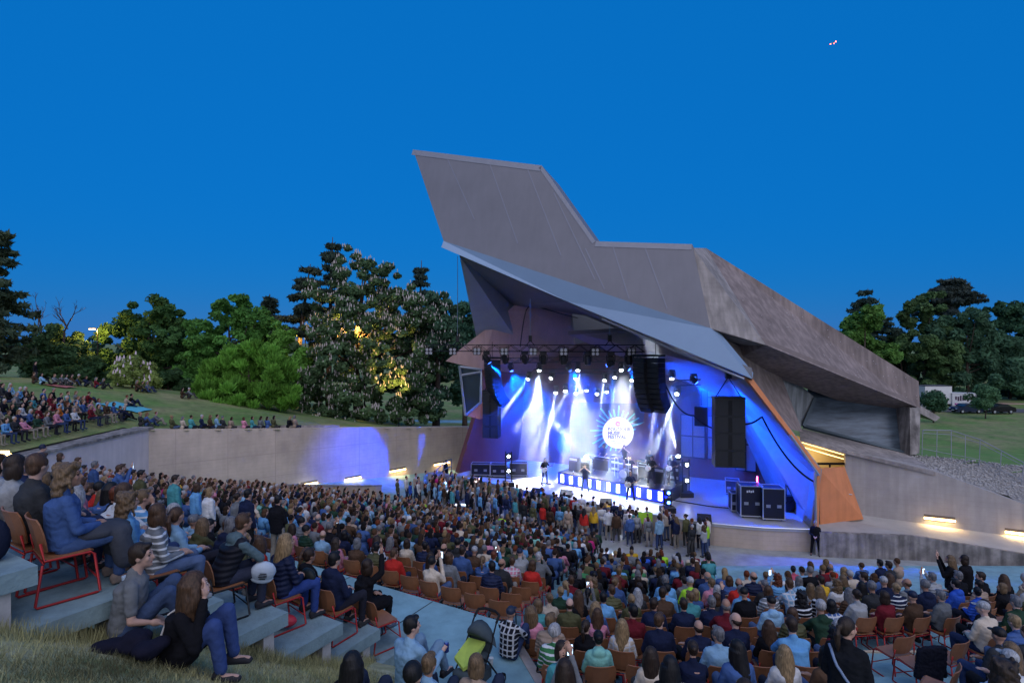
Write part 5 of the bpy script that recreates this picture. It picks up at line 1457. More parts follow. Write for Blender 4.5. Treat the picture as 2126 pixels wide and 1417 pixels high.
# ---- hair and headwear, modelled round the head's centre
def hair_mesh(kind):
    m = MB(); rg = np.random.default_rng(hash(kind) % 1000 if False else sum(map(ord, kind)))
    if kind == 'short':
        m.ball((0, -.022, .040), (.083, .096, .096), 14, 9); m.ball((0, -.055, -.02), (.074, .056, .07), 10, 7); m.ball((0, .055, .098), (.06, .04, .026), 8, 5)
        for s in (-1, 1): m.ball((s*.072, .0, .03), (.016, .05, .05), 8, 5)
    elif kind == 'bob':
        m.ball((0, -.022, .036), (.092, .103, .100), 14, 9); m.ball((0, -.07, -.06), (.088, .05, .11), 12, 8)
        for s in (-1, 1): m.ball((s*.08, -.015, -.055), (.026, .062, .105), 8, 7)
    elif kind == 'long':
        m.ball((0, -.022, .036), (.088, .101, .098), 14, 9)
        for i in range(19):
            p_ = R(-118 + 236*i/18); cx, cy = math.sin(p_), -math.cos(p_)          # from one temple round the back to the other
            back = max(0, -cy); L_ = -.26 - .17*back + rg.uniform(-.05, .03); w = rg.uniform(-.012, .012)
            m.tube([(cx*.055, cy*.07 - .02, .085), (cx*.088, cy*.098 - .018, .0), (cx*(.100 + w), cy*.108 - .026, -.12), (cx*(.098 + w), cy*.075 - .07*back - .04, L_*.75), (cx*.085 + w, cy*.06 - .08*back - .04, L_)], [.024, .026, .027, .022, .007], 7)
    elif kind == 'curly':
        m.ball((0, -.025, .03), (.095, .105, .10), 12, 8)
        m.ball((0, -.06, -.09), (.10, .07, .11), 12, 8)
        for i in range(190):
            a = rg.uniform(0, 6.28); z = rg.uniform(-.20, .125); rr = .102 if z > -.05 else .114
            if math.sin(a) > .45 and z < .07: continue
            m.ball((math.cos(a)*rr*math.sqrt(max(.1, 1 - max(z, 0)**2/.03)), math.sin(a)*rr - .02, z), rg.uniform(.013, .024), 6, 4)
    elif kind == 'pony':
        m.ball((0, -.020, .038), (.083, .097, .095), 14, 9); m.ball((0, -.055, -.01), (.07, .05, .07), 10, 7); m.ball((0, -.125, .03), .034, 8, 6)
        m.tube([(0, -.13, .03), (.01, -.165, -.03), (.015, -.16, -.15), (.005, -.15, -.25)], [.025, .036, .03, .008], 8)
    elif kind == 'bun':
        m.ball((0, -.020, .038), (.083, .097, .095), 14, 9); m.ball((0, -.055, -.01), (.07, .05, .07), 10, 7); m.ball((0, -.118, .055), .048, 9, 7)
    elif kind == 'fringe':
        m.ball((0, -.06, -.01), (.079, .05, .06), 12, 7)
        for s in (-1, 1): m.ball((s*.070, -.02, .0), (.015, .05, .038), 8, 5)
    elif kind == 'wavy':
        m.ball((0, -.022, .036), (.090, .102, .099), 14, 9)
        for i in range(19):
            p_ = R(-118 + 236*i/18); cx, cy = math.sin(p_), -math.cos(p_); back = max(0, -cy); ph = rg.uniform(0, 6); L_ = -.28 - .12*back
            m.tube([(cx*.055, cy*.07 - .02, .085)] + [(cx*(.094 + .016*min(k, 3)*.5 + .012*math.sin(ph + k*1.6)), cy*(.104 - .006*k) - .02 - .05*back*k/5, .02 + (L_ - .02)*k/5) for k in range(6)], [.024, .028, .03, .031, .029, .024, .008], 7)
    elif kind == 'cap':
        m.ball((0, -.012, .050), (.087, .104, .085), 14, 9); m.ball((0, .115, .045), (.068, .075, .010), 12, 5)
    elif kind == 'beanie':
        m.ball((0, -.016, .045), (.090, .106, .105), 14, 9); m.tube([(0, -.01, .0), (0, -.012, .035)], [.095, .095], 14)
    return remesh('hair', m, .0125, 2, fac=.4)
HAIRS = {k: hair_mesh(k) for k in ('short', 'bob', 'long', 'curly', 'pony', 'bun', 'fringe', 'wavy', 'cap', 'beanie')}

def fabric(name, kind):
    m = mat(name, (.5, .5, .5), .9, objcol=True, noise=.22, scale=5, spec=.15)
    nt = m.node_tree; N = nt.nodes; L = nt.links; b = N['Principled BSDF']; tc = N.new('ShaderNodeTexCoord')
    src = b.inputs['Base Color'].links[0].from_socket
    def mixc(fac, c):
        mx = N.new('ShaderNodeMix'); mx.data_type = 'RGBA'; L.new(fac, mx.inputs[0]); L.new(src, mx.inputs[6]); mx.inputs[7].default_value = (*c, 1); return mx.outputs[2]
    def wave(direction, sc, lo, hi):
        w = N.new('ShaderNodeTexWave'); w.bands_direction = direction; w.inputs['Scale'].default_value = sc; L.new(tc.outputs['Object'], w.inputs[0])
        mr = N.new('ShaderNodeMapRange'); mr.inputs[1].default_value = lo; mr.inputs[2].default_value = hi; L.new(w.outputs[1], mr.inputs[0]); return mr.outputs[0]
    if kind == 'stripe':
        src = mixc(wave('Z', 4.2, .72, .80), (.62, .64, .66))
    if kind == 'plaid':
        src = mixc(wave('Z', 3.4, .80, .86), (.5, .52, .55)); src = mixc(wave('X', 3.4, .80, .86), (.5, .52, .55))
    if kind == 'print':
        v = N.new('ShaderNodeTexVoronoi'); v.inputs['Scale'].default_value = 9; L.new(tc.outputs['Object'], v.inputs[0])
        mr = N.new('ShaderNodeMapRange'); mr.inputs[1].default_value = .3; mr.inputs[2].default_value = .33; L.new(v.outputs[0], mr.inputs[0]); src = mixc(mr.outputs[0], (.55, .10, .16))
    L.new(src, b.inputs['Base Color'])
    bp = N.new('ShaderNodeBump'); bp.inputs['Strength'].default_value = .6; bp.inputs['Distance'].default_value = .02
    if kind == 'puffer':
        w = N.new('ShaderNodeTexWave'); w.bands_direction = 'Z'; w.wave_profile = 'SIN'; w.inputs['Scale'].default_value = 4.6; w.inputs['Distortion'].default_value = .8
        L.new(tc.outputs['Object'], w.inputs[0]); L.new(w.outputs[1], bp.inputs['Height']); bp.inputs['Strength'].default_value = .5; bp.inputs['Distance'].default_value = .02
        b.inputs['Roughness'].default_value = .55
    else:
        n = N.new('ShaderNodeTexNoise'); n.inputs['Scale'].default_value = 9; n.inputs['Detail'].default_value = 3; n.inputs['Distortion'].default_value = 1.2
        L.new(tc.outputs['Object'], n.inputs[0]); L.new(n.outputs[0], bp.inputs['Height'])
    L.new(bp.outputs[0], b.inputs['Normal'])
    return m
FAB = {k: fabric('fabric_' + k, k) for k in ('plain', 'stripe', 'plaid', 'print', 'puffer')}
HAIR_M = mat('hair', (.1, .06, .04), .5, objcol=True, noise=.3, scale=14, spec=.3)
def _strands():
    nt = HAIR_M.node_tree; N = nt.nodes; L = nt.links; b = N['Principled BSDF']
    tc = N.new('ShaderNodeTexCoord'); mp = N.new('ShaderNodeMapping'); mp.inputs['Scale'].default_value = (70, 70, 7); L.new(tc.outputs['Object'], mp.inputs[0])
    n = N.new('ShaderNodeTexNoise'); n.inputs['Scale'].default_value = 1.0; n.inputs['Detail'].default_value = 3; L.new(mp.outputs[0], n.inputs['Vector'])
    mr = N.new('ShaderNodeMapRange'); mr.inputs[1].default_value = .3; mr.inputs[2].default_value = .7; mr.inputs[3].default_value = .45; mr.inputs[4].default_value = 1.35; L.new(n.outputs[0], mr.inputs[0])
    src = b.inputs['Base Color'].links[0].from_socket
    mx = N.new('ShaderNodeMix'); mx.data_type = 'RGBA'; mx.blend_type = 'MULTIPLY'; mx.inputs[0].default_value = 1; L.new(src, mx.inputs[6]); L.new(mr.outputs[0], mx.inputs[7]); L.new(mx.outputs[2], b.inputs['Base Color'])
    bp = N.new('ShaderNodeBump'); bp.inputs['Strength'].default_value = .5; bp.inputs['Distance'].default_value = .01; L.new(n.outputs[0], bp.inputs['Height']); L.new(bp.outputs[0], b.inputs['Normal'])
_strands()
SHOE = mat('shoe', (.1, .1, .1), .7, objcol=True)
for k, me in HAIRS.items(): me.materials.append(HAIR_M)

ARCH = {}
def arch(key):
    """shared meshes for one build and pose"""
    if key in ARCH: return ARCH[key]
    pose, arms, f, variant = key
    kw = dict(lean=0.0)
    if pose == 'sit': kw['lean'] = {'lap': -.03, 'knees': .34, 'cross': -.10, 'phone': 0, 'up': .05, 'face': .12}.get(arms, 0)
    if pose == 'ground': kw['lean'] = {'knees': .12, 'prop': -.2}.get(arms, 0)
    kw['look'] = {0: 0.0, 1: .5, 2: -.5}.get(variant % 3, 0)
    J = joints(pose, arms=arms, f=f, spread=.06 if f else .11, **kw)
    a = build_body('p', J, f, True, .0165, hood=(variant >= 3), fat=.012 if variant in (2, 5) else 0)
    for k in ('top', 'legs'):
        a[k].materials.append(FAB['plain'])
    a['shoes'].materials.append(SHOE)
    ARCH[key] = a
    return a

SKINS = [(.46, .27, .20), (.50, .31, .24), (.42, .24, .17), (.52, .33, .26), (.36, .20, .14)]
HAIRC = {'black': (.010, .009, .010), 'dark brown': (.030, .018, .012), 'brown': (.075, .040, .022), 'auburn': (.13, .035, .015), 'red': (.30, .06, .02), 'blonde': (.27, .18, .09), 'fair': (.15, .095, .05), 'grey': (.15, .15, .16), 'white': (.36, .36, .37)}
def person(meshes, loc, rz, label, top, top_n='jacket', fab='plain', legs=(.03, .04, .08), shoes=(.25, .25, .26), hair='short', hairc='brown', skin=None, scale=1.0, group=None, hat=None, extra_hair=None):
    o = bpy.data.objects.new('person', meshes['body']); COL.objects.link(o)
    o.location = loc; o.rotation_euler = (0, 0, rz); o.scale = (scale,)*3
    sk = skin or random.choice(SKINS); o.color = (*sk, 1)
    tag(o, label, 'person', group)
    t = bpy.data.objects.new(top_n, meshes['top']); COL.objects.link(t); t.parent = o; t.color = (*top, 1)
    if fab != 'plain':
        t.material_slots[0].link = 'OBJECT'; t.material_slots[0].material = FAB[fab]
    l = bpy.data.objects.new('trousers', meshes['legs']); COL.objects.link(l); l.parent = o; l.color = (*legs, 1)
    s = bpy.data.objects.new('shoes', meshes['shoes']); COL.objects.link(s); s.parent = o; s.color = (*shoes, 1)
    if hair:
        h = bpy.data.objects.new('hair' if hair not in ('cap', 'beanie') else hair, HAIRS[hair]); COL.objects.link(h); h.parent = o
        h.location = meshes['head']; h.rotation_euler = (0, 0, meshes['look']); h.color = (*(HAIRC[hairc] if isinstance(hairc, str) else hairc), 1)
    return o
# ------------------------------------------------------------------ chairs
WOOD = mat('chair_plywood', (0.30, 0.125, 0.055), 0.42, noise=0.18, scale=7, spec=.4)
REDF = mat('chair_red_frame', (0.42, 0.03, 0.03), 0.4, .2); BLKF = mat('chair_black_frame', (0.02, 0.02, 0.022), 0.4, .3)
def shell_strip(rows, w, th):
    """curved plywood: rows = [(y, z, width factor, cup)]"""
    m = MB(); vs = []; n = 5
    for (y, z, wf, cup) in rows:
        for i in range(n):
            t = -1 + 2*i/(n - 1); vs.append(Vector((t*w/2*wf, y + cup*t*t, z + (0))))
    k = len(rows); fs = [(j*n + i, j*n + i + 1, (j+1)*n + i + 1, (j+1)*n + i) for j in range(k - 1) for i in range(n - 1)]
    me = bpy.data.meshes.new('shell'); me.from_pydata([tuple(v) for v in vs], [], fs)
    o = bpy.data.objects.new('t', me)
    s = o.modifiers.new('s', 'SOLIDIFY'); s.thickness = th; s.offset = 0
    out = evaluated(o); bpy.data.meshes.remove(me)
    smooth(out, False); return out
CH_BACK = shell_strip([(-.205, .50, .80, .05), (-.225, .58, .95, .055), (-.245, .68, 1.0, .055), (-.268, .78, .97, .05), (-.285, .83, .86, .045)], .46, .014); CH_BACK.name = 'backrest'; CH_BACK.materials.append(WOOD)
CH_SEAT = shell_strip([(.20, .425, .9, 0), (.17, .445, 1, 0), (.02, .435, 1, 0), (-.14, .432, .95, 0), (-.20, .455, .85, 0)], .45, .014); CH_SEAT.name = 'seat'; CH_SEAT.materials.append(WOOD)
def chair_frame(m):
    f = MB()
    for s in (-1, 1):
        x = s*.235
        f.tube([(x*.9, -.21, .60), (x, -.19, .43), (x, .17, .425), (x*1.02, .20, .40), (x*1.04, .245, .02), (x*1.04, .22, .012), (x*1.04, -.24, .012), (x*1.04, -.255, .03), (x, -.20, .40)], .013, 5)
    f.tube([(-.235, .16, .40), (.235, .16, .40)], .011, 5); f.tube([(-.235, -.19, .41), (.235, -.19, .41)], .011, 5); f.tube([(-.243, .235, .14), (.243, .235, .14)], .009, 5)
    me = f.mesh('frame', True); me.materials.append(m); return me
CH_FR, CH_FB = chair_frame(REDF), chair_frame(BLKF)
def chair(loc, rz, label, black=False, group='plywood chairs of the terrace'):
    r = empty('chair', loc, rz); tag(r, label, 'chair', group)
    for n, me in (('backrest', CH_BACK), ('seat', CH_SEAT), ('frame', CH_FB if black else CH_FR)):
        o = bpy.data.objects.new(n, me); COL.objects.link(o); o.parent = r
    return r

# ------------------------------------------------------------------ the audience
PAL = {'navy': (.012, .018, .05), 'black': (.008, .008, .011), 'charcoal': (.03, .032, .036), 'grey': (.15, .16, .17), 'pale grey': (.32, .33, .34), 'light blue': (.23, .40, .56), 'sky blue': (.13, .33, .58), 'denim blue': (.05, .10, .25),
       'teal': (.07, .28, .30), 'mint green': (.22, .50, .43), 'red': (.48, .028, .022), 'maroon': (.13, .012, .02), 'orange': (.60, .17, .03), 'mustard yellow': (.60, .36, .03), 'lime green': (.35, .66, .04), 'pink': (.55, .22, .30),
       'magenta': (.42, .025, .15), 'white': (.60, .60, .60), 'cream': (.50, .42, .33), 'beige': (.34, .25, .19), 'olive': (.085, .085, .04), 'green': (.05, .20, .08), 'lilac': (.33, .22, .42), 'bright blue': (.03, .10, .50), 'brown': (.07, .04, .025), 'dark green': (.02, .05, .03)}
DARKS = ['navy', 'black', 'charcoal', 'denim blue', 'navy', 'black', 'brown', 'dark green', 'maroon', 'olive']
MIDS = ['grey', 'teal', 'light blue', 'sky blue', 'denim blue', 'beige', 'pale grey', 'white', 'light blue', 'cream', 'grey', 'sky blue', 'pink']
BRIGHT = ['red', 'mustard yellow', 'bright blue', 'orange', 'mint green', 'magenta', 'green', 'lime green']
def ordn_(n):
    w = ['first', 'second', 'third', 'fourth', 'fifth', 'sixth', 'seventh', 'eighth', 'ninth', 'tenth', 'eleventh', 'twelfth']
    if n <= 12: return w[n-1]
    return str(n) + ('th' if 10 < n % 100 < 14 else {1: 'st', 2: 'nd', 3: 'rd'}.get(n % 10, 'th'))
RC = random.Random(42)
CAND = []
def proj(p): return 1063 + FPX*p[0]/p[1], 708.5 - FPX*(p[2] - CZ)/p[1]
STAGE_T = Vector((5.5, 36.0))
def face_to(x, y, tx, ty): return math.atan2(-(tx - x), ty - y)
def add(x, y, h, pose, zone, row, rz=None, stuffable=True):
    z = CZ - h; ht = {'sit': 1.32, 'stand': 1.74, 'ground': .92}[pose]
    u, v = proj((x, y, z + ht))
    if not (-40 < u < 2170) or v > 1440 or v < 600: return None
    if rz is None: rz = face_to(x, y, STAGE_T.x, STAGE_T.y) + RC.uniform(-.16, .16)
    c = dict(x=x, y=y, z=z, u=u, v=v, pose=pose, zone=zone, row=row, rz=rz, feat=None)
    CAND.append(c); return c
EMPTY = []
# upper left slabs
for i in range(1, len(SLAB_Q)):
    s = 6.45 + RC.uniform(0, .2)
    while s < 26.5:
        p = LP(SLAB_Q[i] - .52, s, SLAB_H[i]); near_end = s < 7.2
        rz = face_to(p.x, p.y, p.x + .62, p.y + .78) + RC.uniform(-.15, .15)
        occ = .93 if s > 8.2 else .72
        if i == 7 and s < 10: occ = .2
        if RC.random() < occ: add(p.x, p.y, SLAB_H[i], 'sit', 'left slabs', i, rz)
        elif proj((p.x, p.y, p.z))[0] > -30: EMPTY.append((p.x, p.y, p.z, rz, 'left slabs'))
        s += .60
# walkway: people on their feet
for s in (11.5, 12.4, 13.2, 14.3, 15.0, 15.9, 17.0, 18.1, 18.8, 20, 21.2, 22.5, 24):
    p = LP(WALK_Q1 - .55 + RC.uniform(-.35, .3), s + RC.uniform(-.2, .2), WALK_H); add(p.x, p.y, WALK_H, 'stand', 'walkway', 1)
# lower left block
q = L_Q0; rI = 0
while q < 27.2:
    h = row_left(q + .1); s0 = .268*(q - .8) + 2.9 + .45; s = s0
    while s < 26.2:
        p = LP(q + .47, s, h)
        if not (p.x > crease(p.y) + .1) and p.y < 40:
            occ = .96 if rI > 1 or s > 9.5 else .30
            if RC.random() < occ: add(p.x, p.y, h, 'sit', 'lower left block', rI)
            else: EMPTY.append((p.x, p.y, p.z, face_to(p.x, p.y, STAGE_T.x, STAGE_T.y), 'lower left block'))
        s += .57 + RC.uniform(-.02, .04)
    q += PITCH; rI += 1
# middle and right block
k = 0
while M_Y0 + PITCH*(k + .5) < 24.6:
    y = M_Y0 + PITCH*(k + .5); h = h_mid(y); x = max(crease(y) + .45, 0.62 if y < 9 else -9) + RC.uniform(0, .15)
    while x < 19 + .2*y:
        u = 1063 + FPX*x/y
        aisle = (y < 11.3 and 1775 < u < 2035) or (abs(x - 8.6 - .12*y) < .42 and y > 11.3) or (y < 6.4 and u > 1700)
        lim = 25.2 - .62*max(0, x - 1.5)
        if u > 1480: lim = 18.6
        if 1480 < u < 1645: lim = 15.8
        if u > 1870: lim = min(lim, 15.0)
        if not aisle and y < lim and not (y < 5.5 and x < 1.9):
            occ = .97 if y > 13 else (.85 if y > 10.5 else .62)
            if RC.random() < occ: add(x, y, h, 'sit', 'centre block' if x < 8 else 'right block', k)
            else: EMPTY.append((x, y, CZ - h, face_to(x, y, STAGE_T.x, STAGE_T.y), 'centre block' if x < 8 else 'right block'))
        x += .58 + RC.uniform(-.02, .05)
    k += 1
# standing crowd along the stage edge
taken = []
def poly_at(t):
    L_ = [(SF[i+1] - SF[i]).length for i in range(len(SF)-1)]; d = t*sum(L_)
    for i, l in enumerate(L_):
        if d <= l: return SF[i].lerp(SF[i+1], d/l), (SF[i+1] - SF[i]).normalized()
        d -= l
    return SF[-1], (SF[-1] - SF[-2]).normalized()
for i in range(900):
    t = RC.uniform(-.02, .80); p, d = poly_at(max(t, 0)); n = Vector((d.y, -d.x)); n = n if n.y < 0 else -n
    off = RC.uniform(.45, 4.2 if t < .55 else 2.8)*(1 if t < .3 else .8)
    if t > .62 and RC.random() < .45: continue
    x, y = p.x + n.x*off - (.8 if t < 0 else 0), p.y + n.y*off
    if floor_h(x, y) < CZ - .05 and False: continue
    if all((x - a)**2 + (y - b)**2 > .50**2 for a, b in taken) and len(taken) < 135:
        taken.append((x, y)); add(x, y, min(floor_h(x, y), CZ), 'stand', 'stage front', 0)
# upper left bank of seats
for r_ in range(12):
    x = -24.6 - .95*r_
    y = 25.6
    while y < 34.6 - .12*r_:
        if RC.random() < .93: add(x, y, CZ - mound(x, y), 'sit', 'upper left bank', r_, -math.pi/2 + .25 + RC.uniform(-.2, .2))
        y += .60 + RC.uniform(-.03, .05)
# people on the grass bank and along the wall crest
def on_bank(u, v):
    d = 30.0
    while d < 70:
        p = W(u, v, d)
        if mound_keep(p.x, p.y) and p.z <= mound(p.x, p.y): return p.x, p.y, CZ - mound(p.x, p.y)
        d += .1
    p = W(u, v, 46); return p.x, p.y, CZ - mound(p.x, p.y)
bank = [(70, 797), (86, 799), (112, 800), (127, 800), (138, 800), (148, 801), (162, 801), (178, 803), (199, 806), (214, 808), (284, 813), (295, 814), (306, 815), (157, 838), (182, 840), (262, 846), (273, 845), (250, 871), (258, 873), (378, 827), (392, 827), (292, 886), (304, 886), (323, 882)]
for u, v in bank:
    x, y, h = on_bank(u, v); add(x, y, h, 'ground', 'grass bank', 0, -1.0 + RC.uniform(-.4, .4))
for u in (358, 379, 397, 420, 437, 450, 463, 478, 508, 525, 541, 557, 568, 600, 613):
    kk = (u - 1063)/FPX; t = (kk*WA.y - WA.x)/((WB.x - WA.x) - kk*(WB.y - WA.y)); p = WA.lerp(WB, t) + nb*.30
    add(p.x, p.y, 5.4 + 1.85*t + .42, 'sit', 'wall crest', 0, -.75 + RC.uniform(-.4, .4))
x, y, h = on_bank(74, 794); add(x, y, h, 'stand', 'grass bank', 0, -1.2)
for c in CAND:
    if c['zone'] == 'wall crest': c['sitz'] = True

# ---- the ones that stand out in the photograph: (u, v of head top, colour, garment, fabric, hair, hair colour, arms)
F = '''
1118 1237 teal|sweater|plain|bob|fair|lap
1182 1207 sky blue|jacket|plain|pony|blonde|lap
1215 1243 denim blue|denim jacket|plain|wavy|blonde|lap
1277 1272 cream|checked shirt|plaid|long|blonde|lap
1232 1178 charcoal|hoodie|plain|short|black|lap
1286 1186 black|sweater|plain|long|auburn|lap
1356 1190 black|cardigan|plain|long|black|lap
1345 1234 navy|jacket|plain|short|dark brown|lap
1390 1242 navy|jacket|plain|short|dark brown|lap
1405 1220 teal|t-shirt|plain|short|fair|lap
1347 1282 navy|sweater|plain|short|brown|lap
1465 1190 denim blue|rain jacket|plain|fringe|grey|lap
1506 1196 denim blue|puffer jacket|puffer|bob|brown|lap
1562 1190 navy|puffer jacket|puffer|fringe|dark brown|lap
1482 1234 navy|jacket|plain|short|grey|up
1545 1244 black|sweatshirt|plain|cap|black|lap
1592 1234 light blue|hoodie|plain|cap|black|lap
1642 1232 olive|puffer jacket|puffer|bob|brown|lap
1682 1238 black|striped sweater|stripe|curly|black|lap
1632 1196 beige|sweater|plain|pony|dark brown|lap
1664 1192 light blue|hoodie|plain|bob|grey|lap
1697 1182 mustard yellow|jacket|plain|short|dark brown|lap
1640 1152 orange|patterned jacket|print|bun|black|lap
1266 1332 mint green|hoodie|plain|bun|black|lap
1340 1334 cream|sweater|plain|long|dark brown|lap
1515 1302 light blue|jacket|plain|short|grey|lap
1580 1288 black|jacket|plain|long|brown|lap
1660 1348 white|t-shirt|plain|long|blonde|lap
1455 1376 navy|jacket|plain|long|dark brown|lap
1575 1384 black|jacket|plain|long|dark brown|lap
1725 1143 red|jacket|plain|fringe|grey|lap
1757 1146 navy|jacket|plain|bob|blonde|lap
1822 1140 navy|jacket|plain|short|black|lap
1858 1168 charcoal|jacket|plain|short|dark brown|lap
1830 1188 navy|jacket|plain|cap|white|lap
1852 1190 navy|jacket|plain|long|brown|lap
1902 1192 grey|puffer jacket|puffer|fringe|brown|lap
1972 1194 bright blue|hoodie|plain|short|black|lap
2024 1182 black|jacket|plain|short|dark brown|lap
2096 1180 black|cardigan|plain|long|brown|lap
2092 1212 black|sweater|plain|bob|fair|lap
2030 1240 black|hooded coat|plain|bob|dark brown|lap
2112 1238 dark green|jacket|plain|short|grey|lap
808 1152 red|jacket|plain|short|brown|lap
832 1126 cream|sweater|plain|bob|dark brown|lap
862 1130 navy|puffer vest|puffer|short|black|lap
898 1138 denim blue|jacket|plain|long|dark brown|lap
922 1150 grey|jacket|plain|bob|brown|lap
988 1198 navy|puffer jacket|puffer|short|black|lap
945 1196 black|jacket|plain|short|black|lap
1030 1172 charcoal|jacket|plain|fringe|dark brown|lap
1098 1200 red|jacket|plain|bob|brown|lap
1128 1212 cream|sweater|plain|bun|fair|lap
660 1070 maroon|sweater|plain|fringe|grey|lap
632 1070 grey|puffer jacket|puffer|beanie|black|lap
582 1085 light blue|t-shirt|plain|short|dark brown|lap
560 1090 sky blue|sweater|plain|short|black|lap
670 1118 light blue|sweatshirt|plain|fringe|fair|lap
545 1080 red|jacket|plain|long|brown|lap
700 1090 navy|jacket|plain|bob|black|lap
760 1060 black|jacket|plain|short|brown|down
875 1075 black|jacket|plain|cap|black|down
645 1130 olive|jacket|plain|pony|brown|lap
668 1140 navy|hooded jacket|plain|short|black|lap
595 1130 navy|sweater|plain|short|grey|lap
540 1125 navy|puffer jacket|puffer|long|blonde|lap
450 1090 charcoal|padded vest|plain|short|brown|knees
505 1105 beige|trousers and top|plain|bun|fair|lap
375 985 teal|t-shirt|plain|short|dark brown|down
345 995 sky blue|cardigan|plain|bob|brown|down
490 1020 grey|fleece jacket|plain|bun|dark brown|front
455 1030 white|striped shirt|stripe|bob|blonde|down
425 1035 black|jacket|plain|long|fair|down
420 1005 light blue|shirt|plain|cap|orange|front
445 1005 light blue|shirt|plain|short|black|front
477 985 navy|jacket|plain|short|black|down
400 975 white|jacket|plain|bun|fair|front
110 942 navy|puffer jacket|puffer|bob|brown|front
150 965 sky blue|jacket|plain|short|grey|lap
180 963 bright blue|sweatshirt|plain|short|black|lap
265 985 denim blue|jacket|plain|bob|red|lap
280 965 bright blue|jacket|plain|short|black|lap
310 975 black|jacket|plain|short|dark brown|lap
285 990 grey|sweater|plain|bob|black|lap
320 1000 navy|jacket|plain|bob|black|lap
270 1055 black|coat|plain|bob|grey|lap
320 1055 red|sweater|plain|bob|grey|lap
350 1070 black|coat|plain|bun|black|lap
390 1070 light blue|sweatshirt|plain|short|grey|lap
430 1075 black|sweatshirt|plain|cap|black|lap
232 1030 black|jacket|plain|pony|dark brown|lap
185 1010 navy|jacket|plain|short|brown|lap
140 1005 dark green|sweater|plain|bob|dark brown|lap
95 985 denim blue|denim jacket|plain|curly|fair|lap
40 985 denim blue|denim jacket|plain|bob|brown|lap
20 970 navy|jacket|plain|fringe|grey|lap
882 967 light blue|shirt|plain|short|black|down
902 988 magenta|jacket|plain|short|dark brown|down
1128 1038 red|jacket|plain|bob|brown|down
1216 1058 red|jacket|plain|long|black|down
1238 1058 mustard yellow|t-shirt|plain|long|blonde|down
1256 1052 white|jacket|plain|cap|grey|down
1180 1048 white|sweater|plain|bob|brown|down
1284 1068 brown|two-tone jacket|plain|short|black|down
1306 1068 denim blue|two-tone jacket|plain|short|dark brown|down
1338 1058 pink|patterned knit|stripe|bun|blonde|down
1364 1055 white|t-shirt|plain|long|brown|down
1382 1060 cream|sweater|plain|long|auburn|phone
1380 1085 light blue|hoodie|plain|short|black|down
1402 1070 navy|jacket|plain|long|fair|down
1412 1055 navy|jacket|plain|short|fair|phone
1434 1062 olive|jacket|plain|bun|black|down
1452 1066 white|t-shirt|plain|long|black|down
1475 1078 lime green|sweater|plain|pony|auburn|down
1508 1078 cream|knit vest|stripe|short|dark brown|front
1524 1080 pale grey|top|plain|wavy|brown|front
1290 1112 teal|long coat|plain|short|auburn|down
1225 1105 magenta|sweater|plain|bob|brown|lap
1400 1130 pink|sweatshirt|plain|long|black|lap
1480 1118 pink|jacket|plain|long|dark brown|lap
985 1005 white|jacket|plain|bob|blonde|down
1000 1000 charcoal|jacket|plain|fringe|fair|down
1012 1005 cream|sweater|plain|long|blonde|down
1075 1020 teal|sweater|plain|bob|dark brown|down
960 1020 navy|sweater|plain|short|black|down
930 1020 teal|hooded jacket|plain|short|dark brown|down
'''
feats = []
for ln_ in F.strip().splitlines():
    a, rest = ln_.split(' ', 2)[:2], ln_.split(' ', 2)[2]
    parts_ = rest.split('|'); feats.append((float(a[0]), float(a[1]), *parts_))
for (u, v, *at_) in feats:
    stand = at_[5] in ('down', 'front', 'phone') and not (at_[5] == 'phone' and v > 1150)
    best = None; bd_ = 1e9
    for c in CAND:
        if c['feat'] is not None or (c['pose'] == 'stand') != stand: continue
        e = abs(c['u'] - u) + 1.3*abs(c['v'] - v)
        if e < bd_: bd_, best = e, c
    if best is not None and bd_ < 85: best['feat'] = at_

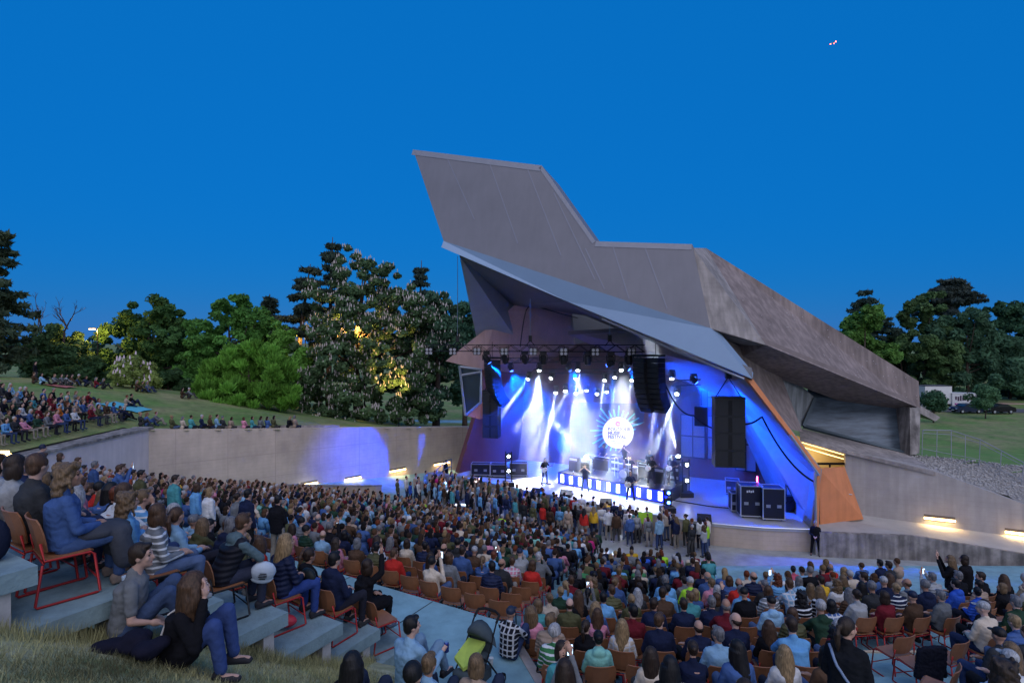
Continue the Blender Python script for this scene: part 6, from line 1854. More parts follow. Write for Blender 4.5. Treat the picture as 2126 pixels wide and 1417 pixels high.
# ---- dress everybody
HB = {'short': 'short', 'bob': 'chin-length', 'long': 'long', 'curly': 'curly', 'pony': 'ponytailed', 'bun': 'pinned-up', 'fringe': 'thinning', 'wavy': 'long wavy'}
for c in CAND:
    f = RC.random() < .5
    if c['feat']:
        col, gar, fab, hr, hc, arms = c['feat']
        f = hr in ('bob', 'long', 'curly', 'pony', 'bun', 'wavy')
    else:
        w = RC.random(); far_lit = c['zone'] == 'stage front'
        col = RC.choice(DARKS) if w < (.35 if far_lit else .60) else (RC.choice(MIDS) if w < (.93 if far_lit else .965) else RC.choice(BRIGHT))
        gar = RC.choice(['jacket', 'sweater', 'hoodie', 'jacket', 'shirt', 'puffer jacket']); fab = 'puffer' if gar == 'puffer jacket' else ('plain' if RC.random() < .93 else RC.choice(['stripe', 'plaid']))
        if fab == 'stripe': gar = 'striped sweater'
        if fab == 'plaid': gar = 'checked shirt'
        hr = RC.choice(['bob', 'long', 'long', 'pony', 'bun', 'wavy', 'curly', 'bob']) if f else RC.choice(['short', 'short', 'short', 'short', 'fringe', 'cap', 'short', 'beanie'])
        hc = RC.choice(['black', 'black', 'black', 'dark brown', 'dark brown', 'dark brown', 'dark brown', 'brown', 'brown', 'brown', 'auburn', 'blonde', 'fair', 'fair', 'grey', 'grey', 'white'])
        if hr in ('cap', 'beanie'): hc = RC.choice(['black', 'black', 'navy', 'grey', 'white'])
        if c['pose'] == 'stand': arms = RC.choice(['down', 'down', 'front', 'cross', 'phone'])
        elif c['pose'] == 'ground': arms = RC.choice(['knees', 'prop'])
        else: arms = RC.choices(['lap', 'knees', 'cross', 'face', 'phone'], [.5, .16, .22, .07, .05])[0]
    c.update(col=col, gar=gar, fab=fab, hr=hr, hc=hc, arms=arms, f=f)
    lj = RC.uniform(.85, 1.2); c['colv'] = tuple(min(.8, x*lj + .0) for x in PAL[col])
    c['leg'] = RC.choice([(.03, .05, .12), (.02, .03, .07), (.012, .012, .014), (.08, .12, .22), (.02, .02, .03), (.25, .22, .18), (.05, .05, .05)])
    c['sc'] = RC.uniform(.94, 1.04)*(.97 if f else 1.0)
    c['hcv'] = HAIRC[hc] if hc in HAIRC else PAL.get(hc, (.02, .02, .02))
# largest in the picture first
MUST = {'grass bank': 1, 'wall crest': 1}
CAND.sort(key=lambda c: c['y'] - (14 if c['feat'] else 0) - (10 if c['zone'] in MUST else 0) - (5 if c['pose'] == 'stand' else 0))
inframe = [c for c in CAND if -5 < c['u'] < 2131 and c['v'] < 1412]
SOLO = inframe[:272]; solo_ids = set(id(c) for c in SOLO)
REST = [c for c in CAND if id(c) not in solo_ids]
# place words: row counted upwards in the picture, seat counted from the left
rows = {}
for c in SOLO: rows.setdefault((c['zone'], c['row']), []).append(c)
zr = {}
for (z_, r_) in rows: zr.setdefault(z_, []).append(r_)
for z_ in zr: zr[z_].sort()
for (z_, r_), lst in rows.items():
    lst.sort(key=lambda c: c['u'])
    ri = zr[z_].index(r_) + 1
    for i, c in enumerate(lst):
        c['place'] = {'left slabs': f'left slabs {ordn_(ri)} row', 'lower left block': f'lower left {ordn_(ri)} row', 'centre block': f'centre block {ordn_(ri)} row', 'right block': f'right block {ordn_(ri)} row',
                      'walkway': 'standing on the walkway', 'stage front': 'standing at stage front', 'upper left bank': f'upper left seats {ordn_(ri)} row', 'grass bank': 'on the grass bank', 'wall crest': 'sitting on the long wall'}[z_] + f', {ordn_(i+1)} from left'
print('audience', len(CAND), 'solo', len(SOLO), 'empty chairs', len(EMPTY))
GROUPS = {'left slabs': 'audience seated on the upper left slabs', 'lower left block': 'audience seated in the lower left block', 'centre block': 'audience seated in the centre block', 'right block': 'audience seated in the right block', 'walkway': 'people standing on the walkway', 'stage front': 'people standing in front of the stage', 'upper left bank': 'audience on the upper left bank', 'grass bank': 'people sitting on the grass bank', 'wall crest': 'people sitting along the retaining wall'}
used_lab = set()
SKIP = []          # (u, v) of places taken by the hand-posed foreground people, filled in below
_p = MB(); _p.box((0, 0, 0), (.078, .010, .155)); _p.m = 1; _p.box((0, -.0065, 0), (.068, .003, .14))
PHONE = _p.mesh('phone'); PHONE.materials.append(BLACK); PHONE.materials.append(mat('phone_screen', (.2, .3, .5), .3, emit=(.55, .75, 1.0), estr=1.6))
def place_solo(c):
    var = (abs(int(c['x']*37 + c['y']*91)) % 3)
    if c['arms'] == 'lap' or c['arms'] == 'down': vv = var
    else: vv = 0
    if 'hood' in c['gar']: vv = 3
    m_ = arch((c['pose'], c['arms'], c['f'], vv))
    zz = c['z']
    hd = f'{HB[c["hr"]]} {c["hc"]} hair' if c['hr'] in HB else f'{c["hc"]} {c["hr"]}'
    lab = f'person in {c["col"]} {c["gar"]}, {hd}, {c["place"]}'
    if len(lab.split()) > 16: lab = f'person in {c["col"]} {c["gar"]}, {c["place"]}'
    clab = f'plywood chair under person in {c["col"]} {c["gar"].split()[-1]}, {c["place"]}'
    p = person(m_, (c['x'], c['y'], zz), c['rz'], lab, c['colv'], c['gar'].replace('-', '_').replace(' ', '_') if c['gar'] not in ('trousers and top',) else 'top', c['fab'], c['leg'], (.3, .3, .3) if RC.random() < .5 else (.03, .03, .03), c['hr'], c['hcv'], None, c['sc'], GROUPS[c['zone']])
    if c['pose'] == 'sit' and not c['feat']: p.rotation_euler = (RC.uniform(-.06, .05), RC.uniform(-.05, .05), c['rz'])
    if c['pose'] == 'sit' and c['zone'] in ('left slabs', 'lower left block', 'centre block', 'right block') and c['y'] < 17:
        chair((c['x'], c['y'] - .0, zz), c['rz'], clab, RC.random() < .3)
    if c['arms'] == 'phone':
        ph = bpy.data.objects.new('phone', PHONE); COL.objects.link(ph); ph.rotation_euler = (0, 0, c['rz'])
        ph.location = Vector((c['x'], c['y'], zz)) + Matrix.Rotation(c['rz'], 3, 'Z') @ ((m_['head'] + V3(0, .32, .04))*c['sc'])
        tag(ph, f'lit phone of person in {c["col"].split()[-1]}, {c["place"]}', 'phone', 'phones held up in the audience')
    return p
# ------------------------------------------------------------------ foreground people posed one by one
GP = 'people in the foreground'
def custom(label, u, v_seat, d, rz, J, top, top_n, hair, hairc, legs, fab='plain', shoes=(.02, .02, .025), z=None, **kw):
    p = W(u, v_seat, d)
    if z is not None: p.z = z
    m_ = build_body('p', J, kw.pop('f', False), True, .0115, **{k: kw.pop(k) for k in ('short_sleeve', 'coat', 'fat', 'hood') if k in kw})
    m_['top'].materials.append(FAB[fab]); m_['legs'].materials.append(FAB['plain']); m_['shoes'].materials.append(SHOE)
    o = person(m_, p, rz, label, top, top_n, 'plain', legs, shoes, hair, hairc, **kw)
    SKIP.append((u, d)); return o, m_, p
def strap(parent, pts, r, m, name='bag_strap'):
    from mathutils.bvhtree import BVHTree
    g_ = [c for c in parent.children if c.type == 'MESH' and c.data.name.startswith('jacket')][0].data
    bv = BVHTree.FromPolygons([v.co for v in g_.vertices], [p.vertices for p in g_.polygons]); out = []
    P_ = [Vector(p) for p in pts]
    for i in range(len(P_) - 1):
        for t in (0, .25, .5, .75): out.append(P_[i].lerp(P_[i+1], t))
    out.append(P_[-1]); res = []
    for p in out:
        c, n, _, _ = bv.find_nearest(p); res.append(c + n*r*.9)
    MB().tube(res, r, 5).obj(name, m, parent, True)
# the couple on the dry lawn
J = joints('ground', lean=.16, arms='prop', look=-.1)
J['wrr'] = J['pelvis'] + V3(.24, .22, .12); J['elr'] = J['shr'] + V3(.10, .02, -.28)
x0, y0 = (270 - 1063)*5.35/FPX, 5.35
man, mm_, _ = custom('man with dark tousled hair and beard in grey t-shirt sitting on the dry lawn', 262, 1325, 5.35, -1.15, J, PAL['grey'], 't_shirt', 'short', 'dark brown', (.05, .08, .16), short_sleeve=True, z=CZ - lawn_h(x0, y0) + .02, skin=SKINS[1])
J = joints('ground', lean=.24, arms='face', f=True, look=.25)
for k_ in 'lr': J['an' + k_] = J['an' + k_] + V3(0, -.06, -.05)
x1, y1 = (372 - 1063)*5.0/FPX, 5.0
wom, mw_, pw_ = custom('person with wavy brown hair in black coat sitting on the dry lawn, hand at face', 366, 1370, 5.0, -1.45, J, PAL['black'], 'coat', 'wavy', 'brown', (.04, .07, .20), f=True, coat=.35, z=CZ - lawn_h(x1, y1) - .06, skin=SKINS[1])
strap(wom, [(-.10, .06, .62), (-.02, -.06, .50), (.07, -.14, .34), (.15, -.16, .16)], .011, mat('strap_pale', (.55, .52, .48), .6))
# dark jacket lying behind them
jk = MB(); rgj = np.random.default_rng(4)
for i in range(16): jk.ball((rgj.uniform(-.27, .27), rgj.uniform(-.12, .12), .05 + .08*rgj.random()), (rgj.uniform(.08, .14), rgj.uniform(.07, .12), rgj.uniform(.04, .08)), 8, 5)
o = link('folded_jacket', remesh('folded_jacket', jk, .018, 2), FAB['plain']); o.color = (.010, .010, .022, 1)
xj, yj = (275 - 1063)*4.78/FPX, 4.78
o.location = (xj, yj, CZ - lawn_h(xj, yj) + .0); tag(o, 'crumpled dark navy jacket lying on the dry lawn behind the couple', 'jacket')
# the person in a denim jacket with a blanket over the knees, at the end of the second slab
# (seat neighbours come from the rows above)
J = joints('sit', lean=.02, arms='lap', f=True, look=-.25)
qn, hn = SLAB_Q[2], SLAB_H[2]
pd = LP(qn - .50, 6.62, hn)
den, md_, _ = custom('person with curly greying hair in denim jacket, grey blanket over the knees, end of slab', 95, 1100, pd.y, -.70, J, PAL['denim blue'], 'denim_jacket', 'curly', 'fair', (.05, .09, .20), shoes=(.20, .15, .12), f=True, z=hn and CZ - hn)
den.location = pd
bl = MB(); bl.ball((0, .28, .56), (.24, .30, .09), 12, 7)
for s in (-1, 1): capsule(bl, (s*.14, .42, .52), (s*.17, .48, .26), .10, .11)
capsule(bl, (-.12, .46, .52), (.12, .46, .52), .10, .10); capsule(bl, (-.15, .48, .30), (.15, .48, .30), .07, .07)
o = link('blanket', remesh('blanket', bl, .02, 3), FAB['plain'], den); o.color = (.055, .06, .075, 1)
chair(pd, -.70, 'red-framed plywood chair under the person with the grey blanket')
# man in padded vest leaning forward, further along the slabs
J = joints('sit', lean=.42, arms='knees', look=.1)
pv = LP(SLAB_Q[4] - .50, 6.75, SLAB_H[4])
vs_, _, _ = custom('man in charcoal padded vest and grey hoodie leaning forward on the slab end', 450, 1200, pv.y, -.75, J, (.09, .14, .16), 'hoodie', 'short', 'brown', (.03, .035, .06), hood=True); vs_.location = pv
vest = MB(); torso(vest, J, False, .034); o = link('padded_vest', remesh('padded_vest', vest, .018, 3), FAB['puffer'], vs_); o.color = (.012, .013, .02, 1)
chair(pv, -.75, 'plywood chair under the man in the charcoal padded vest', True)
bag = MB(); bag.ball((0, 0, .12), (.16, .10, .14), 12, 8); bag.ball((0, 0, .02), (.15, .09, .06), 10, 6)
o = link('cloth_bag', remesh('cloth_bag', bag, .012, 2), mat('white_canvas', (.45, .52, .6), .85, noise=.15, scale=8)); o.location = pv + V3(.42, .18, .40); o.rotation_euler = (.3, .2, .4); tag(o, 'white canvas bag with a round dark print hanging by the vested man', 'bag')
pr = MB()
for k in range(4): pr.box((0, -.101, .08 + .026*k), (.11 - abs(k - 1.5)*.02, .006, .011))
pr.obj('printed_emblem', BLACK, o)
# blond person in navy puffer jacket on the next slab
J = joints('sit', lean=.10, arms='lap', f=True, look=-.2)
pb_ = LP(SLAB_Q[5] - .50, 6.75, SLAB_H[5])
bp_, _, _ = custom('person with long blonde hair in navy puffer jacket at the end of a slab', 540, 1210, pb_.y, -.72, J, PAL['navy'], 'puffer_jacket', 'long', 'blonde', (.03, .06, .22), fab='puffer', f=True, fat=.012); bp_.location = pb_
chair(pb_, -.72, 'red-framed plywood chair under the person in the navy puffer jacket on the slab')
o = link('shoulder_bag', remesh('shoulder_bag', MB().ball((0, 0, .1), (.16, .08, .11), 10, 7), .015, 2), mat('bag_black_print', (.012, .015, .014), .6)); o.location = pb_ + V3(.30, .30, .50); o.rotation_euler = (.2, .1, -.7); tag(o, 'black shoulder bag on the lap of the person in navy puffer jacket', 'bag')
o = link('shopping_bag', remesh('shopping_bag', MB().ball((0, 0, .1), (.17, .10, .09), 10, 7), .015, 2), mat('bag_red', (.42, .03, .05), .5)); o.location = pb_ + V3(.10, -.10, .02); tag(o, 'red and black bag under the chair of the blonde person on the slab', 'bag')
# person in black coat pointing with a raised arm
J = joints('sit', lean=.16, arms='up', f=True, look=.1); J['wrr'] = J['shr'] + V3(.02, .22, .44); J['elr'] = J['shr'] + V3(.10, .16, .16)
pp = LP(SLAB_Q[7] - .48, 6.95, SLAB_H[7])
pt, _, _ = custom('person in long black coat and black leggings pointing with a raised right arm', 735, 1280, pp.y, -.72, J, PAL['black'], 'coat', 'bob', 'dark brown', (.008, .008, .01), f=True, coat=.75, shoes=(.08, .10, .14)); pt.location = pp
chair(pp, -.72, 'plywood chair under the person in black coat who is pointing', True)
# man in light-blue fleece with a can, sitting at the edge of the walkway
J = joints('ground', lean=.02, arms='lap', look=-.45); J['elr'] = J['shr'] + V3(.10, .10, -.25); J['wrr'] = J['shr'] + V3(.06, .34, -.16)
pm = Vector(((850 - 1063)*6.75/FPX, 6.75, 0)); pm.z = CZ - lawn_h(pm.x, pm.y) + .02
mn, _, _ = custom('man with dark hair in light blue fleece holding a can at the walkway edge', 850, 1400, 6.75, -.55, J, PAL['light blue'], 'fleece_jacket', 'short', 'black', (.15, .25, .36)); mn.location = pm
cn = empty('drink_can', pm + Matrix.Rotation(-.55, 3, 'Z') @ (J['wrr'] + V3(-.01, .11, .01))); tag(cn, 'blue and silver drink can in the hand of the man in light blue fleece', 'can')
MB().tube([(0, 0, -.06), (0, 0, -.055), (0, 0, .055), (0, 0, .065)], [.026, .032, .032, .025], 12).obj('can_body', mat('can_blue', (.04, .07, .30), .3, .6), cn)
MB().tube([(0, 0, .066), (0, 0, .068)], .024, 12).obj('can_lid', ALU, cn)
# heads at the bottom edge of the picture
for u, d, hr, hc, top, nm, lab, ps, dz in ((725, 5.4, 'long', 'black', PAL['black'], 'jacket', 'person with long black hair cut by the bottom edge left of centre', 'ground', .05), (850, 5.2, 'beanie', 'black', PAL['black'], 'jacket', 'person in black knit cap cut by the bottom edge in front of the fleece', 'ground', -.10), (985, 6.6, 'bob', 'fair', PAL['beige'], 'jacket', 'fair short-haired person in beige jacket below the stroller', 'ground', .1), (885, 6.4, 'short', 'fair', PAL['light blue'], 'sweater', 'small fair-haired child beside the man with the can', 'ground', -.05)):
    J = joints('ground', lean=.05, arms='knees', f=hr in ('long', 'bob'), look=0)
    p = W(u, 1417, d); vt = {725: 1358, 850: 1388, 985: 1362, 885: 1366}[u]
    hz = W(u, vt, d).z
    o, _, _ = custom(lab, u, 1417, d, -.4, J, top, nm, hr, hc, (.02, .03, .06), f=hr in ('long', 'bob')); o.location = (p.x, p.y, hz - .90)
# person in black leather jacket with a braid, on their feet in the aisle
J = joints('stand', arms='front', f=True, look=-.5)
ps_ = Vector(((1758 - 1063)*6.1/FPX, 6.1, CZ - row_mid(6.1)))
st_, mst, _ = custom('person with braided brown hair in black leather jacket standing in the right aisle', 1758, 1417, 6.1, -.75, J, (.008, .009, .012), 'leather_jacket', 'pony', 'dark brown', (.006, .007, .012), f=True, fat=.008); st_.location = ps_
strap(st_, [(-.16, -.08, 1.42), (-.05, -.175, 1.25), (.08, -.175, 1.06), (.19, -.10, .92)], .016, mat('strap_striped', (.18, .24, .36), .6))
# person walking past at the right edge, curly hair, pale blue sweater
J = joints('stand', arms='front', f=True, look=-.2)
pw = Vector(((2085 - 1063)*5.3/FPX, 5.3, 0)); pw.z = W(2085, 1300, 5.3).z - 1.70
wk, _, _ = custom('person with big dark curly hair in pale blue sweater passing the right edge', 2090, 1417, 5.3, -1.1, J, PAL['light blue'], 'sweater', 'curly', 'dark brown', (.05, .08, .16), f=True); wk.location = (pw.x, pw.y, CZ - row_mid(5.3)); wk.scale = (1.0, 1.0, 1.0)
# boy in checked shirt sitting on the kerb
J = joints('ground', lean=.10, arms='knees', look=0)
pk = Vector(((1056 - 1063)*9.5/FPX, 9.5, CZ - WALK_H - .02))
kd, _, _ = custom('child in black and white checked shirt and dark cap sitting on the kerb', 1056, 1320, 9.5, -.5, J, (.012, .013, .02), 'checked_shirt', 'cap', (.02, .03, .06), (.03, .05, .12), fab='plaid'); kd.location = pk; kd.scale = (.94,)*3
# guard in front of the stage, guard by the left wall
for u, v, lab, top, nm, legs, rz, hc, ar in ((1693, 1152, 'white-haired guard in black standing below the right corner of the stage', PAL['black'], 'jacket', (.008, .008, .012), 2.6, 'white', 'front'), (926, 1001, 'guard in dark jacket standing by the blue handrail', PAL['navy'], 'jacket', (.01, .01, .016), -1.9, 'black', 'down')):
    p = Z(u, v, 0.0); J = joints('stand', arms=ar, look=.1, spread=.2)
    o, _, _ = custom(lab, u, v, p.y, rz, J, top, nm, 'short', hc, legs, fat=.01); o.location = p
for u, v, lab, top, hr, hc, ar, rz in ((1975, 1212, 'person with long fair hair in black holding up a phone by the right ledge', PAL['black'], 'long', 'fair', 'phone', .8), (2004, 1222, 'dark-haired person in black jacket standing by the right ledge', PAL['black'], 'bob', 'dark brown', 'down', .3)):
    d = 15.2; hp = W(u, v - 74, d); J = joints('stand', arms=ar, f=True, look=.2)
    o, _, _ = custom(lab, u, v, d, rz, J, top, 'jacket', hr, hc, (.02, .02, .03), f=True); o.location = (hp.x, hp.y, CZ - floor_h(hp.x, hp.y))
# ---- the band
GUI = mat('guitar_white', (.75, .72, .68), .25, spec=.6)
def guitar(parent, body_c, neck_to, m):
    a, b = Vector(body_c), Vector(neck_to); d = (b - a).normalized(); g_ = empty('electric_guitar', (0, 0, 0))
    g_.parent = None
    M4 = parent.matrix_basis
    g_.location = parent.location; g_.rotation_euler = parent.rotation_euler; g_.scale = parent.scale
    nv = V3(0, 1, 0.25).normalized(); sd = d.cross(nv).normalized()
    bd2 = MB(); bd2.ball(a, .13, 10, 6, Matrix((d, sd, nv*.22)).transposed()); bd2.ball(a - d*.13, .155, 10, 6, Matrix((d, sd, nv*.2)).transposed()); bd2.obj('guitar_body', m, g_, True)
    MB().tube([a + d*.1, a + d*.62], .02, 5).obj('neck', mat('guitar_neck', (.30, .18, .09), .4), g_)
    MB().box(a + d*.70, (.05, .03, .14)).obj('headstock', m, g_)
    return g_
band = [('guitarist in dark shirt on the left of the stage', Z(1131, 1005, SZ), -2.6, 'guitar', PAL['black'], (.05, .08, .16), 'short', 'grey', 'white electric guitar of the guitarist at left'),
        ('singer in dark t-shirt and jeans holding a microphone at centre stage', Z(1215, 1021, SZ), 2.7, 'mic', (.02, .03, .07), (.08, .13, .26), 'short', 'dark brown', None),
        ('guitarist in dark clothes and white shoes in front of the riser', Z(1309, 1040, SZ), 2.9, 'guitar', (.02, .03, .07), (.02, .03, .08), 'short', 'blonde', 'white electric guitar of the guitarist in front of the riser'),
        ('bass player in dark shirt at the right end of the riser', on_riser(.96, 1.5), 2.6, 'guitar', (.02, .02, .05), (.02, .02, .04), 'short', 'fair', 'pale bass guitar at the right end of the riser'),
        ('keyboard player in blue shirt left of the drums', on_riser(.28, 2.4), 2.7, 'keys', (.04, .06, .2), (.02, .02, .04), 'short', 'dark brown', None),
        ('backing singer in dark dress at the back left of the riser', on_riser(.45, 2.9), 2.7, 'mic', (.02, .02, .05), (.02, .02, .04), 'long', 'dark brown', None),
        ('second guitarist in black on the right of the riser', on_riser(.83, .7), 2.6, 'guitar', PAL['black'], (.02, .02, .04), 'short', 'black', 'dark electric guitar of the guitarist on the right of the riser'),
        ('player in black behind the keyboard right of the drums', on_riser(.72, 2.3), 2.7, 'keys', PAL['black'], (.02, .02, .04), 'fringe', 'brown', None)]
for lab, p, rz, kind, top, legs, hr, hc, glab in band:
    J = joints('stand', arms='front', look=.1, spread=.25)
    if kind == 'guitar':
        J['ell'] = J['shl'] + V3(-.16, .06, -.22); J['wrl'] = J['pelvis'] + V3(-.34, .28, .26); J['elr'] = J['shr'] + V3(.14, -.02, -.26); J['wrr'] = J['pelvis'] + V3(.10, .24, .12)
    if kind == 'mic':
        for s, k in ((-1, 'l'), (1, 'r')): J['el'+k] = J['sh'+k] + V3(s*.18, .12, -.10); J['wr'+k] = J['head'] + V3(s*.05, .20, -.06)
    if kind == 'keys':
        for s, k in ((-1, 'l'), (1, 'r')): J['wr'+k] = J['pelvis'] + V3(s*.2, .36, .10)
    o, m_, _ = custom(lab, 0, 0, 10, rz, J, top, 't_shirt', hr, hc, legs, shoes=(.6, .6, .6) if 'white shoes' in lab else (.02, .02, .02), short_sleeve=True); o.location = p; o.scale = (1.04,)*3
    if glab: g_ = guitar(o, J['pelvis'] + V3(.08, .20, .10), J['pelvis'] + V3(-.45, .28, .36), GUI); tag(g_, glab, 'guitar')
    if kind == 'mic':
        MB().tube([J['head'] + V3(0, .13, -.06), J['head'] + V3(0, .27, -.10)], [.025, .015], 6).obj('microphone', BLACK, o)
J = joints('sit', lean=.1, arms='front', look=.1)
for s, k in ((-1, 'l'), (1, 'r')): J['el'+k] = J['sh'+k] + V3(s*.16, .10, -.18); J['wr'+k] = J['sh'+k] + V3(s*.10, .34, -.14)
o, _, _ = custom('drummer in dark shirt seated behind the drum kit', 0, 0, 10, 2.75, J, (.02, .02, .05), 't_shirt', 'short', 'brown', (.02, .02, .03), short_sleeve=True); o.location = on_riser(.56, 2.1)

# ---- now place the rest of the audience round them
HAND = []
for o in [x for x in bpy.data.objects if x.name.startswith('person') and x.parent is None]: HAND.append((o.location.x, o.location.y))
def clash(x, y, r=.42): return any((x - a)**2 + (y - b)**2 < r*r for a, b in HAND)
n_solo = 0
for c in SOLO:
    if clash(c['x'], c['y']): continue
    place_solo(c); n_solo += 1
# empty chairs
ne = 0; byz = {}
for (x, y, z, rz, zone) in sorted(EMPTY, key=lambda e: e[1]):
    u, v = proj((x, y, z + .6))
    if not (0 < u < 2126 and v < 1417) or y > 15.5 or clash(x, y) or (u > 1740 and y < 12.5): continue
    byz.setdefault(zone, []).append((x, y, z, rz, u, v))
for zone, lst in byz.items():
    lst.sort(key=lambda e: e[4])
    for i, (x, y, z, rz, u, v) in enumerate(lst):
        chair((x, y, z), rz, f'empty plywood chair in the {zone}, {ordn_(i+1)} empty one from left', i % 3 == 1)
# dark jacket hung over one of the chairs in the right aisle
xh, yh = (1905 - 1063)*9.3/FPX, 9.3
zh = CZ - row_mid(yh)
chair((xh, yh, zh), .15, 'plywood chair with a dark jacket hung over its back in the right aisle')
cj = MB(); loft(cj, [((0, -.28, .20), .20, .035), ((-.02, -.285, .40), .22, .04), ((0, -.275, .62), .245, .045), ((0, -.285, .80), .25, .05), ((0, -.285, .86), .20, .045)]); capsule(cj, (-.22, -.27, .80), (-.27, -.25, .38), .05, .045); capsule(cj, (.22, -.27, .80), (.26, -.24, .34), .05, .045)
o = link('draped_jacket', folds(remesh('draped_jacket', cj, .016, 2), .02), FAB['plain']); o.color = (.008, .009, .018, 1); o.location = (xh, yh, zh); o.rotation_euler = (0, 0, .15); tag(o, 'dark jacket draped over an empty chair in the right aisle', 'jacket')
for u, d, rz, lb in ((1856, 10.1, .25, 'empty plywood chair at the left of the right aisle gap'), (1968, 9.9, .35, 'empty plywood chair behind the draped jacket'), (1945, 8.2, .75, 'empty plywood chair turned sideways in the right aisle')):
    x, y = (u - 1063)*d/FPX, d; chair((x, y, CZ - row_mid(y)), rz, lb)

# ---- the remaining crowd, too many to be single things: simple figures in one mesh
def template(pose, hair):
    J = joints(pose, lean=0 if pose != 'sit' else .05, arms={'sit': 'lap', 'stand': 'down', 'ground': 'knees'}[pose])
    segs = []
    b = MB(); b.ball(J['head'], (.078, .095, .12), 8, 6); b.tube([J['neck'] - V3(0, 0, .04), J['head'] - V3(0, 0, .05)], .052, 6, False)
    for k in 'lr': b.ball(J['wr'+k] + (J['wr'+k] - J['el'+k]).normalized()*.05, .042, 5, 4)
    segs.append((0, b))
    t = MB(); t.ball(J['chest'] + V3(0, 0, .0), (.185, .135, .2), 10, 6); t.ball(J['pelvis'] + V3(0, 0, .06), (.185, .14, .17), 10, 5); capsule(t, J['shl'], J['shr'], .085, .085, 6)
    for k in 'lr': t.tube([J['sh'+k], J['el'+k], J['wr'+k]], [.07, .06, .045], 6, False)
    segs.append((1, t))
    l = MB()
    for k in 'lr': l.tube([J['hi'+k], J['kn'+k], J['an'+k], J['an'+k] + V3(0, .16, -.05)], [.10, .072, .055, .05], 6)
    segs.append((2, l))
    h = MB(); h.ball(J['head'] + V3(0, -.024, .032), (.083, .095, .10), 8, 6)
    if hair == 'long': h.ball(J['head'] + V3(0, -.09, -.13), (.10, .05, .2), 7, 5)
    elif hair == 'bob': h.ball(J['head'] + V3(0, -.05, -.05), (.10, .075, .12), 7, 5)
    segs.append((3, h))
    vs, ts, pid = [], [], []
    for i, mb in segs:
        o_ = len(vs); vs += mb.v
        for f in mb.f:
            for j in range(1, len(f) - 1): ts.append((f[0] + o_, f[j] + o_, f[j+1] + o_)); pid.append(i)
    return np.array([tuple(v) for v in vs]), np.array(ts), np.array(pid)
TEMPL = {(p, h): template(p, h) for p in ('sit', 'stand', 'ground') for h in ('short', 'long', 'bob')}
VV, TT, CC = [], [], []; off_ = 0
for c in REST:
    if clash(c['x'], c['y'], .4): continue
    hk = 'long' if c['hr'] in ('long', 'wavy') else ('bob' if c['hr'] in ('bob', 'curly', 'pony') else 'short')
    v, t, pid = TEMPL[(c['pose'], hk)]
    cs, sn = math.cos(c['rz']), math.sin(c['rz']); s = c['sc']
    tl, tr_ = RC.gauss(0, .09), RC.gauss(0, .07); v = v.copy(); zz_ = v[:, 2] - .5; up_ = np.clip(zz_, 0, 2)
    v[:, 1] += up_*tl; v[:, 0] += up_*tr_; v[:, 2] -= up_*abs(tl)*.3
    w = np.empty_like(v); w[:, 0] = (v[:, 0]*cs - v[:, 1]*sn)*s + c['x']; w[:, 1] = (v[:, 0]*sn + v[:, 1]*cs)*s + c['y']; w[:, 2] = v[:, 2]*s + c['z']
    pal = np.array([(*RC.choice(SKINS), 1), (*c['colv'], 1), (*c['leg'], 1), (*c['hcv'], 1)])
    VV.append(w); TT.append(t + off_); CC.append(pal[pid]); off_ += len(v)
if VV:
    me = np_mesh('crowd', np.concatenate(VV), np.concatenate(TT), 3); smooth(me)
    a = me.attributes.new('Col', 'FLOAT_COLOR', 'FACE'); a.data.foreach_set('color', np.concatenate(CC).astype(np.float32).ravel())
    o = link('crowd', me, mat('crowd_cloth', (.5, .5, .5), .9, attr='Col', noise=.2, scale=5, spec=.15))
    tag(o, 'the rest of the tightly packed audience further back and further off', 'crowd', kind='stuff')
    print('crowd figures', len(VV), 'tris', len(me.polygons), 'solo', n_solo, 'arch', len(ARCH))
# ------------------------------------------------------------------ small things round the place
# stroller on the walkway
sp = Vector(((985 - 1063)*8.6/FPX, 8.6, CZ - WALK_H))
sr = empty('stroller', sp, -.55); tag(sr, 'dark grey stroller with a lime green blanket on the walkway', 'stroller')
DGREY = mat('stroller_fabric', (.055, .075, .085), .85, noise=.15, scale=8); LIMEB = mat('lime_blanket', (.42, .55, .10), .85, noise=.12, scale=6)
def R3(*a): return Vector(a)
for s in (-1, 1):
    MB().tube([(s*.24, -.42, .09), (s*.23, .02, .55), (s*.21, .30, .98)], .014, 6).obj('frame_tube', BLACK, sr)
    MB().tube([(s*.24, .36, .09), (s*.22, .05, .50), (s*.22, -.10, .62)], .014, 6).obj('frame_tube', BLACK, sr)
    for y in (-.42, .36):
        w_ = MB().tube([(s*.26, y, .09), (s*.30, y, .09)], .09, 14).obj('wheel', RUBBER, sr); MB().tube([(s*.255, y, .09), (s*.305, y, .09)], .05, 10).obj('rim', STEEL, w_)
MB().tube([(-.21, .30, .98), (-.20, .40, 1.06), (-.10, .44, 1.08), (.10, .44, 1.08), (.20, .40, 1.06), (.21, .30, .98)], .022, 6).obj('handle', RUBBER, sr)
st_m = MB(); st_m.ball((0, -.02, .52), (.22, .30, .10), 10, 6); st_m.ball((0, .20, .70), (.21, .09, .26), 10, 7); st_m.ball((0, -.34, .44), (.17, .10, .06), 8, 5)
link('seat', smooth(st_m.mesh('seat')), DGREY, sr)
cn_ = MB(); N_ = 9; vs = []
for i in range(5):
    a = R(10 + 28*i)
    for j in range(N_):
        t = math.pi*j/(N_ - 1); vs.append((.24*math.cos(t), .24 - .40*math.sin(a)*math.sin(t)*.8 + .02, .62 + .42*math.sin(t)*(.55 + .45*math.cos(a - .6))))
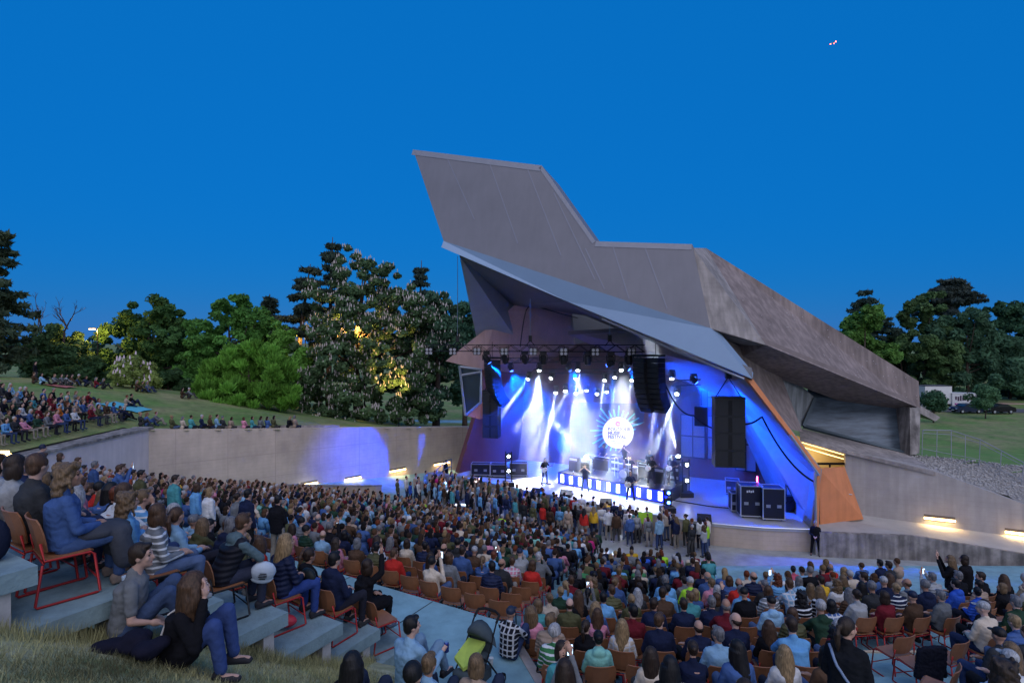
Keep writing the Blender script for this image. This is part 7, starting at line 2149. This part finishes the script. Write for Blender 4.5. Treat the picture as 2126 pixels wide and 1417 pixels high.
cn_.add(vs, [(i*N_ + j, i*N_ + j + 1, (i+1)*N_ + j + 1, (i+1)*N_ + j) for i in range(4) for j in range(N_ - 1)])
me = cn_.mesh('canopy', True); cc_ = bpy.data.objects.new('canopy', me); md = cc_.modifiers.new('s', 'SOLIDIFY'); md.thickness = .02; me.materials.append(DGREY); COL.objects.link(cc_); cc_.parent = sr
lb_ = MB(); lb_.prism([(-.17, .08, .70), (.15, .08, .72), (.19, -.28, .60), (.05, -.36, .50), (-.16, -.30, .58)], (0, 0, .05)); link('blanket', lb_.mesh('blanket'), LIMEB, sr)
MB().box((0, .0, .26), (.36, .42, .16)).obj('basket', DGREY, sr)
# plastic cup on the slab edge
cp = empty('plastic_cup', LP(SLAB_Q[2] - .12, 6.22, SLAB_H[2])); tag(cp, 'clear plastic cup standing on the slab edge beside the lawn couple', 'cup')
MB().tube([(0, 0, .002), (0, 0, .12)], [.030, .042], 14).obj('cup_body', mat('cup_plastic', (.55, .68, .78), .15, spec=.6), cp)
MB().tube([(0, 0, .003), (0, 0, .05)], [.0305, .0365], 14).obj('drink', mat('cup_drink', (.5, .42, .25), .3), cp)
CUPW = mat('paper_cup', (.6, .6, .58), .6)
for x, y, h, lb, tip_ in ((-.35, 9.3, WALK_H, 'white paper cup standing on the walkway near the kerb', 0), (-2.3, 9.9, WALK_H, 'white paper cup lying on the walkway below the pointing person', 1), (5.9, 9.35, row_mid(9.35), 'white paper cup on the open paving of the right aisle', 0), (-1.3, 8.6, WALK_H, 'crushed white paper cup beside the stroller', 1)):
    r = empty('paper_cup', (x, y, CZ - h + (.04 if tip_ else 0))); tag(r, lb, 'cup')
    if tip_: r.rotation_euler = (R(88), 0, R(40))
    MB().tube([(0, 0, .001), (0, 0, .11)], [.028, .040], 12).obj('cup_body', CUPW, r); MB().tube([(0, 0, .110), (0, 0, .116)], .042, 12).obj('rim', CUPW, r)
# backpacks and bags among the near chairs
for x, y, h, c, lb in ((.35, 8.0, row_mid(8.0), (.03, .035, .04), 'dark grey backpack on the floor beside the near chairs'), (-4.75, 5.05, SLAB_H[1], (.012, .016, .035), 'navy bag lying on the highest slab at the left edge')):
    b_ = MB(); b_.ball((0, 0, .19), (.16, .11, .21), 10, 8); b_.ball((0, -.10, .14), (.11, .05, .11), 8, 6)
    o = link('backpack', remesh('backpack', b_, .02, 2) if False else smooth(b_.mesh('backpack')), None); o.data.materials.append(FAB['plain']); o.color = (*c, 1); o.location = (x, y, CZ - h); tag(o, lb, 'bag')
# blankets on the grass bank
for u, v, d_, c, lb, sx, sy in ((262, 847, 0, (.10, .42, .52), 'turquoise picnic blanket on the grass bank', 2.6, 1.6), (124, 803, 0, (.42, .14, .12), 'red patterned picnic blanket on the crest of the grass bank', 1.7, 1.1), (148, 836, 0, (.50, .33, .16), 'orange picnic blanket on the grass bank', 1.8, 1.1)):
    x, y, h = on_bank(u, v); n = 9
    m_ = MB(); vs = []
    for j in range(n):
        for i in range(n):
            px_, py_ = x + (i/(n-1) - .5)*sx, y + (j/(n-1) - .5)*sy; vs.append((px_, py_, mound(px_, py_) + .10 + .015*math.sin(i*2.1 + j)))
    m_.add(vs, [(j*n+i, j*n+i+1, (j+1)*n+i+1, (j+1)*n+i) for j in range(n-1) for i in range(n-1)])
    o = m_.obj('picnic_blanket', mat('blanket_%d' % u, c, .9, noise=.2, scale=6)); tag(o, lb, 'blanket')
# tiny step lights at the left edge
for i, (u, v) in enumerate(((8, 938), (22, 944))):
    p = W(u, v, 24.5); r = empty('step_light', p); tag(r, ['left', 'right'][i] + ' one of two tiny warm step lights at the left edge', 'lamp')
    MB().box((0, .1, -.3), (.08, .08, .6)).obj('post', BLACK, r); MB().box((0, 0, 0), (.42, .1, .1)).obj('lens', STRIP, r)
# ---- right: railing, trailers, cars, tape
RAIL = mat('rail_galvanised', (.26, .27, .29), .5, .5)
rl = [W(1916, 892, 32.6), W(1975, 893, 32.8), W(2035, 912, 31.8), W(2126, 960, 30.2), W(2230, 1015, 28.6)]
rb_ = [W(1914, 935, 32.4), W(1975, 948, 32.3), W(2033, 958, 31.6), W(2120, 1000, 30.0), W(2225, 1062, 28.4)]
r = empty('handrail', rb_[0]); tag(r, 'galvanised steel guard rail along the top of the stone bank', 'railing'); o_ = rb_[0]
MB().tube([p - o_ for p in rl], .028, 6).obj('top_rail', RAIL, r)
MB().tube([p - o_ - (p - q)*.16 for p, q in zip(rl, rb_)], .018, 6).obj('mid_rail', RAIL, r)
MB().tube([q - o_ + (p - q)*.10 for p, q in zip(rl, rb_)], .018, 6).obj('bottom_rail', RAIL, r)
for t in (0, .5, 1, 1.5, 2, 2.5, 3, 3.5):
    i = min(int(t), 3); f = t - i; MB().tube([rl[i].lerp(rl[i+1], f) - o_, rb_[i].lerp(rb_[i+1], f) - o_ - Vector((0, 0, .25))], .02, 6).obj('post', RAIL, r)
# white box trailer
TR = mat('trailer_white', (.62, .62, .60), .5, noise=.06, scale=1)
def wheels(root, xs, y, rr, w=.25):
    for x in xs:
        for s in (-1, 1):
            k_ = MB().tube([(x, s*y - s*w, rr), (x, s*y, rr)], rr, 14).obj('wheel', RUBBER, root); MB().tube([(x, s*y - s*w*.2, rr), (x, s*y + s*.01, rr)], rr*.55, 12).obj('rim', STEEL, k_)
gz = -.33
t1 = empty('box_trailer', (*W(1937, 850, 92)[:2], gz)); tag(t1, 'white box trailer with a small dark hatch parked before the wood', 'trailer')
MB().box((0, 0, 2.35), (4.4, 2.4, 2.9)).obj('body', TR, t1); MB().box((0, 0, 3.83), (4.5, 2.5, .08)).obj('roof', mat('trailer_roof', (.08, .08, .09), .6), t1)
MB().box((.2, -1.22, 2.6), (.75, .04, .5)).obj('hatch', BLACK, t1); MB().box((0, 0, .75), (4.2, 1.8, .25)).obj('chassis', BLACK, t1); wheels(t1, (-.8, .2), 1.15, .42)
MB().tube([(2.1, 0, .7), (3.3, 0, .55)], .07, 6).obj('drawbar', BLACK, t1)
t2 = empty('food_trailer', (*W(1997, 852, 91)[:2], gz), R(-18)); tag(t2, 'small white catering trailer with coloured lettering on its sides', 'trailer')
MB().box((0, 0, 1.6), (3.4, 2.1, 2.1)).obj('body', TR, t2); MB().box((0, 0, 2.68), (3.5, 2.2, .06)).obj('roof', TR, t2)
for k in range(6):
    MB().box((-1.2 + .32*k, -1.055, 1.9 - .1*(k % 2)), (.24, .012, .55 + .15*(k % 3))).obj('lettering', mat('sign_dark', (.06, .03, .06), .6), t2)
    MB().box((-1.25 + .33*k, -1.055, .95), (.27, .012, .26)).obj('lettering', mat('sign_magenta', (.35, .03, .22), .6), t2)
for k in range(3): MB().box((1.705, -.6 + .5*k, 1.6), (.012, .4, 1.2 - .2*k)).obj('poster', mat('poster_%d' % k, ((.5, .25, .05), (.4, .08, .2), (.3, .3, .35))[k], .6), t2)
MB().box((0, 0, .5), (3.2, 1.6, .18)).obj('chassis', BLACK, t2); wheels(t2, (-.3, .5), 1.0, .36)
def car(label, u, d, rz, col):
    r = empty('parked_car', (*W(u, 857, d)[:2], gz + .06), rz); tag(r, label, 'car', 'cars parked on the road at right')
    pr = [(-2.15, .35), (-2.2, .75), (-1.9, .95), (-1.1, 1.05), (-.45, 1.42), (.75, 1.46), (1.55, 1.08), (2.1, .95), (2.2, .55), (2.15, .30)]
    m_ = MB(); m_.prism([(x, -.82, z) for x, z in pr], (0, 1.64, 0)); bo = m_.obj('body', mat('car_paint_' + label[:4], col, .25, .5, spec=.6), r)
    gm = mat('car_glass', (.02, .025, .03), .08, spec=.8)
    MB().prism([(-.98, -.826, 1.08), (-.45, -.826, 1.36), (.70, -.826, 1.40), (1.35, -.826, 1.10)], (0, 1.652, 0)).obj('window', gm, r)
    MB().prism([(-1.06, -.7, 1.075), (-.50, -.7, 1.41), (-.50, .7, 1.41), (-1.06, .7, 1.075)], (-.03, 0, .02)).obj('windscreen', gm, r)
    wheels(r, (-1.35, 1.3), .85, .33, .2)
    for s in (-1, 1): MB().box((-2.17, s*.6, .72), (.06, .3, .14)).obj('headlight', mat('headlight', (.7, .7, .72), .2), r); MB().box((2.17, s*.62, .85), (.06, .26, .14)).obj('tail_light', mat('tail_light', (.35, .02, .02), .3), r)
    MB().box((-2.21, 0, .48), (.02, .5, .12)).obj('number_plate', TR, r)
car('dark blue parked car left of the young tree', 2006, 86.0, R(4), (.02, .03, .07)); car('black parked car right of the young tree', 2072, 85.5, R(4), (.01, .01, .013))
car('silver car half hidden behind the small bushy tree', 1915, 87, R(8), (.25, .27, .3))
tp = MB(); a, b = W(2055, 836, 94), W(2180, 838, 94)
o = MB().prism([a, b, b - Vector((0, 0, .12)), a - Vector((0, 0, .12))], (0, .02, 0)).obj('barrier_tape', mat('tape_red_white', (.5, .3, .3), .6)); tag(o, 'red and white barrier tape strung in front of the wood', 'tape')
for i, p in enumerate((a, b)):
    s = MB().tube([Vector((p.x, p.y, gz)), p + Vector((0, 0, .1))], .03, 5).obj('tape_post', STEEL, o)
# ---- aircraft high in the sky
ac = empty('aircraft', W(1728, 90, 900), R(35)); ac.rotation_euler = (0, R(-20), R(20)); tag(ac, 'tiny aircraft with red navigation lights high in the blue sky', 'aircraft')
PL = mat('aircraft_grey', (.35, .37, .4), .5)
MB().tube([(-5.5, 0, 0), (-4.5, 0, 0), (3, 0, 0), (6, 0, .5)], [.2, .8, .8, .15], 8).obj('fuselage', PL, ac)
MB().prism([(-1.2, -6.5, .1), (.6, -6.5, .1), (1.5, 0, 0), (-1.5, 0, 0)], (0, 0, .15)).obj('wing', PL, ac); MB().prism([(-1.2, 6.5, .1), (.6, 6.5, .1), (1.5, 0, 0), (-1.5, 0, 0)], (0, 0, .15)).obj('wing', PL, ac)
MB().prism([(4.6, -.08, .4), (6.2, -.08, .4), (6.6, -.08, 2.2), (5.8, -.08, 2.2)], (0, .16, 0)).obj('tail_fin', PL, ac)
REDL = mat('nav_red', (1, .1, .05), emit=(1.0, .12, .05), estr=12)
for x, y in ((-4.6, 0), (4.2, .6), (0, -6.3)): MB().ball((x, y, -.5), .75, 8, 5).obj('navigation_light', REDL, ac)
bpy.data.scenes.remove(TMP)
